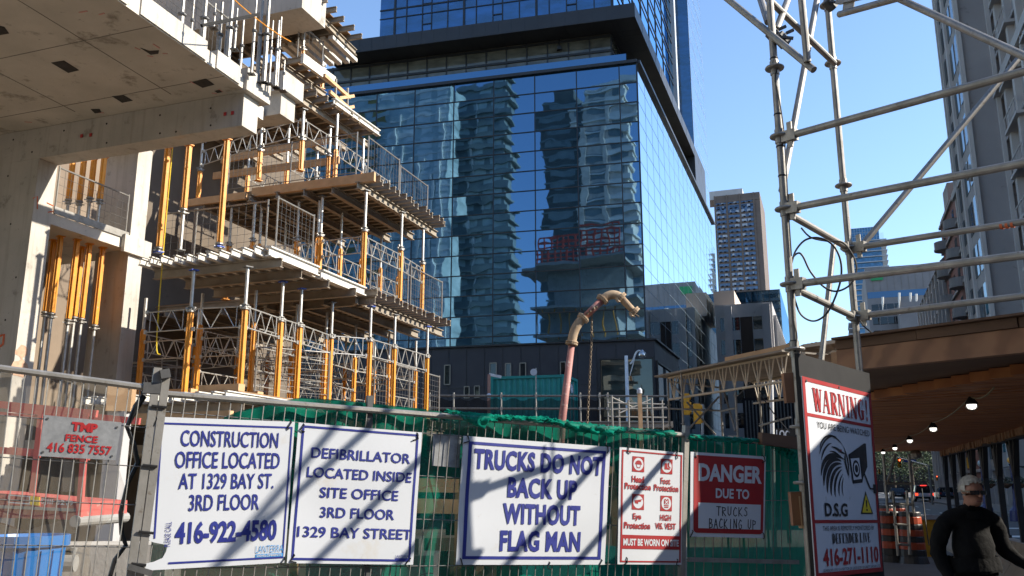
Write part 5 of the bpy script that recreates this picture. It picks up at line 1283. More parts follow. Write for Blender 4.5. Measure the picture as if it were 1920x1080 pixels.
for i in range(11):
    Y = 10.0 + i * 1.5; c = Vector((xr(Y) + .1, Y, 0)); ps = thing('timber_post', 'black timber post with knee braces on the barrier, %s from the camera' % ORD[i], 'post', (c.x, c.y, zbar), 'black posts along the walkway')
    m = MB(); m.bar(c + UP * zbar, c + UP * Z_C, .10, .10, up=SD); m.build('post', M['blackpost'], ps)
    for s in (-1, 1): m = MB(); m.bar(c + UP * (Z_C - .75) + SD * (s * .05), c + UP * (Z_C - .04) + SD * (s * .42), .09, .08, up=SD); m.build('knee_brace', M['blackpost'], ps)
m = MB(); m.bar((xr(9.5) + .1, 9.5, Z_C - .075), (xr(YE) + .1, YE, Z_C - .075), .17, .15); m.build('wall_plate', M['blackpost'], wk)
# caged lamps on a slack cord
bulb = emis('lit lamp bowl', (1, .96, .88), 1.1)
pts = [(1822, 762), (1750, 805), (1706, 827), (1678, 841), (1656, 849)]; prev = at(1864, 728, 8.6); prev.z = Z_C - .01
LG = 'caged lamps strung along the walkway ceiling'; cord = []
for i, (x, y) in enumerate(pts):
    p = onz(x, y, Z_C - .13); l = thing('cage_lamp', 'lit round cage lamp under the plank ceiling, %s from the camera' % ORD[i], 'lamp', tuple(p), LG)
    m = MB(); m.lathe(p, [(.048, .02), (.047, .0), (.04, -.018), (.024, -.03), (.005, -.035)][::-1], 16); m.build('bowl', bulb, l, smooth=True)
    m = MB(); m.lathe(p + UP * .028, [(.062, -.006), (.062, .012), (.035, .05), (.02, .075)], 16); m.build('cap', M['black'], l)
    m = MB()
    for k in range(6):
        a = math.pi * k / 6; v = Vector((math.cos(a), math.sin(a), 0)); m.path([p + v * (.060 * math.cos(t)) - UP * (.048 * math.sin(t)) + UP * .008 for t in [math.pi * j / 8 for j in range(9)]], .0035, 4)
    m.build('wire_cage', M['wire'], l)
    e = p + UP * .1; cord += arc3(prev, e, .05, 6); prev = e
m = MB(); m.path(cord, .009, 5); tag(m.build('electric_cord', pm('beige cord', (.25, .2, .12))), 'slack beige cord linking the cage lamps', 'cord')
# small camera hanging at the far end
p = at(1717, 852, 24.2); cm = thing('hanging_camera', 'small round white camera hanging from the far end of the ceiling', 'camera', tuple(p)); m = MB(); m.lathe(p, [(.11, -.1), (.13, 0), (.11, .1), (.06, .14)], 14, (.5, -1, 0)); m.build('housing', M['galv'], cm); m = MB(); m.bar(p, p + UP * .2, .04, .04); m.build('bracket', M['black'], cm)
# ================================================================ BARRELS, GRIT BIN, SMALL SCAFFOLD FRAME
M['barrelo'] = pm('orange barrel plastic', (.40, .055, .014), (.3, .045, .012), 4, .5, spots=[(9, .62, (.2, .06, .03), .6)])
M['barrelk'] = pm('black barrel band', (.02, .02, .022), None, 4, .5)
def barrel(x, Y, label, grp='striped barrels at the walkway end'):
    c = ground_at(x, Y); r = thing('traffic_barrel', label, 'barrel', tuple(c), grp); h = 1.1
    bands = [(0, .16, 'k'), (.16, .30, 'k'), (.30, .45, 'o'), (.45, .58, 'k'), (.58, .72, 'o'), (.72, .84, 'k'), (.84, 1.0, 'o'), (1.0, 1.1, 'k')]
    for a, z, m_ in bands:
        m = MB(); rr = lambda t: .29 - .06 * t / h + (.03 if t < .16 else 0); m.lathe(c, [(rr(a), a + .003), (rr(z) + .004, z - .02), (rr(z) - .008, z)], 18); m.build('band', M['barrelo' if m_ == 'o' else 'barrelk'], r)
    return r
barrel(1676, 20.6, 'striped orange and black barrel left of the small scaffold frame'); barrel(1714, 20.2, 'striped orange and black barrel in front of the yellow grit bin')
barrel(1668, 27.5, 'far orange barrel behind the left striped barrel'); barrel(1688, 28, 'far orange barrel showing between the two near barrels')
M['binyellow'] = pm('yellow grit bin plastic', (.62, .33, .02), (.5, .26, .02), 2, .5); c = ground_at(1716, 22.4)
gb = thing('grit_bin', 'yellow grit bin with a grey lid behind the barrels', 'bin', tuple(c)); m = MB(); m.prism([c + Vector((x, -.4 if z < .5 else -.45, z)) for x, z in ((-.42, 0), (.42, 0), (.52, .86), (-.52, .86))], (0, .85, 0)); m.build('bin_body', M['binyellow'], gb)
m = MB(); m.prism([c + Vector((x, -.5, z)) for x, z in ((-.56, .87), (.56, .87), (.5, .97), (-.5, .97))], (0, .95, 0)); m.build('lid', M['greyconc'], gb)
fr = thing('scaffold_ladder', 'small grey scaffold frame with rungs among the barrels', 'scaffold frame', tuple(ground_at(1685, 20.0)))
for x0, y0, x1, y1 in ((1656, 851, 1665, 962), (1704, 851, 1713, 962), (1674, 920, 1684, 1042), (1700, 920, 1706, 1040), (1664, 905, 1680, 851)):
    m = MB(); m.tube(at(x0, y0, 19.4), at(x1, y1, 19.4), .03); m.build('standard', M['galv'], fr)
for x0, y0, x1, y1 in ((1658, 907, 1708, 907), (1661, 944, 1711, 946), (1676, 983, 1704, 984), (1680, 1020, 1706, 1022)):
    m = MB(); m.tube(at(x0, y0, 19.4), at(x1, y1, 19.4), .028); m.build('rung', M['galv'], fr)
m = MB(); m.path(arc3(at(1728, 915, 19.6), at(1742, 1022, 19), .3, 8), .012, 5); tag(m.build('loose_rope', M['rubber']), 'dark rope hanging beside the grit bin', 'rope')
# ================================================================ CARS
def car(x, Y, L, W, H, paint, label, heading=1, suv=False, lit=False):
    """saloon or SUV; heading 1: drives away from us (tail visible)"""
    g = ground_at(x, Y, .01); r = thing('parked_car' if not lit else 'white_car', label, 'car', tuple(g)); f = SD * heading; s = PD
    def P(a, bb, z): return g + f * a + s * bb + UP * z
    W2 = W / 2
    body = [(-L / 2, .35), (-L / 2 - .02, .62), (-L / 2 + .08, .92 if not suv else 1.0), (-L * .1, 1.0 if not suv else 1.05), (L * .22, .98), (L / 2 - .15, .82), (L / 2, .6), (L / 2, .33)]
    b = MB(); b.prism([P(a, -W2, z) for a, z in body], s * W); b.build('body', paint, r, recalc=True)
    top = [(-L / 2 + .05 if suv else -L / 2 + .75, .96), (-L / 2 + (.35 if suv else 1.25), H), (L * .08, H), (L * .26, .97)]
    b = MB(); lo = [P(a, sgn * (W2 - .06), z) for sgn in (-1,) for a, z in (top[0], top[3])]; 
    A = [P(top[0][0], -W2 + .05, .95), P(top[3][0], -W2 + .05, .95), P(top[3][0], W2 - .05, .95), P(top[0][0], W2 - .05, .95)]
    T = [P(top[1][0], -W2 + .2, H), P(top[2][0], -W2 + .2, H), P(top[2][0], W2 - .2, H), P(top[1][0], W2 - .2, H)]
    b.add(A + T, [(0, 1, 5, 4), (1, 2, 6, 5), (2, 3, 7, 6), (3, 0, 4, 7), (4, 5, 6, 7)]); b.build('cabin', M['darkwin'], r, recalc=True)
    b = MB(); b.prism([t + UP * .005 for t in T], UP * .05)
    for i in range(4): b.bar(A[i], T[i], .09, .09)
    b.build('roof', paint, r)
    for a in (-L * .3, L * .31):
        for sg in (-1, 1):
            b = MB(); b.lathe(P(a, sg * (W2 - .1), .33), [(.33, -.11), (.34, 0), (.33, .11)], 18, s); w = b.build('wheel', M['rubber'], r)
            b = MB(); b.lathe(P(a, sg * (W2 + .012), .33), [(.2, -.01), (.2, .01)], 12, s); b.build('rim', M['galv'], w)
    for sg in (-1, 1):
        b = MB(); b.obox(P(-L / 2 - .04, sg * (W2 - .18) - .13, .68), s * .26, f * .06, UP * .24); b.build('tail_light', emis('lit tail lamp', (1, .06, .02), 1.3) if lit else M['signred'], r)
    b = MB(); b.obox(P(-L / 2 - .05, -.26, .58), s * .52, f * .04, UP * .14); b.build('number_plate', M['signwhite'], r)
    b = MB(); b.obox(P(-L / 2 - .06, -W2 + .02, .34), s * (W - .04), f * .1, UP * .2); b.build('bumper', M['black'], r)
    if suv: b = MB(); b.obox(P(-L / 2 + .24, -.3, H - .02), s * .6, f * .05, UP * .07); b.build('brake_light', emis('lit brake lamp', (1, .04, .03), 1.3) if lit else M['signred'], r)
    return r
pw_ = pm('white car paint', (.62, .63, .64), None, 3, .3); pk = pm('dark car paint', (.015, .018, .025), None, 3, .25); pb = pm('blue grey car paint', (.05, .07, .12), None, 3, .25)
car(1731, 100, 4.6, 1.9, 1.72, pw_, 'white hatchback SUV with lit tail lights crossing the far junction', suv=True, lit=True)
car(1684, 118, 4.6, 1.85, 1.45, pk, 'dark saloon car at the far left of the street'); car(1774, 112, 4.7, 1.85, 1.5, pb, 'blue grey saloon car to the right of the white car')
# ================================================================ SIGNALS AND LAMPS DOWN THE STREET
signal(1687, 860, 877, 92, 'yellow traffic light glowing red over the street beside the blue street sign', lit=0, front=True)
signal(1649, 880, 889, 120, 'small far yellow traffic light left of the red one', front=True)
signal(1818, 858, 878, 70, 'yellow traffic light half hidden behind the black posts', front=True)
signal(1757, 892, 901, 110, 'small far signal glowing red behind the black posts', lit=0, front=True)
p0, p1 = at(1690, 860, 92), at(1741, 873, 84); m = MB(); m.tube(at(1684, 858, 92.3), p1, .07); g_ = ground_at(1744, 84); m.tube((p1.x, p1.y, 0), p1 + UP * .1, .11); tag(m.build('signal_mast', M['galv']), 'grey mast arm holding the red traffic light and the blue street sign', 'mast')
a, c = at(1695, 866.5, 91.7), at(1717.5, 861.5, 91.7); m = MB(); m.obox(a, (c.x - a.x, 0, 0), (0, .05, 0), (0, 0, c.z - a.z)); tag(m.build('street_sign', pm('street sign blue', (.01, .06, .36))), 'blue street name sign hanging from the signal mast', 'street sign')
M['bluepost'] = pm('dark blue lamp post', (.02, .02, .09), None, 4, .5)
for x, y, Y, mt, lab in ((1840, 869, 50, pm('grey lamp globe', (.35, .38, .36), None, 3, .3), 'dark blue street lamp with a pale grey globe beyond the posts'), (1895, 863, 44, pm('amber lamp globe', (.8, .33, .03), (.75, .38, .06), 3, .35), 'dark blue street lamp with an amber globe at the right')):
    c = at(x, y, Y); l = thing('street_lamp', lab, 'street lamp', (c.x, c.y, 0)); rr = 6.5 / 1650 * Y; m = MB(); m.sphere(c, rr, 14); m.build('globe', mt, l, smooth=True)
    m = MB(); m.lathe((c.x, c.y, 0), [(.35, 0), (.33, .5), (.16, .7), (.1, 1.2), (.08, c.z - rr - .1), (.14, c.z - rr)], 12); m.build('post', M['bluepost'], l)
    for s in (-1, 1):
        m = MB(); q = Vector((c.x + s * .35, c.y, c.z - 1.1)); m.lathe(q, [(.05, -.25), (.25, -.1), (.28, .0)], 10); m.build('flower_basket', M['darkwood'], l)
        m = MB()
        for k in range(60): v = Vector((random.gauss(0, .18), random.gauss(0, .18), random.gauss(.08, .1))); t = Vector((random.uniform(-1, 1), random.uniform(-1, 1), random.uniform(-1, 1))) * .08; u = t.orthogonal() * 1.0; m.quad(q + v - t, q + v + u, q + v + t, q + v - u)
        m.build('foliage', pm('dark basket foliage', (.03, .06, .02), (.05, .03, .02), 9), l)
# trees at the street end
M['leaf'] = pm('dark street foliage', (.035, .06, .022), (.055, .085, .03), .6, .8); M['bark'] = pm('bark', (.10, .075, .055), None, 5, .9)
def tree(x, Y, h, w, label, seed):
    rnd = random.Random(seed); g = ground_at(x, Y); t = thing('street_tree', label, 'tree', tuple(g), 'trees at the far end of the street')
    m = MB(); m.path([g, g + UP * h * .35, g + Vector((.2, .1, h * .7))], [.22, .16, .06], 8)
    cl = []
    for k in range(9):
        a = rnd.uniform(0, 6.28); e = g + Vector((math.cos(a) * w * .35, math.sin(a) * w * .35, h * rnd.uniform(.45, .92))); m.path([g + UP * h * rnd.uniform(.3, .55), e], [.07, .02], 5); cl.append((e, w * rnd.uniform(.16, .3)))
    m.build('trunk', M['bark'], t); m = MB()
    for e, rr in cl:
        for k in range(260):
            v = Vector((rnd.gauss(0, 1), rnd.gauss(0, 1), rnd.gauss(0, .8))) * rr * .6; d = Vector((rnd.uniform(-1, 1), rnd.uniform(-1, 1), rnd.uniform(-1, 1))).normalized() * rnd.uniform(.1, .24); u = d.cross(Vector((rnd.uniform(-1, 1), rnd.uniform(-1, 1), 1))).normalized() * d.length * .6; c = e + v; m.quad(c - d, c + u, c + d, c - u)
    m.build('crown', M['leaf'], t)
tree(1680, 165, 12, 12, 'dark street tree behind the red traffic light', 1); tree(1715, 150, 11, 11, 'dark street tree above the white car', 2); tree(1762, 160, 11, 12, 'dark street tree behind the far black posts', 3); tree(1660, 190, 12, 11, 'dark street tree farthest down the street at the left', 4)
# ================================================================ WIRE FENCE WITH NETS
FE = Vector((3240 / 1650, 1, 0)).normalized(); PF = VP((0, 6.0), (FE.x, FE.y))
fh = lambda x, y, o=0.0: PF.hit(x, y, o)
def lerp(a, c, t): return a + (c - a) * t
def fpanel(label, TL, TR, BL, BR, hz, n, posts=()):
    """TL.. pixel corners on the fence plane; hz: list of ((x,y),(x,y)) horizontal wires"""
    tl, tr, bl, br_ = fh(*TL), fh(*TR), fh(*BL), fh(*BR); r = thing('fence_panel_unit', label, 'fence', tuple((bl + br_) / 2), 'temporary fence sections')
    m = MB(); m.tube(tl, tr, .019, n=8); m.build('top_rail', M['galv'], r)
    m = MB()
    for k in range(1, n):
        t = k / n; m.path([lerp(tl, tr, t), lerp(bl, br_, t)], .0031, 4, caps=False)
    m.build('vertical_wires', M['wire'], r); m = MB()
    for a, c in hz: m.path([fh(*a, -.006), fh(*c, -.006)], .0031, 4, caps=False)
    m.build('horizontal_wires', M['wire'], r)
    for a, c, w in posts: m = MB(); m.bar(fh(*a), fh(*c), w, w, up=PF.n); m.build('end_post', M['galv'], r)
    return r
f1_ = fpanel('left fence section with the beige scrim and the zinc plate', (-70, 681), (284, 728), (-130, 1200), (220, 1200),
       [((-80, 772), (275, 802)), ((-90, 851), (265, 875)), ((-100, 933), (257, 947)), ((-105, 1020), (250, 1026)), ((-110, 1108), (240, 1104))], 16, [((296, 690), (226, 1220), .042)])
f2_ = fpanel('middle fence section carrying the four white signs', (304, 738), (1286, 816), (236, 1200), (1273, 1200),
       [((300, 771), (1285, 853)), ((290, 864), (1283, 920)), ((280, 958), (1281, 989)), ((262, 1066), (1279, 1057))], 58, [((312, 702), (246, 1200), .042), ((1286, 798), (1274, 1200), .04), ])
m = MB(); m.bar(fh(693, 742, -.035), fh(684, 1200, -.035), .035, .035, up=PF.n); m.build('middle_post', M['galvdark'], f2_)
f3_ = fpanel('shaded right fence section carrying the red danger sign', (1292, 818), (1492, 832), (1281, 1200), (1500, 1200),
       [((1292, 880), (1492, 884)), ((1290, 940), (1494, 938)), ((1288, 1049), (1496, 1053))], 13, [((1290, 1049), (1496, 1054), .03)])
for a, c, w, h, o_ in (((268, 727), (300, 729), .05, .06, 0), ((300, 703), (318, 700), .07, .05, .02), ((240, 1062), (285, 1075), .03, .03, .03)): m = MB(); m.bar(fh(*a, o_), fh(*c, o_), w, h); m.build('panel_clamp', M['galvdark'], f2_)
m = MB()
for (x, y) in ((300, 764), (283, 875), (276, 1000), (262, 1060)): c = fh(x - 8, y, .03); m.path([fh(x - 16, y - 3, .03), fh(x + 12, y, .03)], .008, 5)
m.build('cable_tie', M['rubber'], f2_)
def sheet(name, label, fn, nx, ny, mat, parent=None, cat='net', grp=None):
    m = MB(); P_ = [[fn(i / nx, j / ny) for j in range(ny + 1)] for i in range(nx + 1)]
    for i in range(nx):
        for j in range(ny): m.quad(P_[i][j], P_[i][j + 1], P_[i + 1][j + 1], P_[i + 1][j])
    # shared vertices for smooth folds
    m.v = [v for row in P_ for v in row]; m.f = []; m.m = []
    for i in range(nx):
        for j in range(ny): k = i * (ny + 1) + j; m.f.append([k, k + 1, k + ny + 2, k + ny + 1]); m.m.append(0)
    o = m.build(name, mat, parent, smooth=True)
    if parent is None: tag(o, label, cat, grp)
    return o
def fold(u, v, k=1): return .02 * math.sin(u * 31 * k + v * 3) * v + .012 * math.sin(u * 67 + 1.3) + .01 * math.sin(v * 14 + u * 9)
# beige scrim on the left section: its ragged right edge is pulled towards the post
def scr(u, v):
    xr_ = 262 - 40 * math.sin(v * 7.5) ** 2 * (1 if v > .05 else 0) - 70 * v * v
    x = -110 + (xr_ + 110) * u; y = (684 + .128 * (x + 60)) + (1180 - 700) * v + 6; return fh(x - 40 * v, y, -.05 - .02 * math.sin(u * 9 + v * 5))
sheet('wind_scrim', 'beige see-through wind scrim tied behind the left fence section', scr, 40, 24, M['scrim'], cat='scrim')
m = MB(); m.path([fh(x, y, -.03) for x, y in ((270, 742), (256, 762), (238, 800), (252, 835), (258, 868), (240, 905), (226, 960), (228, 1000), (236, 1022), (215, 1050), (205, 1085))], [.018, .02, .012, .012, .014, .012, .012, .012, .012, .012, .012], 6)
tag(m.build('black_hem', M['rubber']), 'black hem rope of the scrim hanging beside the double fence posts', 'rope')
# green net behind the middle section
def gtop(x):   # height of the net's upper edge in the picture
    pts = [(300, 812), (400, 792), (450, 772), (520, 757), (560, 747), (640, 752), (760, 765), (1290, 816)]
    for (a, ya), (c, yc) in zip(pts, pts[1:]):
        if a <= x <= c: return ya + (yc - ya) * (x - a) / (c - a)
    return 816
def gn(u, v):
    x = 305 + (1284 - 305) * u; y0 = gtop(x); y = y0 + (1200 - y0) * v; return fh(x - 40 * v * (1 - u), y, -.07 - fold(u, v, 1.3) * 1.6 - (.25 * max(0, 1 - u * 5) * (1 - v)))
sheet('green_net', 'thin green debris net hanging behind the middle fence section', gn, 90, 22, M['greenthin'])
def gn2(u, v):
    x = 420 + (800 - 420) * u; y0 = gtop(x) - 2; y = y0 + (30 + 60 * u) * v; return fh(x, y, -.14 - .12 * (1 - u) - .03 * math.sin(u * 19 + v * 4) - .12 * v)
sheet('green_net_fold', 'brighter green fold of net sloping down behind the construction office sign', gn2, 40, 8, M['greennet'])
def gn3(u, v):
    x = 1288 + (1535 - 1288) * u; y0 = 822 + 14 * u + 40 * max(0, u - .8) + 4 * math.sin(u * 17); y = y0 + (1200 - y0) * v; return fh(x, y, -.05 - fold(u, v) * .8)
M['greendark'] = netm('dense green debris net', (.010, .24, .155), .9, .35, (.008, .16, .11))
sheet('green_net', 'dense dark green net on the shaded right fence section', gn3, 40, 24, M['greendark'])
# bunched net folded over the top rail: a crumpled strip with a scalloped lower edge
def ipl(pts, x):
    for (a, ya), (c, yc) in zip(pts, pts[1:]):
        if a <= x <= c: return ya + (yc - ya) * (x - a) / (c - a)
    return pts[-1][1]
def drape(top, bot, label, seed, out=.05):
    rnd = random.Random(seed); x0, x1 = top[0][0], top[-1][0]; nx, ny = int((x1 - x0) / 2.6), 9; ph = [rnd.uniform(0, 6.28) for _ in range(6)]
    jx = [rnd.gauss(0, 1) for _ in range(nx + 1)]
    def f(u, v):
        x = x0 + (x1 - x0) * u; i = min(nx, int(u * nx + .5)); yt, yb = ipl(top, x), ipl(bot, x) + 1.3 * jx[i]
        w = .5 + .5 * math.sin(u * 46 + ph[0] + 2.2 * math.sin(v * 5 + ph[1])); cr = .5 + .5 * math.sin(u * 113 + ph[2] + v * 9)
        o = .016 + out * (math.sin(math.pi * (.12 + .8 * v)) ** .7) * (.35 + .45 * w + .2 * cr)
        return fh(x + 3 * math.sin(v * 7 + u * 60), yt - 2.5 + .9 * jx[i] * (1 - v) + (yb - yt) * v, o)
    return sheet('draped_net', label, f, nx, ny, M['greenroll'], cat='draped net', grp='green net draped over the fence top')
drape([(835, 770), (905, 777), (1045, 788)], [(835, 777), (865, 783), (882, 797), (908, 806), (918, 794), (960, 790), (1045, 797)], 'torn green net draped over the top rail above the trucks sign, with a hanging tongue', 1)
drape([(1040, 789), (1100, 796), (1160, 803), (1268, 810)], [(1040, 797), (1075, 808), (1120, 818), (1150, 822), (1172, 812), (1215, 816), (1250, 823), (1268, 818)], 'sagging green net draped over the top rail above the red protection sign', 2, .06)
drape([(905, 786), (960, 783), (1020, 783), (1080, 800), (1120, 812)], [(905, 792), (960, 790), (1020, 792), (1080, 812), (1120, 818)], 'loose strand of green net looping below the top rail beside the pipe', 3, .03)
drape([(1292, 816), (1360, 821), (1440, 826)], [(1292, 826), (1350, 832), (1400, 833), (1440, 830)], 'shaded green net folded over the rail above the danger sign', 4, .04)
drape([(1430, 824), (1465, 836), (1494, 852)], [(1430, 832), (1460, 852), (1494, 876)], 'drooping end of green net beside the scaffold post', 5, .03)
m = MB(); m.bar(fh(1425, 822, .05), fh(1500, 832, .05), .05, .09); tag(m.build('dark_timber_rail', M['darkwood']), 'dark timber rail between the right fence section and the scaffold post', 'rail')
m = MB(); m.prism([fh(812, 813, -.02), fh(865, 816, -.02), fh(861, 877, -.02), fh(810, 873, -.02)], -PF.n * .003); tag(m.build('blank_plate', M['zinc']), 'blank grey metal plate behind the wires left of the trucks sign', 'plate')

# ================================================================ LETTERING
_txt = {}
def glyphs(s, bold=0.0, space=1.0):
    """flat triangulated lettering scaled to the unit square (y downwards)"""
    key = (s, bold, space)
    if key in _txt: return _txt[key]
    cu = bpy.data.curves.new('t', 'FONT'); cu.body = s; cu.size = 1; cu.offset = bold; cu.space_character = space; cu.resolution_u = 3; cu.fill_mode = 'FRONT'
    ob = bpy.data.objects.new('t', cu); C.objects.link(ob); bpy.context.view_layer.update()
    me = bpy.data.meshes.new_from_object(ob.evaluated_get(bpy.context.evaluated_depsgraph_get()))
    vs = [(v.co.x, v.co.y) for v in me.vertices]; fs = [tuple(p.vertices) for p in me.polygons]
    bpy.data.objects.remove(ob); bpy.data.curves.remove(cu); bpy.data.meshes.remove(me)
    x0, x1 = min(v[0] for v in vs), max(v[0] for v in vs); y0, y1 = min(v[1] for v in vs), max(v[1] for v in vs)
    out = ([((x - x0) / (x1 - x0), 1 - (y - y0) / (y1 - y0)) for x, y in vs], fs); _txt[key] = out; return out
def inside(p, poly):
    x, y = p; r = False; n = len(poly)
    for i in range(n):
        (x0, y0), (x1, y1) = poly[i], poly[(i + 1) % n]
        if (y0 > y) != (y1 > y) and x < (x1 - x0) * (y - y0) / (y1 - y0) + x0: r = not r
    return r
class Board:
    """slightly buckled board given by four picture corners on a plane; u right, v down"""
    def __init__(s, P, TL, TR, BR, BL, off, bulge=0.0, seed=0): s.q = [P.hit(*TL, off), P.hit(*TR, off), P.hit(*BR, off), P.hit(*BL, off)]; s.n = P.n; s.b = bulge; s.s = seed
    def pt(s, u, v, o=0.0):
        a = s.q[0].lerp(s.q[1], u); c = s.q[3].lerp(s.q[2], u); k = s.s
        w = s.b * (.8 * math.sin(math.pi * u) * math.sin(2.1 * v + .5 + k) + .35 * math.sin(5.1 * u + 3.3 * v + k) + .22 * math.sin(9 * v + 2 * u + 2 * k) + .3 * math.cos(math.pi * 2 * u + k) * v) if s.b else 0
        return a.lerp(c, v) + s.n * (o + w)
    def slab(s, m, pts, th=.006, o=0.0, n=56):
        if not s.b: m.prism([s.pt(u, v, o) for u, v in pts], -s.n * th); return
        ok = {(i, j): inside(((i + .5) / n, (j + .5) / n), pts) for i in range(n) for j in range(n)}
        for (i, j), k in ok.items():
            if not k: continue
            u0, u1, v0, v1 = i / n, (i + 1) / n, j / n, (j + 1) / n; F = [s.pt(u0, v1, o), s.pt(u1, v1, o), s.pt(u1, v0, o), s.pt(u0, v0, o)]; B_ = [x - s.n * th for x in F]
            m.quad(*F); m.quad(*B_[::-1])
            for (di, dj, a, c) in ((0, 1, 0, 1), (1, 0, 1, 2), (0, -1, 2, 3), (-1, 0, 3, 0)):
                if not ok.get((i + di, j + dj)): m.quad(F[a], B_[a], B_[c], F[c])
    def _rect(s, m, u0, v0, u1, v1, o):
        nu, nv = max(1, int(abs(u1 - u0) * 14)), max(1, int(abs(v1 - v0) * 14))
        for i in range(nu):
            for j in range(nv):
                a, c, d, f = u0 + (u1 - u0) * i / nu, u0 + (u1 - u0) * (i + 1) / nu, v0 + (v1 - v0) * j / nv, v0 + (v1 - v0) * (j + 1) / nv
                m.quad(s.pt(a, f, o), s.pt(c, f, o), s.pt(c, d, o), s.pt(a, d, o))
    def rect(s, name, par, u0, v0, u1, v1, mat, o=.0022): m = MB(); s._rect(m, u0, v0, u1, v1, o); return m.build(name, mat, par)
    def frame(s, name, par, u0, v0, u1, v1, tu, tv, mat, o=.0022):
        m = MB()
        for a in ((u0, v0, u1, v0 + tv), (u0, v1 - tv, u1, v1), (u0, v0 + tv, u0 + tu, v1 - tv), (u1 - tu, v0 + tv, u1, v1 - tv)): s._rect(m, *a, o)
        return m.build(name, mat, par)
    def text(s, par, t, u0, u1, v0, v1, mat, bold=.0, o=.0036, rot=False, space=1.0, skew=0.0):
        vs, fs = glyphs(t, bold, space); m = MB()
        def f(x, y):
            if rot: return s.pt(u0 + (u1 - u0) * y, v1 - (v1 - v0) * x, o)
            return s.pt(u0 + (u1 - u0) * x, v0 + (v1 - v0) * y + skew * x, o)
        m.add([f(x, y) for x, y in vs], fs); return m.build('lettering', mat, par)
    def polys(s, par, polys, mat, o=.0036, name='lettering'):
        m = MB()
        for p in polys: m.poly([s.pt(u, v, o) for u, v in p])
        return m.build(name, mat, par)
    def stroke(s, par, lines, w, mat, o=.0028, name='handwriting', asp=1.0):
        m = MB()
        for ln in lines:
            for (a, c) in zip(ln, ln[1:]):
                dx, dy = c[0] - a[0], (c[1] - a[1]) * asp; L = math.hypot(dx, dy) or 1; nx, ny = -dy / L * w / 2, dx / L * w / 2 / asp; ex, ey = dx / L * w * .3, dy / L * w * .3 / asp
                m.quad(s.pt(a[0] - ex + nx, a[1] - ey + ny, o), s.pt(c[0] + ex + nx, c[1] + ey + ny, o), s.pt(c[0] + ex - nx, c[1] + ey - ny, o), s.pt(a[0] - ex - nx, a[1] - ey - ny, o))
        return m.build(name, mat, par)
    def ties(s, par, pts, l=.06):
        for u, v in pts:
            p = s.pt(u, v, .006); m = MB(); m.path([p + UP * l * .5 - s.n * .02, p + UP * l * .2 + FE * .01, p - UP * l * .3 + FE * random.uniform(-.02, .02), p - UP * l * .5 + FE * random.uniform(-.03, .03)], .004, 5); m.build('cable_tie', M['rubber'], par)
def sign(name, label, B, outline=None, mat='signwhite', cat='sign', grp=None):
    c = B.pt(.5, 1); r = thing(name, label, cat, tuple(c), grp); m = MB(); B.slab(m, outline or [(0, 0), (0, 1), (1, 1), (1, 0)]); m.build('board', M[mat], r); return r
W_, Bl, Rd, Bk = M['signwhite'], M['signblue'], M['signred'], M['signblack']
# --- construction office
B = Board(PF, (289, 781), (553, 791), (534, 1055), (270, 1070), .014)
sg = sign('office_sign', 'white sign reading CONSTRUCTION OFFICE LOCATED, with a torn lower left corner', B,
          [(0, 0), (.0, .3), (.0, .8), (.045, .822), (.148, .845), (.14, .885), (.12, .925), (.06, .948), (.0, .957), (0, 1), (1, 1), (1, .5), (1, 0)])
m = MB()
for a in ((.045, .037, .985, .05), (.05, .05, .062, .8), (.16, .955, .985, .968), (.973, .05, .985, .955)): B._rect(m, *a, .002)
m.build('blue_border', Bl, sg)
for t, u0, u1, v0, v1, bo in (('CONSTRUCTION', .19, .885, .083, .195, .012), ('OFFICE LOCATED', .16, .907, .228, .342, .012), ('AT 1329 BAY ST.', .195, .873, .375, .483, .012), ('3RD FLOOR', .275, .777, .518, .628, .012), ('416-922-4580', .195, .92, .695, .845, .035)):
    B.text(sg, t, u0, u1, v0, v1, Bl, bo)
B.text(sg, 'PLEASE CALL', .125, .165, .695, .855, Bl, .0, rot=True)
B.text(sg, 'LANTERRA', .775, .98, .875, .923, M['logoblue'], -.01); B.rect('logo_bar', sg, .775, .932, .98, .955, M['logoblue']); B.text(sg, 'DEVELOPMENTS', .785, .97, .936, .951, W_, .02)
B.ties(sg, ((.005, .03), (.96, .02), (.985, .985)))
# --- defibrillator
B = Board(PF, (560, 792), (791, 811), (775, 1059), (538, 1056), 0.0257, 0.009, 2.2)
sg = sign('defibrillator_sign', 'white sign with blue border reading DEFIBRILLATOR LOCATED INSIDE SITE OFFICE', B); B.frame('blue_border', sg, .03, .018, .972, .978, .018, .016, Bl)
for t, u0, u1, v0, v1 in (('DEFIBRILLATOR', .115, .915, .172, .25), ('LOCATED INSIDE', .095, .935, .315, .392), ('SITE OFFICE', .207, .835, .457, .534), ('3RD FLOOR', .223, .815, .599, .676), ('1329 BAY STREET', .06, .968, .741, .818)):
    B.text(sg, t, u0, u1, v0, v1, Bl, .016)
B.text(sg, 'LANTERRA', .845, .955, .93, .95, Bl, 0); B.rect('logo_bar', sg, .845, .953, .955, .962, Bl); B.ties(sg, ((.03, .03), (.95, .03), (.04, .96), (.96, .97)))
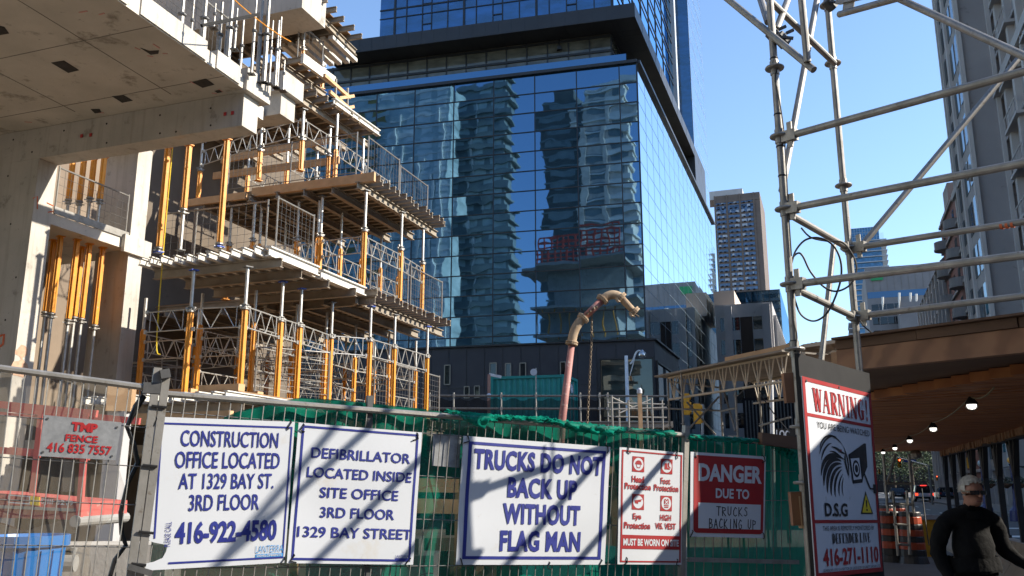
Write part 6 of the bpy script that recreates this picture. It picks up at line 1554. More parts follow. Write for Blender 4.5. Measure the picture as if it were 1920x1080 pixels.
# --- trucks
B = Board(PF, (869, 817), (1144, 838), (1135, 1059), (855, 1059), 0.029, 0.01, 3.1)
sg = sign('trucks_sign', 'large white sign reading TRUCKS DO NOT BACK UP WITHOUT FLAG MAN in heavy blue capitals', B); B.frame('blue_border', sg, .035, .04, .968, .958, .022, .024, Bl)
for t, u0, u1, v0, v1 in (('TRUCKS DO NOT', .075, .945, .092, .258), ('BACK UP', .305, .775, .305, .472), ('WITHOUT', .28, .805, .515, .683), ('FLAG MAN', .268, .815, .73, .897)):
    B.text(sg, t, u0, u1, v0, v1, Bl, .042, space=1.08)
B.ties(sg, ((.02, .02), (.97, .02), (.02, .975), (.6, 1.0), (.97, .98)))
# --- protection sign
B = Board(PF, (1162, 838), (1281, 849), (1278, 1059), (1158, 1058), 0.0245, 0.005, 4)
sg = sign('protection_sign', 'narrow white sign with red border and four red protection symbols, MUST BE WORN ON SITE', B); B.frame('red_border', sg, .035, .022, .985, .982, .025, .013, Rd)
for u, v in ((.2, .07), (.645, .07), (.2, .40), (.645, .40)): B.rect('symbol_square', sg, u, v, u + .185, v + .135, Rd)
def ell(cu, cv, ru, rv, n=20, a0=0, a1=2 * math.pi): return [(cu + ru * math.cos(a0 + (a1 - a0) * i / n), cv + rv * math.sin(a0 + (a1 - a0) * i / n)) for i in range(n + (0 if a1 - a0 > 6.2 else 1))]
for u, v in ((.2925, .1375), (.7375, .1375), (.2925, .4675), (.7375, .4675)): B.polys(sg, [ell(u, v, .078, .056)], W_, .0032, 'symbol_disc')
B.polys(sg, [ell(.2925, .135, .05, .032, 12, math.pi, 2 * math.pi), [(.238, .134), (.347, .134), (.347, .140), (.238, .140)], [(.255, .142), (.262, .142), (.275, .165), (.31, .165), (.323, .142), (.33, .142), (.315, .172), (.27, .172)]], Rd, .0046, 'helmet_symbol')
B.polys(sg, [[(.70, .11), (.745, .11), (.745, .145), (.785, .155), (.785, .165), (.70, .165)], [(.752, .105), (.77, .105), (.775, .135), (.80, .148), (.795, .152), (.757, .142)]], Rd, .0046, 'boot_symbol')
B.polys(sg, [[(.235, .455), (.335, .445), (.335, .465), (.295, .468), (.29, .485), (.245, .48)], [(.335, .447), (.355, .44), (.355, .446), (.335, .455)]], Rd, .0046, 'goggles_symbol')
B.polys(sg, [[(.70, .435), (.72, .425), (.7375, .44), (.755, .425), (.775, .435), (.775, .475), (.70, .475)], [(.70, .483), (.775, .483), (.775, .492), (.70, .492)], [(.705, .498), (.77, .498), (.77, .507), (.705, .507)]], Rd, .0046, 'vest_symbol')
B.stroke(sg, [[(.715, .443), (.76, .47)], [(.76, .443), (.715, .47)]], .012, W_, 0.0056, 'vest_stripe', 1.75)
for t, u0, u1, v0, v1 in (('Head', .195, .385, .24, .30), ('Protection', .09, .49, .305, .362), ('Foot', .645, .80, .24, .298), ('Protection', .54, .93, .303, .362), ('Eye', .215, .342, .566, .632), ('Protection', .085, .485, .642, .70), ('HIGH', .642, .82, .566, .62), ('VIS. VEST', .565, .90, .64, .695)):
    B.text(sg, t, u0, u1, v0, v1, Rd, .03)
B.rect('red_band', sg, .055, .752, .962, .87, Rd); B.text(sg, 'MUST BE WORN ON SITE', .075, .95, .783, .843, W_, .035); B.ties(sg, ((.12, .01), (.88, .02), (.12, .965), (.92, .975)))
# --- danger sign
B = Board(PF, (1295, 847), (1436, 856), (1433, 1009), (1294, 1006), .012)
sg = sign('danger_sign', 'red and white DANGER DUE TO sign with handwritten TRUCKS BACKING UP', B)
def rrect(u0, v0, u1, v1, ru, rv):
    p = []
    for cu, cv, a in ((u1 - ru, v0 + rv, -90), (u1 - ru, v1 - rv, 0), (u0 + ru, v1 - rv, 90), (u0 + ru, v0 + rv, 180)): p += [(cu + ru * math.cos(R(a + k * 15)), cv + rv * math.sin(R(a + k * 15))) for k in range(7)]
    return p
B.polys(sg, [rrect(.04, .035, .978, .955, .05, .045)], Rd, .0022, 'red_field')
B.text(sg, 'DANGER', .10, .945, .13, .345, W_, .04); B.text(sg, 'DUE TO', .325, .775, .42, .54, W_, .03); B.rect('white_field', sg, .10, .60, .94, .90, W_, .0034)
def hand(t, u0, u1, v0, v1):
    G = {'T': [[(0, 0), (1, .02)], [(.5, 0), (.48, 1)]], 'R': [[(.1, 0), (.1, 1)], [(.1, .03), (.7, .1), (.75, .35), (.1, .5), (.85, 1)]], 'U': [[(.1, 0), (.12, .75), (.4, 1), (.75, .8), (.8, 0)]], 'C': [[(.85, .15), (.5, 0), (.15, .4), (.2, .85), (.55, 1), (.9, .85)]],
         'K': [[(.1, 0), (.12, 1)], [(.8, 0), (.12, .55), (.9, 1)]], 'S': [[(.8, .1), (.4, .02), (.2, .25), (.7, .55), (.75, .85), (.4, 1), (.1, .88)]], 'B': [[(.1, 0), (.1, 1)], [(.1, 0), (.65, .1), (.6, .4), (.1, .48), (.8, .6), (.75, .9), (.1, 1)]],
         'A': [[(0, 1), (.45, 0), (.9, 1)], [(.2, .62), (.72, .6)]], 'I': [[(.5, 0), (.5, 1)]], 'N': [[(.1, 1), (.1, 0), (.8, 1), (.82, 0)]], 'G': [[(.85, .15), (.5, 0), (.15, .4), (.25, .9), (.6, 1), (.85, .85), (.85, .55), (.55, .55)]], 'P': [[(.1, 0), (.12, 1)], [(.1, .03), (.75, .12), (.7, .42), (.12, .52)]]}
    n = len(t); w = (u1 - u0) / n; out = []
    for i, ch in enumerate(t):
        for ln in G.get(ch, []): out.append([(u0 + w * (i + .08 + .8 * x), v0 + (v1 - v0) * (y + .04 * math.sin(i * 2.3))) for x, y in ln])
    return out
B.stroke(sg, hand('TRUCKS', .33, .77, .64, .745) + hand('BACKING UP', .235, .885, .785, .895), .011, Bk, .0048, 'handwriting', 1.1); B.ties(sg, ((.05, .02), (.96, .03), (.02, .96), (.97, .965)))
# --- zinc fence plate
B = Board(PF, (83, 778), (228, 792), (217, 863), (72, 855), .012)
sg = sign('fence_plate', 'zinc plate with red lettering TMP FENCE wired to the left fence section', B, mat='zinc', cat='plate')
B.text(sg, 'TMP', .36, .70, .10, .33, Rd, .055); B.text(sg, 'FENCE', .305, .725, .415, .595, Rd, .03); B.text(sg, '416 835 7557', .09, .925, .645, .885, Rd, .025)
for u, v in ((.05, .08), (.95, .14), (.94, .9), (.05, .9)): m = MB(); m.lathe(B.pt(u, v, .001), [(.006, 0), (.006, .004)], 8, PF.n); m.build('rivet', M['galvdark'], sg)
# --- lettering on the lift
Bq = Board(PLf, (76, 934), (138, 939), (137, 951), (75, 947), .012); Bq.text(lift, 'SJIII 3219', 0.02, 1, 0, 1, W_, .02)
Bq = Board(PLf, (16, 927), (57, 930), (56, 946), (15, 943), .02); Bq.frame('decal_border', lift, 0, 0, 1, 1, .05, .14, W_)
# --- partly hidden shop sign behind the truss bridge
PZ = VP((0, 27), (1, 0)); Bq = Board(PZ, (1451, 803), (1492, 805), (1492, 856), (1451, 852), 0)
ss = sign('shop_sign', 'black shop board with white letters LOC RYC half hidden behind the scaffold post', Bq, mat='black'); Bq.text(ss, 'LOC', .1, .72, .05, .36, W_, .03); Bq.text(ss, 'RYC', .08, .75, .46, .78, W_, .03)
m = MB(); a = Bq.pt(.5, 1, -.1); m.bar((a.x, a.y, 0), Bq.pt(.5, .5, -.1), .1, .1); m.build('post', M['galvdark'], ss)
# ================================================================ TUBE SCAFFOLD ON THE RIGHT
Y1 = 5.6; p1 = at(1481, 530, Y1); PB_ = VP((p1.x, p1.y), (.66, -.751)); zt1 = onz(1483, 533, at(1483, 533, Y1).z); p2 = onz(1592, 468, at(1472, 395, Y1).z)
PA_ = VP((p2.x, p2.y), (.66, -.751))
sf = thing('tube_scaffold', 'galvanised tube scaffold tower rising in front of the covered walkway', 'scaffold', (p1.x, p1.y, 0)); r0 = .0242
def stube(name, a, c, r=r0, n=12, mat='galv'):
    m = MB(); m.tube(a, c, r, n=n); return m.build(name, M[mat], sf, smooth=False)
def rosette(P, x, y, par=None):
    z = at(x, y, P.y).z; c = Vector((P.x, P.y, z)); m = MB(); m.lathe(c, [(.024, -.012), (.062, -.008), (.066, 0), (.062, .008), (.024, .012)], 18)
    m.lathe(c, [(.031, -.05), (.031, .05)], 12); m.build('rosette', M['galv'], sf); return c
stube('standard', (p1.x, p1.y, -.0), (p1.x, p1.y, at(1440, -60, Y1).z), .0255); stube('standard', (p2.x, p2.y, 0), (p2.x, p2.y, at(1545, -40, p2.y).z), .0255)
for y in (128, 256, 392, 533, 655, 800, 905): rosette(p1, 1470, y)
for y in (10, 119, 348, 465, 595): rosette(p2, 1580, y)
def led(P, a, c, name='ledger'):
    s, e = P.hit(*a), P.hit(*c); o = stube(name, s, e); d = (e - s).normalized()
    for q in ((s, d),): m = MB(); m.bar(q[0] - d * .03, q[0] + d * .07, .05, .075); m.bar(q[0] + d * .02 + UP * .1, q[0] + d * .02 - UP * .08, .012, .035, up=d); m.build('wedge_head', M['galv'], sf)
    return s, e
for a, c in (((1476, 256), (2000, 112)), ((1480, 391), (2000, 290)), ((1490, 533), (2000, 468))): led(PB_, a, c)
for a, c in (((1606, 464), (2000, 403)), ((1614, 592), (2000, 545))): led(PA_, a, c)
v1 = Vector((p1.x, p1.y, 0)); v2 = Vector((p2.x, p2.y, 0))
for (ya, yc) in ((397, 466), (537, 595)):
    a = Vector((p1.x, p1.y, at(1475, ya, p1.y).z)); c = Vector((p2.x, p2.y, at(1594, yc, p2.y).z)); stube('transom', a, c)
    d = (c - a).normalized(); m = MB(); m.bar(a + d * .02, a + d * .1, .05, .07); m.bar(c - d * .1, c - d * .02, .05, .07); m.build('wedge_head', M['galv'], sf)
for a, c, ya, yc, nm in (((1352, -12), (1526, 131), 5.9, 5.35, 'raker'), ((1440, -2), (1564, 118), 5.6, 6.4, 'raker'), ((1533, -8), (1466, 358), 6.4, 5.75, 'brace'), ((1502, -12), (1514, 116), 5.3, 5.35, 'brace'), ((1480, -8), (1456, 55), 5.9, 5.65, 'brace'), ((1424, -8), (1440, 42), 5.9, 5.65, 'brace'),
                         ((1574, 27), (1700, -8), 5.9, 5.2, 'beam_chord'), ((1680, -5), (2000, 142), 5.5, 4.4, 'raker'), ((1985, 20), (1606, 472), 6.6, 6.55, 'brace'), ((1563, 460), (1540, 676), 7.4, 7.2, 'brace')):
    stube(nm, at(*a, ya), at(*c, yc))
m = MB(); a, c = at(1581, 12, 5.85), at(1602, 5, 5.75); m.bar(a, c, .006, .09); m.bar(at(1572, 2, 5.9), at(1640, -14, 5.5), .045, .05); m.build('beam_web', M['galv'], sf)
for (x, y, Y) in ((1452, 68, 5.65), (1466, 75, 5.6), (1556, 8, 6.35)):
    c = at(x, y, Y); m = MB(); m.lathe(c, [(.03, -.05), (.045, -.045), (.045, .045), (.03, .05)], 10, (.7, .3, -.6)); m.bar(c + Vector((.02, -.04, .03)), c + Vector((.07, -.05, .05)), .018, .018); m.bar(c - Vector((.02, .04, .0)), c + Vector((.06, -.06, -.02)), .018, .018); m.build('coupler', M['galvdark'], sf)
c = PB_.hit(1889, 312, .0)
m = MB()
for k in range(3): a = PA_.hit(1876 + k * 10, 423.5 - k * 1.4); e = PA_.hit(1881 + k * 10, 422.8 - k * 1.4); m.tube(a, e, .0255, n=12)
m.build('orange_tape', M['orangemark'], sf)
# small sleeves, ties
m = MB()
for y in (110, 215, 275, 330, 640): z = at(1470, y, Y1).z; m.lathe((p1.x, p1.y, z), [(.027, -.006), (.029, 0), (.027, .006)], 12)
m.build('cable_tie', M['rubber'], sf)
# looping cables
pp = lambda x, y, Y=6.0: at(x, y, Y)
def cable(pts, label, Y=5.9, r=.007):
    m = MB(); P_ = [Vector(pp(x, y, Y)) for x, y in pts]; out = []
    for i in range(len(P_) - 1):     # catmull-rom
        a, b_, c, d = P_[max(i - 1, 0)], P_[i], P_[i + 1], P_[min(i + 2, len(P_) - 1)]
        for k in range(6):
            t = k / 6; out.append(.5 * ((2 * b_) + (c - a) * t + (2 * a - 5 * b_ + 4 * c - d) * t * t + (3 * b_ - a - 3 * c + d) * t ** 3))
    out.append(P_[-1]); m.path(out, r, 6); return tag(m.build('black_cable', M['rubber']), label, 'cable', 'cables looped on the scaffold')
cable([(1484, 495), (1492, 470), (1510, 450), (1535, 446), (1560, 458), (1575, 485), (1577, 520), (1565, 560), (1548, 590), (1525, 602), (1502, 590), (1490, 560), (1488, 535)], 'large loop of black cable between the two scaffold posts')
cable([(1502, 427), (1520, 445), (1550, 452), (1580, 455), (1600, 480), (1606, 505), (1596, 532), (1570, 546), (1545, 538), (1520, 510), (1505, 480), (1495, 475), (1482, 488)], 'second black cable looping past the rear scaffold post', 6.1)
cable([(1612, 600), (1620, 612), (1635, 624)], 'short cable tail at the foot of the rear post', 6.4, .006); cable([(1457, 130), (1453, 150), (1458, 170), (1470, 250), (1478, 390), (1484, 480)], 'thin cable tied down the front scaffold post', 5.57, .005)
cable([(1486, 540), (1488, 600), (1494, 630), (1490, 660)], 'cable hanging below the lower rosette of the front post', 5.57, .005)
# timber clamps on the post
for i, (x, y0, y1) in enumerate(((1477, 700, 755), (1496, 698, 745), (1490, 922, 985), (1505, 930, 990))):
    a, c = at(x, y0, 5.62), at(x + 6, y1, 5.62); m = MB(); m.bar(a, c, .055, .07); tag(m.build('timber_clamp', M['lumber'] if i % 2 else M['fascia']), 'timber packing block strapped to the front scaffold post, %s from the top' % ORD[i], 'timber block', 'timber blocks on the scaffold post')
# stacked grey scaffold boards far behind
m = MB()
for k in range(4): m.bar(at(1500 + 8 * k, 652 - k * 2, 12 + k), at(1580, 640 + 6 * k, 12 + k), .3, .05)
m.bar(at(1500, 655, 12), at(1578, 662, 12), .05, .05); m.bar(at(1556, 640, 12), at(1578, 668, 12), .03, .03)
for x in (1505, 1575): q = at(x, 652, 12.6); m.bar((q.x, q.y, 0), q, .05, .05)
tag(m.build('scaffold_platform', M['deckunder']), 'grey scaffold board platform glimpsed between the two scaffold posts', 'platform')

# ================================================================ WARNING BOARD
w0 = at(1500, 700, 5.0); PW = VP((w0.x, w0.y), (.67, .742))
wb = thing('warning_board', 'tall black board with the white and red WARNING camera sign on the scaffold', 'sign', (w0.x + .3, w0.y + .3, .1))
m = MB(); q = [PW.hit(1496, 662, -.002), PW.hit(1531, 1120, -.002), PW.hit(1660, 1105, -.002), PW.hit(1630, 700, -.002)]; m.prism(q, -PW.n * .022); m.build('backing_board', pm('black board', (.02, .02, .021), (.014, .014, .015), 4, .7, spots=[(9, .64, (.07, .07, .07), .5)], spec=.2), wb)
B = Board(PW, (1503, 705), (1632, 738), (1655, 1071), (1530, 1084), .008)
m = MB(); B.slab(m, [(0, 0), (0, 1), (1, 1), (1, 0)], .006); m.build('sign_sheet', W_, wb)
B.frame('red_border', wb, 0, 0, 1, 1, .035, .022, Rd); B.rect('red_bar', wb, .035, .186, .965, .203, Rd); B.rect('red_bar', wb, .035, .722, .965, .738, Rd)
def slab_letters(t, u0, u1, v0, v1):
    """condensed fat-and-thin capitals with serifs"""
    S, T = .34, .10
    def st(x, w=S): return [(x, 0), (x + w, 0), (x + w, 1), (x, 1)]
    def sf_(x0, x1, top): return [(x0, 0), (x1, 0), (x1, .05), (x0, .05)] if top else [(x0, .95), (x1, .95), (x1, 1), (x0, 1)]
    def dg(x0, x1, w, y0=0, y1=1): return [(x0, y0), (x0 + w, y0), (x1 + w, y1), (x1, y1)]
    def bowl(cx, cy, rx, ry, wx, wy, a0, a1, n=9):
        o = [(cx + rx * math.cos(R(a0 + (a1 - a0) * i / n)), cy + ry * math.sin(R(a0 + (a1 - a0) * i / n))) for i in range(n + 1)]
        i_ = [(cx + (rx - wx) * math.cos(R(a0 + (a1 - a0) * i / n)), cy + (ry - wy) * math.sin(R(a0 + (a1 - a0) * i / n))) for i in range(n + 1)]
        return [[o[k], o[k + 1], i_[k + 1], i_[k]] for k in range(n)]
    G = {'W': [dg(.0, .22, .24), dg(.42, .30, .08, 0, 1), dg(.38, .60, .24), dg(.90, .70, .08, 0, 1), sf_(-.05, .32, 1), sf_(.80, 1.05, 1)],
         'A': [dg(.42, .02, .09), dg(.38, .68, .28), [(.2, .62), (.6, .62), (.6, .68), (.2, .68)], sf_(-.05, .22, 0), sf_(.6, 1.04, 0)],
         'R': [st(.08), sf_(0, .6, 1), sf_(0, .5, 0)] + bowl(.45, .26, .45, .26, .26, .06, -90, 90) + [dg(.4, .72, .27, .5, 1), [(.3, .47), (.6, .47), (.6, .53), (.3, .53)]],
         'N': [st(.06, .1), st(.8, .1), dg(.04, .62, .27), sf_(-.04, .3, 1), sf_(-.04, .26, 0), sf_(.7, 1.0, 1)], 'I': [st(.3, .36), sf_(.18, .78, 1), sf_(.18, .78, 0)],
         'G': bowl(.52, .5, .47, .5, .29, .06, 60, 300, 14) + [[(.62, .55), (.92, .55), (.92, .95), (.62, .95)], sf_(.5, 1.0, 1)[0:0] or [(.5, .52), (1.02, .52), (1.02, .57), (.5, .57)], [(.78, .05), (.86, .05), (.88, .28), (.80, .28)]],
         '!': [[(.32, 0), (.7, 0), (.56, .7), (.46, .7)]] + [[(.36, .8), (.66, .8), (.66, 1), (.36, 1)]], 'D': [st(.08), sf_(0, .5, 1), sf_(0, .5, 0)] + bowl(.4, .5, .55, .5, .3, .06, -90, 90),
         'E': [st(.08), sf_(0, .88, 1), sf_(0, .9, 0), [(.3, .46), (.66, .46), (.66, .52), (.3, .52)], [(.8, 0), (.88, 0), (.88, .24), (.82, .24)], [(.82, .76), (.9, .76), (.9, 1), (.84, 1)]],
         'F': [st(.08), sf_(0, .88, 1), sf_(0, .5, 0), [(.3, .46), (.66, .46), (.66, .52), (.3, .52)], [(.8, 0), (.88, 0), (.88, .24), (.82, .24)]], 'L': [st(.08), sf_(0, .5, 1), sf_(0, .9, 0), [(.82, .7), (.9, .7), (.9, 1), (.84, 1)]], 'V': [dg(.0, .32, .28), dg(.86, .46, .08), sf_(-.06, .4, 1), sf_(.74, 1.04, 1)]}
    wd = [{'W': 1.15, 'I': .62, '!': .6, ' ': .5}.get(c, 1) for c in t]; tot = sum(wd); x = 0; out = []
    for c, w in zip(t, wd):
        for p in G.get(c, []): out.append([(u0 + (u1 - u0) * (x + .04 + .90 * a * w) / tot, v0 + (v1 - v0) * y) for a, y in p])
        x += w
    return out
B.polys(wb, slab_letters('WARNING!', .12, .94, .048, .17), M['signred'])
B.text(wb, 'YOU ARE BEING WATCHED', .15, .93, .222, .256, Bk, .0)
B.text(wb, 'D.S.G', .175, .5, .636, .705, Bk, .03); B.text(wb, 'THIS AREA IS REMOTELY MONITORED BY', .13, .9, .752, .775, Bk, .0)
B.polys(wb, slab_letters('DEFENDER LIVE', .25, .83, .79, .84), Bk); B.text(wb, '416-271-1110', .11, .94, .862, .95, Rd, .03); B.text(wb, 'DEFENDER LIVE IS A SECTOR OF DEFENDER SECURITY GROUP LTD', .1, .95, .962, .975, Bk)
# hawk emblem: tapered feather strokes
def feather(pts, w):
    P_ = bez([Vector((x, y, 0)) for x, y in pts], 12); L = []; Rr = []
    for i, p in enumerate(P_):
        d = P_[min(i + 1, 12)] - P_[max(i - 1, 0)]; d.normalize(); t = i / 12; ww = w * math.sin(math.pi * min(1, t * .95 + .03)) ** .8; L.append((p.x - d.y * ww, p.y + d.x * ww * .42)); Rr.append((p.x + d.y * ww, p.y - d.x * ww * .42))
    return [[L[i], L[i + 1], Rr[i + 1], Rr[i]] for i in range(12)]
fe = []
for pts, w in ((((.17, .36), (.2, .29), (.36, .25), (.50, .33)), .012), (((.16, .39), (.2, .32), (.33, .27), (.42, .29)), .012), (((.18, .42), (.2, .37), (.28, .33), (.34, .325)), .012), (((.33, .345), (.42, .34), (.46, .375), (.53, .37)), .016), (((.30, .37), (.40, .36), (.44, .40), (.52, .405)), .013),
               (((.50, .33), (.56, .38), (.57, .44), (.555, .50)), .010), (((.53, .37), (.5, .40), (.53, .44), (.55, .49)), .012), (((.48, .40), (.40, .38), (.2, .37), (.16, .50)), .030), (((.46, .415), (.34, .39), (.2, .43), (.19, .55)), .030), (((.46, .43), (.34, .42), (.23, .47), (.235, .585)), .028), (((.46, .445), (.36, .45), (.27, .51), (.285, .60)), .022), (((.46, .46), (.4, .47), (.32, .53), (.34, .605)), .016), (((.47, .48), (.42, .51), (.38, .55), (.40, .60)), .010), (((.475, .5), (.45, .53), (.43, .56), (.455, .60)), .007)):
    fe += feather(pts, w)
B.polys(wb, fe, Bk, .0026, 'hawk_emblem'); B.polys(wb, [[(.455, .352), (.475, .352), (.475, .362), (.455, .362)]], Rd, .003, 'hawk_eye')
# camera symbol
B.polys(wb, [[(.57, .375), (.83, .30), (.86, .30), (.86, .43), (.78, .49), (.76, .52), (.61, .53)]], Bk, .0026, 'camera_symbol')
B.polys(wb, [[(.60, .395), (.735, .385), (.75, .50), (.625, .51)]], W_, .0032, 'camera_face'); B.polys(wb, [ell(.675, .447, .055, .047)], Bk, .0038, 'lens_ring'); B.polys(wb, [ell(.675, .447, .038, .033)], W_, .0044, 'lens_ring'); B.polys(wb, [ell(.675, .447, .025, .022)], Bk, .005, 'lens_dot')
B.stroke(wb, [[(.80, .47), (.88, .55)], [(.88, .55), (.96, .552)]], .022, Bk, .0032, 'camera_arm', 2.5); B.polys(wb, [[(.93, .525), (.985, .525), (.985, .575), (.93, .575)]], Bk, .0038, 'camera_arm')
B.polys(wb, [[(.80, .565), (.90, .69), (.70, .69)]], Bk, .0026, 'hazard_triangle'); B.polys(wb, [[(.80, .583), (.877, .682), (.723, .682)]], M['signyellow'], .0034, 'hazard_field'); B.polys(wb, [[(.788, .615), (.812, .615), (.806, .655), (.794, .655)], [(.79, .662), (.81, .662), (.81, .673), (.79, .673)]], Bk, .0042, 'hazard_mark')
for u, v in ((.05, .02), (.5, .012), (.95, .02)): m = MB(); m.lathe(B.pt(u, v, .002), [(.008, 0), (.008, .004)], 8, PW.n); m.build('screw', M['galvdark'], wb)
# ================================================================ PERSON WALKING THROUGH THE TUNNEL
M['skin'] = pm('weathered skin', (.38, .185, .125), (.32, .15, .10), 20, .6); M['shirt'] = pm('black pullover', (.007, .007, .0075), (.004, .004, .0045), 8, .9, bump=.9, bscale=11, spec=.2)
M['trousers'] = pm('black trousers', (.005, .005, .006), None, 8, .9, spec=.2); M['hair'] = pm('white hair', (.62, .59, .54), (.42, .40, .36), 60, .7, stretch=(1, 1, .3), bump=.6, bscale=90); M['shades'] = pm('black sunglasses', (.006, .006, .007), None, 5, .12)
MY = 7.6; mc = at(1818, 985, MY); PO = Vector((mc.x, MY, 0))
man = thing('person', 'white haired person in a black pullover and sunglasses walking through the covered walkway', 'person', tuple(PO))
J = {}; V = []; E = []; Rr_ = []; REG = []
def j(n, x, y, z, rx, ry=None, par=None, reg='shirt'):
    J[n] = len(V); V.append((x, y, z)); Rr_.append((rx, ry or rx)); REG.append(reg)
    if par: E.append((J[par], J[n]))
j('pelvis', 0, 0, .95, .165, .125, None, 'trousers'); j('waist', 0, -.02, 1.06, .182, .155, 'pelvis', 'shirt'); j('belly', 0, -.035, 1.17, .188, .165, 'waist'); j('chest', 0, -.02, 1.30, .180, .14, 'belly'); j('upper', 0, 0, 1.405, .135, .09, 'chest')
j('neck', 0, -.035, 1.465, .078, .078, 'upper'); j('throat', .004, -.055, 1.52, .060, .062, 'neck', 'skin'); j('jaw', .008, -.10, 1.565, .060, .066, 'throat', 'skin'); j('face', .010, -.10, 1.625, .073, .088, 'jaw', 'skin'); j('crown', .006, -.075, 1.685, .070, .086, 'face', 'skin'); j('top', .002, -.06, 1.725, .038, .048, 'crown', 'skin')
j('nosea', .018, -.182, 1.588, .013, .013, 'face', 'skin'); j('nose', .020, -.205, 1.562, .017, .017, 'nosea', 'skin')
j('chin', .014, -.158, 1.508, .028, .028, 'jaw', 'skin')
for s, nm in ((-1, 'r'), (1, 'l')):
    j('ear' + nm, s * .082 + .008, -.075, 1.60, .016, .022, 'face', 'skin')
    j('sh' + nm, s * .165, .0, 1.395, .088, .085, 'upper'); j('del' + nm, s * .212, .0, 1.35, .080, .080, 'sh' + nm)
arms = {'r': [(-.262, .03, 1.20, .072), (-.268, .04, 1.10, .066), (-.248, -.03, .98, .056), (-.238, -.07, .895, .044)], 'l': [(.255, .03, 1.20, .072), (.30, .03, 1.115, .066), (.365, -.03, 1.05, .056), (.415, -.085, 1.0, .044)]}
for nm, ps in arms.items():
    pv = 'del' + nm
    for i, (x, y, z, r) in enumerate(ps): j('arm%s%d' % (nm, i), x, y, z, r, r, pv); pv = 'arm%s%d' % (nm, i)
def hand(nm, wrist, d, side, palm_n, curl):
    d = Vector(d).normalized(); pn = Vector(palm_n).normalized(); x = d.cross(pn).normalized(); w = Vector(wrist)
    j('wr' + nm, *(w + d * .02), .027, .022, 'arm%s3' % nm, 'skin'); j('pa' + nm, *(w + d * .06), .034, .022, 'wr' + nm, 'skin')
    for k, (o, L) in enumerate(((-.026, .070), (-.009, .080), (.009, .076), (.026, .060))):
        b0 = w + d * .095 + x * o; j('f%s%da' % (nm, k), *b0, .0105, .0105, 'pa' + nm, 'skin'); d1 = (d * math.cos(curl * .5) + pn * math.sin(curl * .5)); b1 = b0 + d1 * L * .5; j('f%s%db' % (nm, k), *b1, .0092, .0092, 'f%s%da' % (nm, k), 'skin')
        d2 = (d * math.cos(curl * 1.3) + pn * math.sin(curl * 1.3)); j('f%s%dc' % (nm, k), *(b1 + d2 * L * .45), .0078, .0078, 'f%s%db' % (nm, k), 'skin')
    t0 = w + d * .04 + x * side * .03; j('t%sa' % nm, *t0, .013, .013, 'wr' + nm, 'skin'); t1 = t0 + (d * .6 + x * side * .55 + pn * .3).normalized() * .04; j('t%sb' % nm, *t1, .0105, .0105, 't%sa' % nm, 'skin'); j('t%sc' % nm, *(t1 + (d * .9 + pn * .4).normalized() * .03), .009, .009, 't%sb' % nm, 'skin')
hand('r', (-.232, -.075, .885), (.12, -.12, -1), 1, (.6, .8, 0), .5); hand('l', (.425, -.095, .992), (.35, -.35, -.9), -1, (-.7, .6, -.2), 1.5)
for s, nm, kn, an in ((-1, 'r', (-.11, -.16, .52), (-.115, -.08, .10)), (1, 'l', (.105, .03, .50), (.105, .22, .12))):
    j('hip' + nm, s * .095, 0, .87, .102, .105, 'pelvis', 'trousers'); j('thigh' + nm, (s * .1 + kn[0]) / 2, kn[1] * .5, .69, .088, .09, 'hip' + nm, 'trousers'); j('knee' + nm, *kn, .066, .068, 'thigh' + nm, 'trousers'); j('calf' + nm, (kn[0] + an[0]) / 2, (kn[1] + an[1]) / 2 + .02, .31, .062, .064, 'knee' + nm, 'trousers'); j('ank' + nm, *an, .048, .05, 'calf' + nm, 'trousers')
    j('heel' + nm, an[0], an[1] + .03, .05, .042, .04, 'ank' + nm, 'shoe'); j('toe' + nm, an[0] + s * .02, an[1] - .17, .04, .042, .032, 'heel' + nm, 'shoe')
me = bpy.data.meshes.new('body'); me.from_pydata(V, E, []); ob = bpy.data.objects.new('body', me); C.objects.link(ob)
sk = ob.modifiers.new('skin', 'SKIN'); sk.use_smooth_shade = True; sk.branch_smoothing = .4
for i, sv in enumerate(me.skin_vertices[0].data): sv.radius = Rr_[i]; sv.use_root = (i == 0)
ss_ = ob.modifiers.new('sub', 'SUBSURF'); ss_.levels = 2; ss_.render_levels = 2
bpy.context.view_layer.update(); me2 = bpy.data.meshes.new_from_object(ob.evaluated_get(bpy.context.evaluated_depsgraph_get())); bpy.data.objects.remove(ob); me2.name = 'body'
for n in ('shirt', 'skin', 'trousers', 'rubber'): me2.materials.append(M[n])
JV = [Vector(v) for v in V]; idx = {'shirt': 0, 'skin': 1, 'trousers': 2, 'shoe': 3}
from mathutils import noise as _nz
for v in me2.vertices:
    c = v.co; best = min(range(len(JV)), key=lambda i: (JV[i] - c).length - max(Rr_[i]))
    if REG[best] in ('shirt', 'trousers'):
        f = _nz.noise(Vector((c.x * 9, c.y * 9, c.z * 5))) * .012 + _nz.noise(Vector((c.x * 16 + 4, c.y * 16, c.z * 20 + 8 * c.x))) * .011; v.co = c + v.normal * f
for p in me2.polygons:
    c = p.center; best = min(range(len(JV)), key=lambda i: (JV[i] - c).length - max(Rr_[i])); p.material_index = idx[REG[best]]; p.use_smooth = True
body = bpy.data.objects.new('body', me2); C.objects.link(body); body.parent = man; LOC['body'] = PO
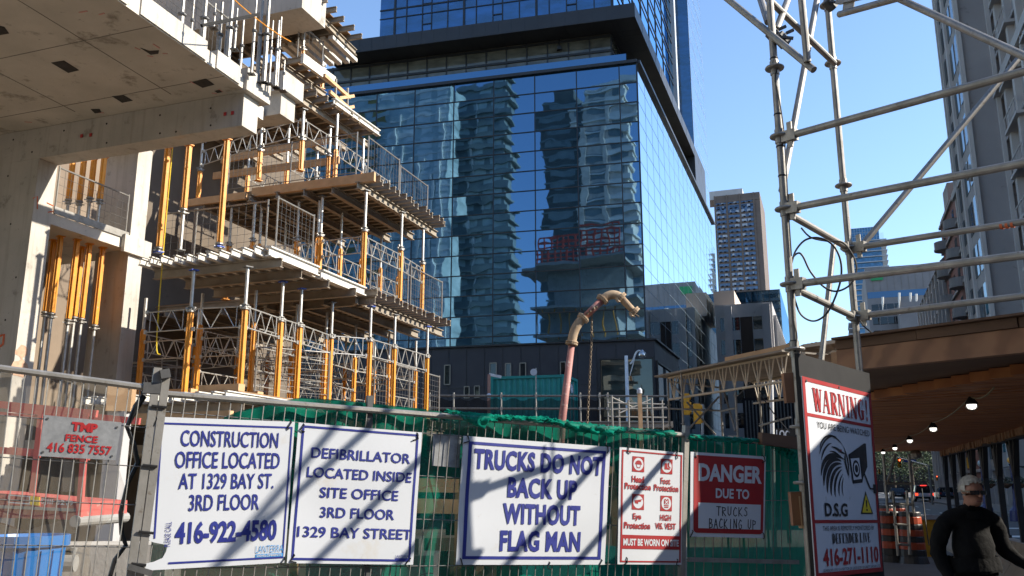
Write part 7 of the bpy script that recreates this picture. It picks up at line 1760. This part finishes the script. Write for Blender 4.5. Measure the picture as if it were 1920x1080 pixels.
# hair shell, sunglasses, collar, pocket
Hc = Vector((.006, -.078, 1.645)) + PO
def shell(name, mat, test, rx, ry, rz, n=28, k=20, wob=.004):
    m = MB(); P_ = {}
    for i in range(k + 1):
        th = math.pi * i / k
        for q in range(n):
            a = 2 * math.pi * q / n; P_[i, q] = Hc + Vector((rx * math.sin(th) * math.cos(a), ry * math.sin(th) * math.sin(a), rz * math.cos(th))) * (1 + random.uniform(-wob, wob) * 6)
    for i in range(k):
        for q in range(n):
            c = (P_[i, q] + P_[i + 1, (q + 1) % n]) / 2 - Hc
            if test(c): m.quad(P_[i, q], P_[i + 1, q], P_[i + 1, (q + 1) % n], P_[i, (q + 1) % n])
    return m.build(name, mat, man, smooth=True)
shell('hair', M['hair'], lambda c: (c.z > .012 + .42 * max(0, -c.y - .045) + .008 * math.sin(c.x * 160)) or (c.y > -.01 and c.z > -.075) or (abs(c.x) > .060 and c.y > -.055 and c.z > -.045), .083, .107, .099)
hr = MB(); rnd = random.Random(8)
for k in range(900):
    th = math.acos(rnd.uniform(-.35, 1)); a = rnd.uniform(0, 6.283); c = Vector((.084 * math.sin(th) * math.cos(a), .108 * math.sin(th) * math.sin(a), .100 * math.cos(th)))
    if c.z < .02 + .42 * max(0, -c.y - .045) and not c.y > 0: continue
    t = Vector((c.x * .25 + rnd.gauss(0, .01), .02 + rnd.gauss(0, .012), -.012 - .15 * max(0, .06 - c.z))).normalized() * rnd.uniform(.012, .026); s_ = t.cross(c).normalized() * .0022
    hr.quad(Hc + c - s_, Hc + c + s_, Hc + c * 1.03 + t + s_ * .4, Hc + c * 1.03 + t - s_ * .4)
hr.build('hair_strand', M['hair'], man)
gl = MB(); fz = 1.600
for s in (-1, 1):
    c = PO + Vector((.018 + s * .034, -.190, fz)); q = PO + Vector((.018 + s * .066, -.165, fz - .002)); gl.bar(PO + Vector((.018 + s * .008, -.197, fz)), c + Vector((s * .012, .0, -.001)), .008, .034); gl.bar(c + Vector((s * .012, 0, 0)), q, .008, .032)
    gl.bar(q + UP * .008, PO + Vector((.008 + s * .090, -.075, fz + .012)), .006, .009)
gl.bar(PO + Vector((.0, -.198, fz + .006)), PO + Vector((.036, -.198, fz + .006)), .008, .008); gl.build('sunglasses', M['shades'], man)
mo = MB(); mo.bar(PO + Vector((-.012, -.180, 1.530)), PO + Vector((.042, -.180, 1.530)), .008, .007); mo.build('mouth', pm('lips', (.25, .09, .07)), man)
co = MB(); co.lathe(PO + Vector((0, -.03, 1.455)), [(.115, -.03), (.100, .0), (.088, .018), (.083, .02), (.078, .016)], 20, (0, -.34, 1)); co.build('collar', M['shirt'], man)
hm = MB(); pr_ = [(.205, .0), (.212, .02), (.206, .07), (.198, .12)]; x_ = Vector((1, 0, 0))
for k in range(28):
    a0, a1 = 2 * math.pi * k / 28, 2 * math.pi * (k + 1) / 28
    for (r0_, h0), (r1_, h1) in zip(pr_, pr_[1:]):
        def q_(a, r, h): return PO + Vector((r * math.cos(a) * (1 + .03 * math.sin(a * 7)), -.012 + r * .80 * math.sin(a), .965 + h + .008 * math.sin(a * 5)))
        hm.quad(q_(a0, r0_, h0), q_(a1, r0_, h0), q_(a1, r1_, h1), q_(a0, r1_, h1))
hm.build('pullover_hem', M['shirt'], man, smooth=True)
# bag
h = PO + Vector((.445, -.13, .90)); bag = thing('hand_bag', 'dark bag with a pale strap hanging from the hand of the walking person', 'bag', tuple(h - UP * .45))
m = MB(); m.prism([h + Vector((x, -.05, z)) for x, z in ((-.10, -.12), (.12, -.10), (.16, -.42), (-.13, -.45))], (0, .12, 0)); m.build('bag_body', M['black'], bag); m = MB(); m.path([h + Vector((-.08, -.02, -.12)), h + Vector((-.01, 0, .02)), h + Vector((.015, 0, .0)), h + Vector((.10, -.03, -.11))], .011, 6); m.build('strap', pm('pale strap', (.5, .45, .38)), bag)
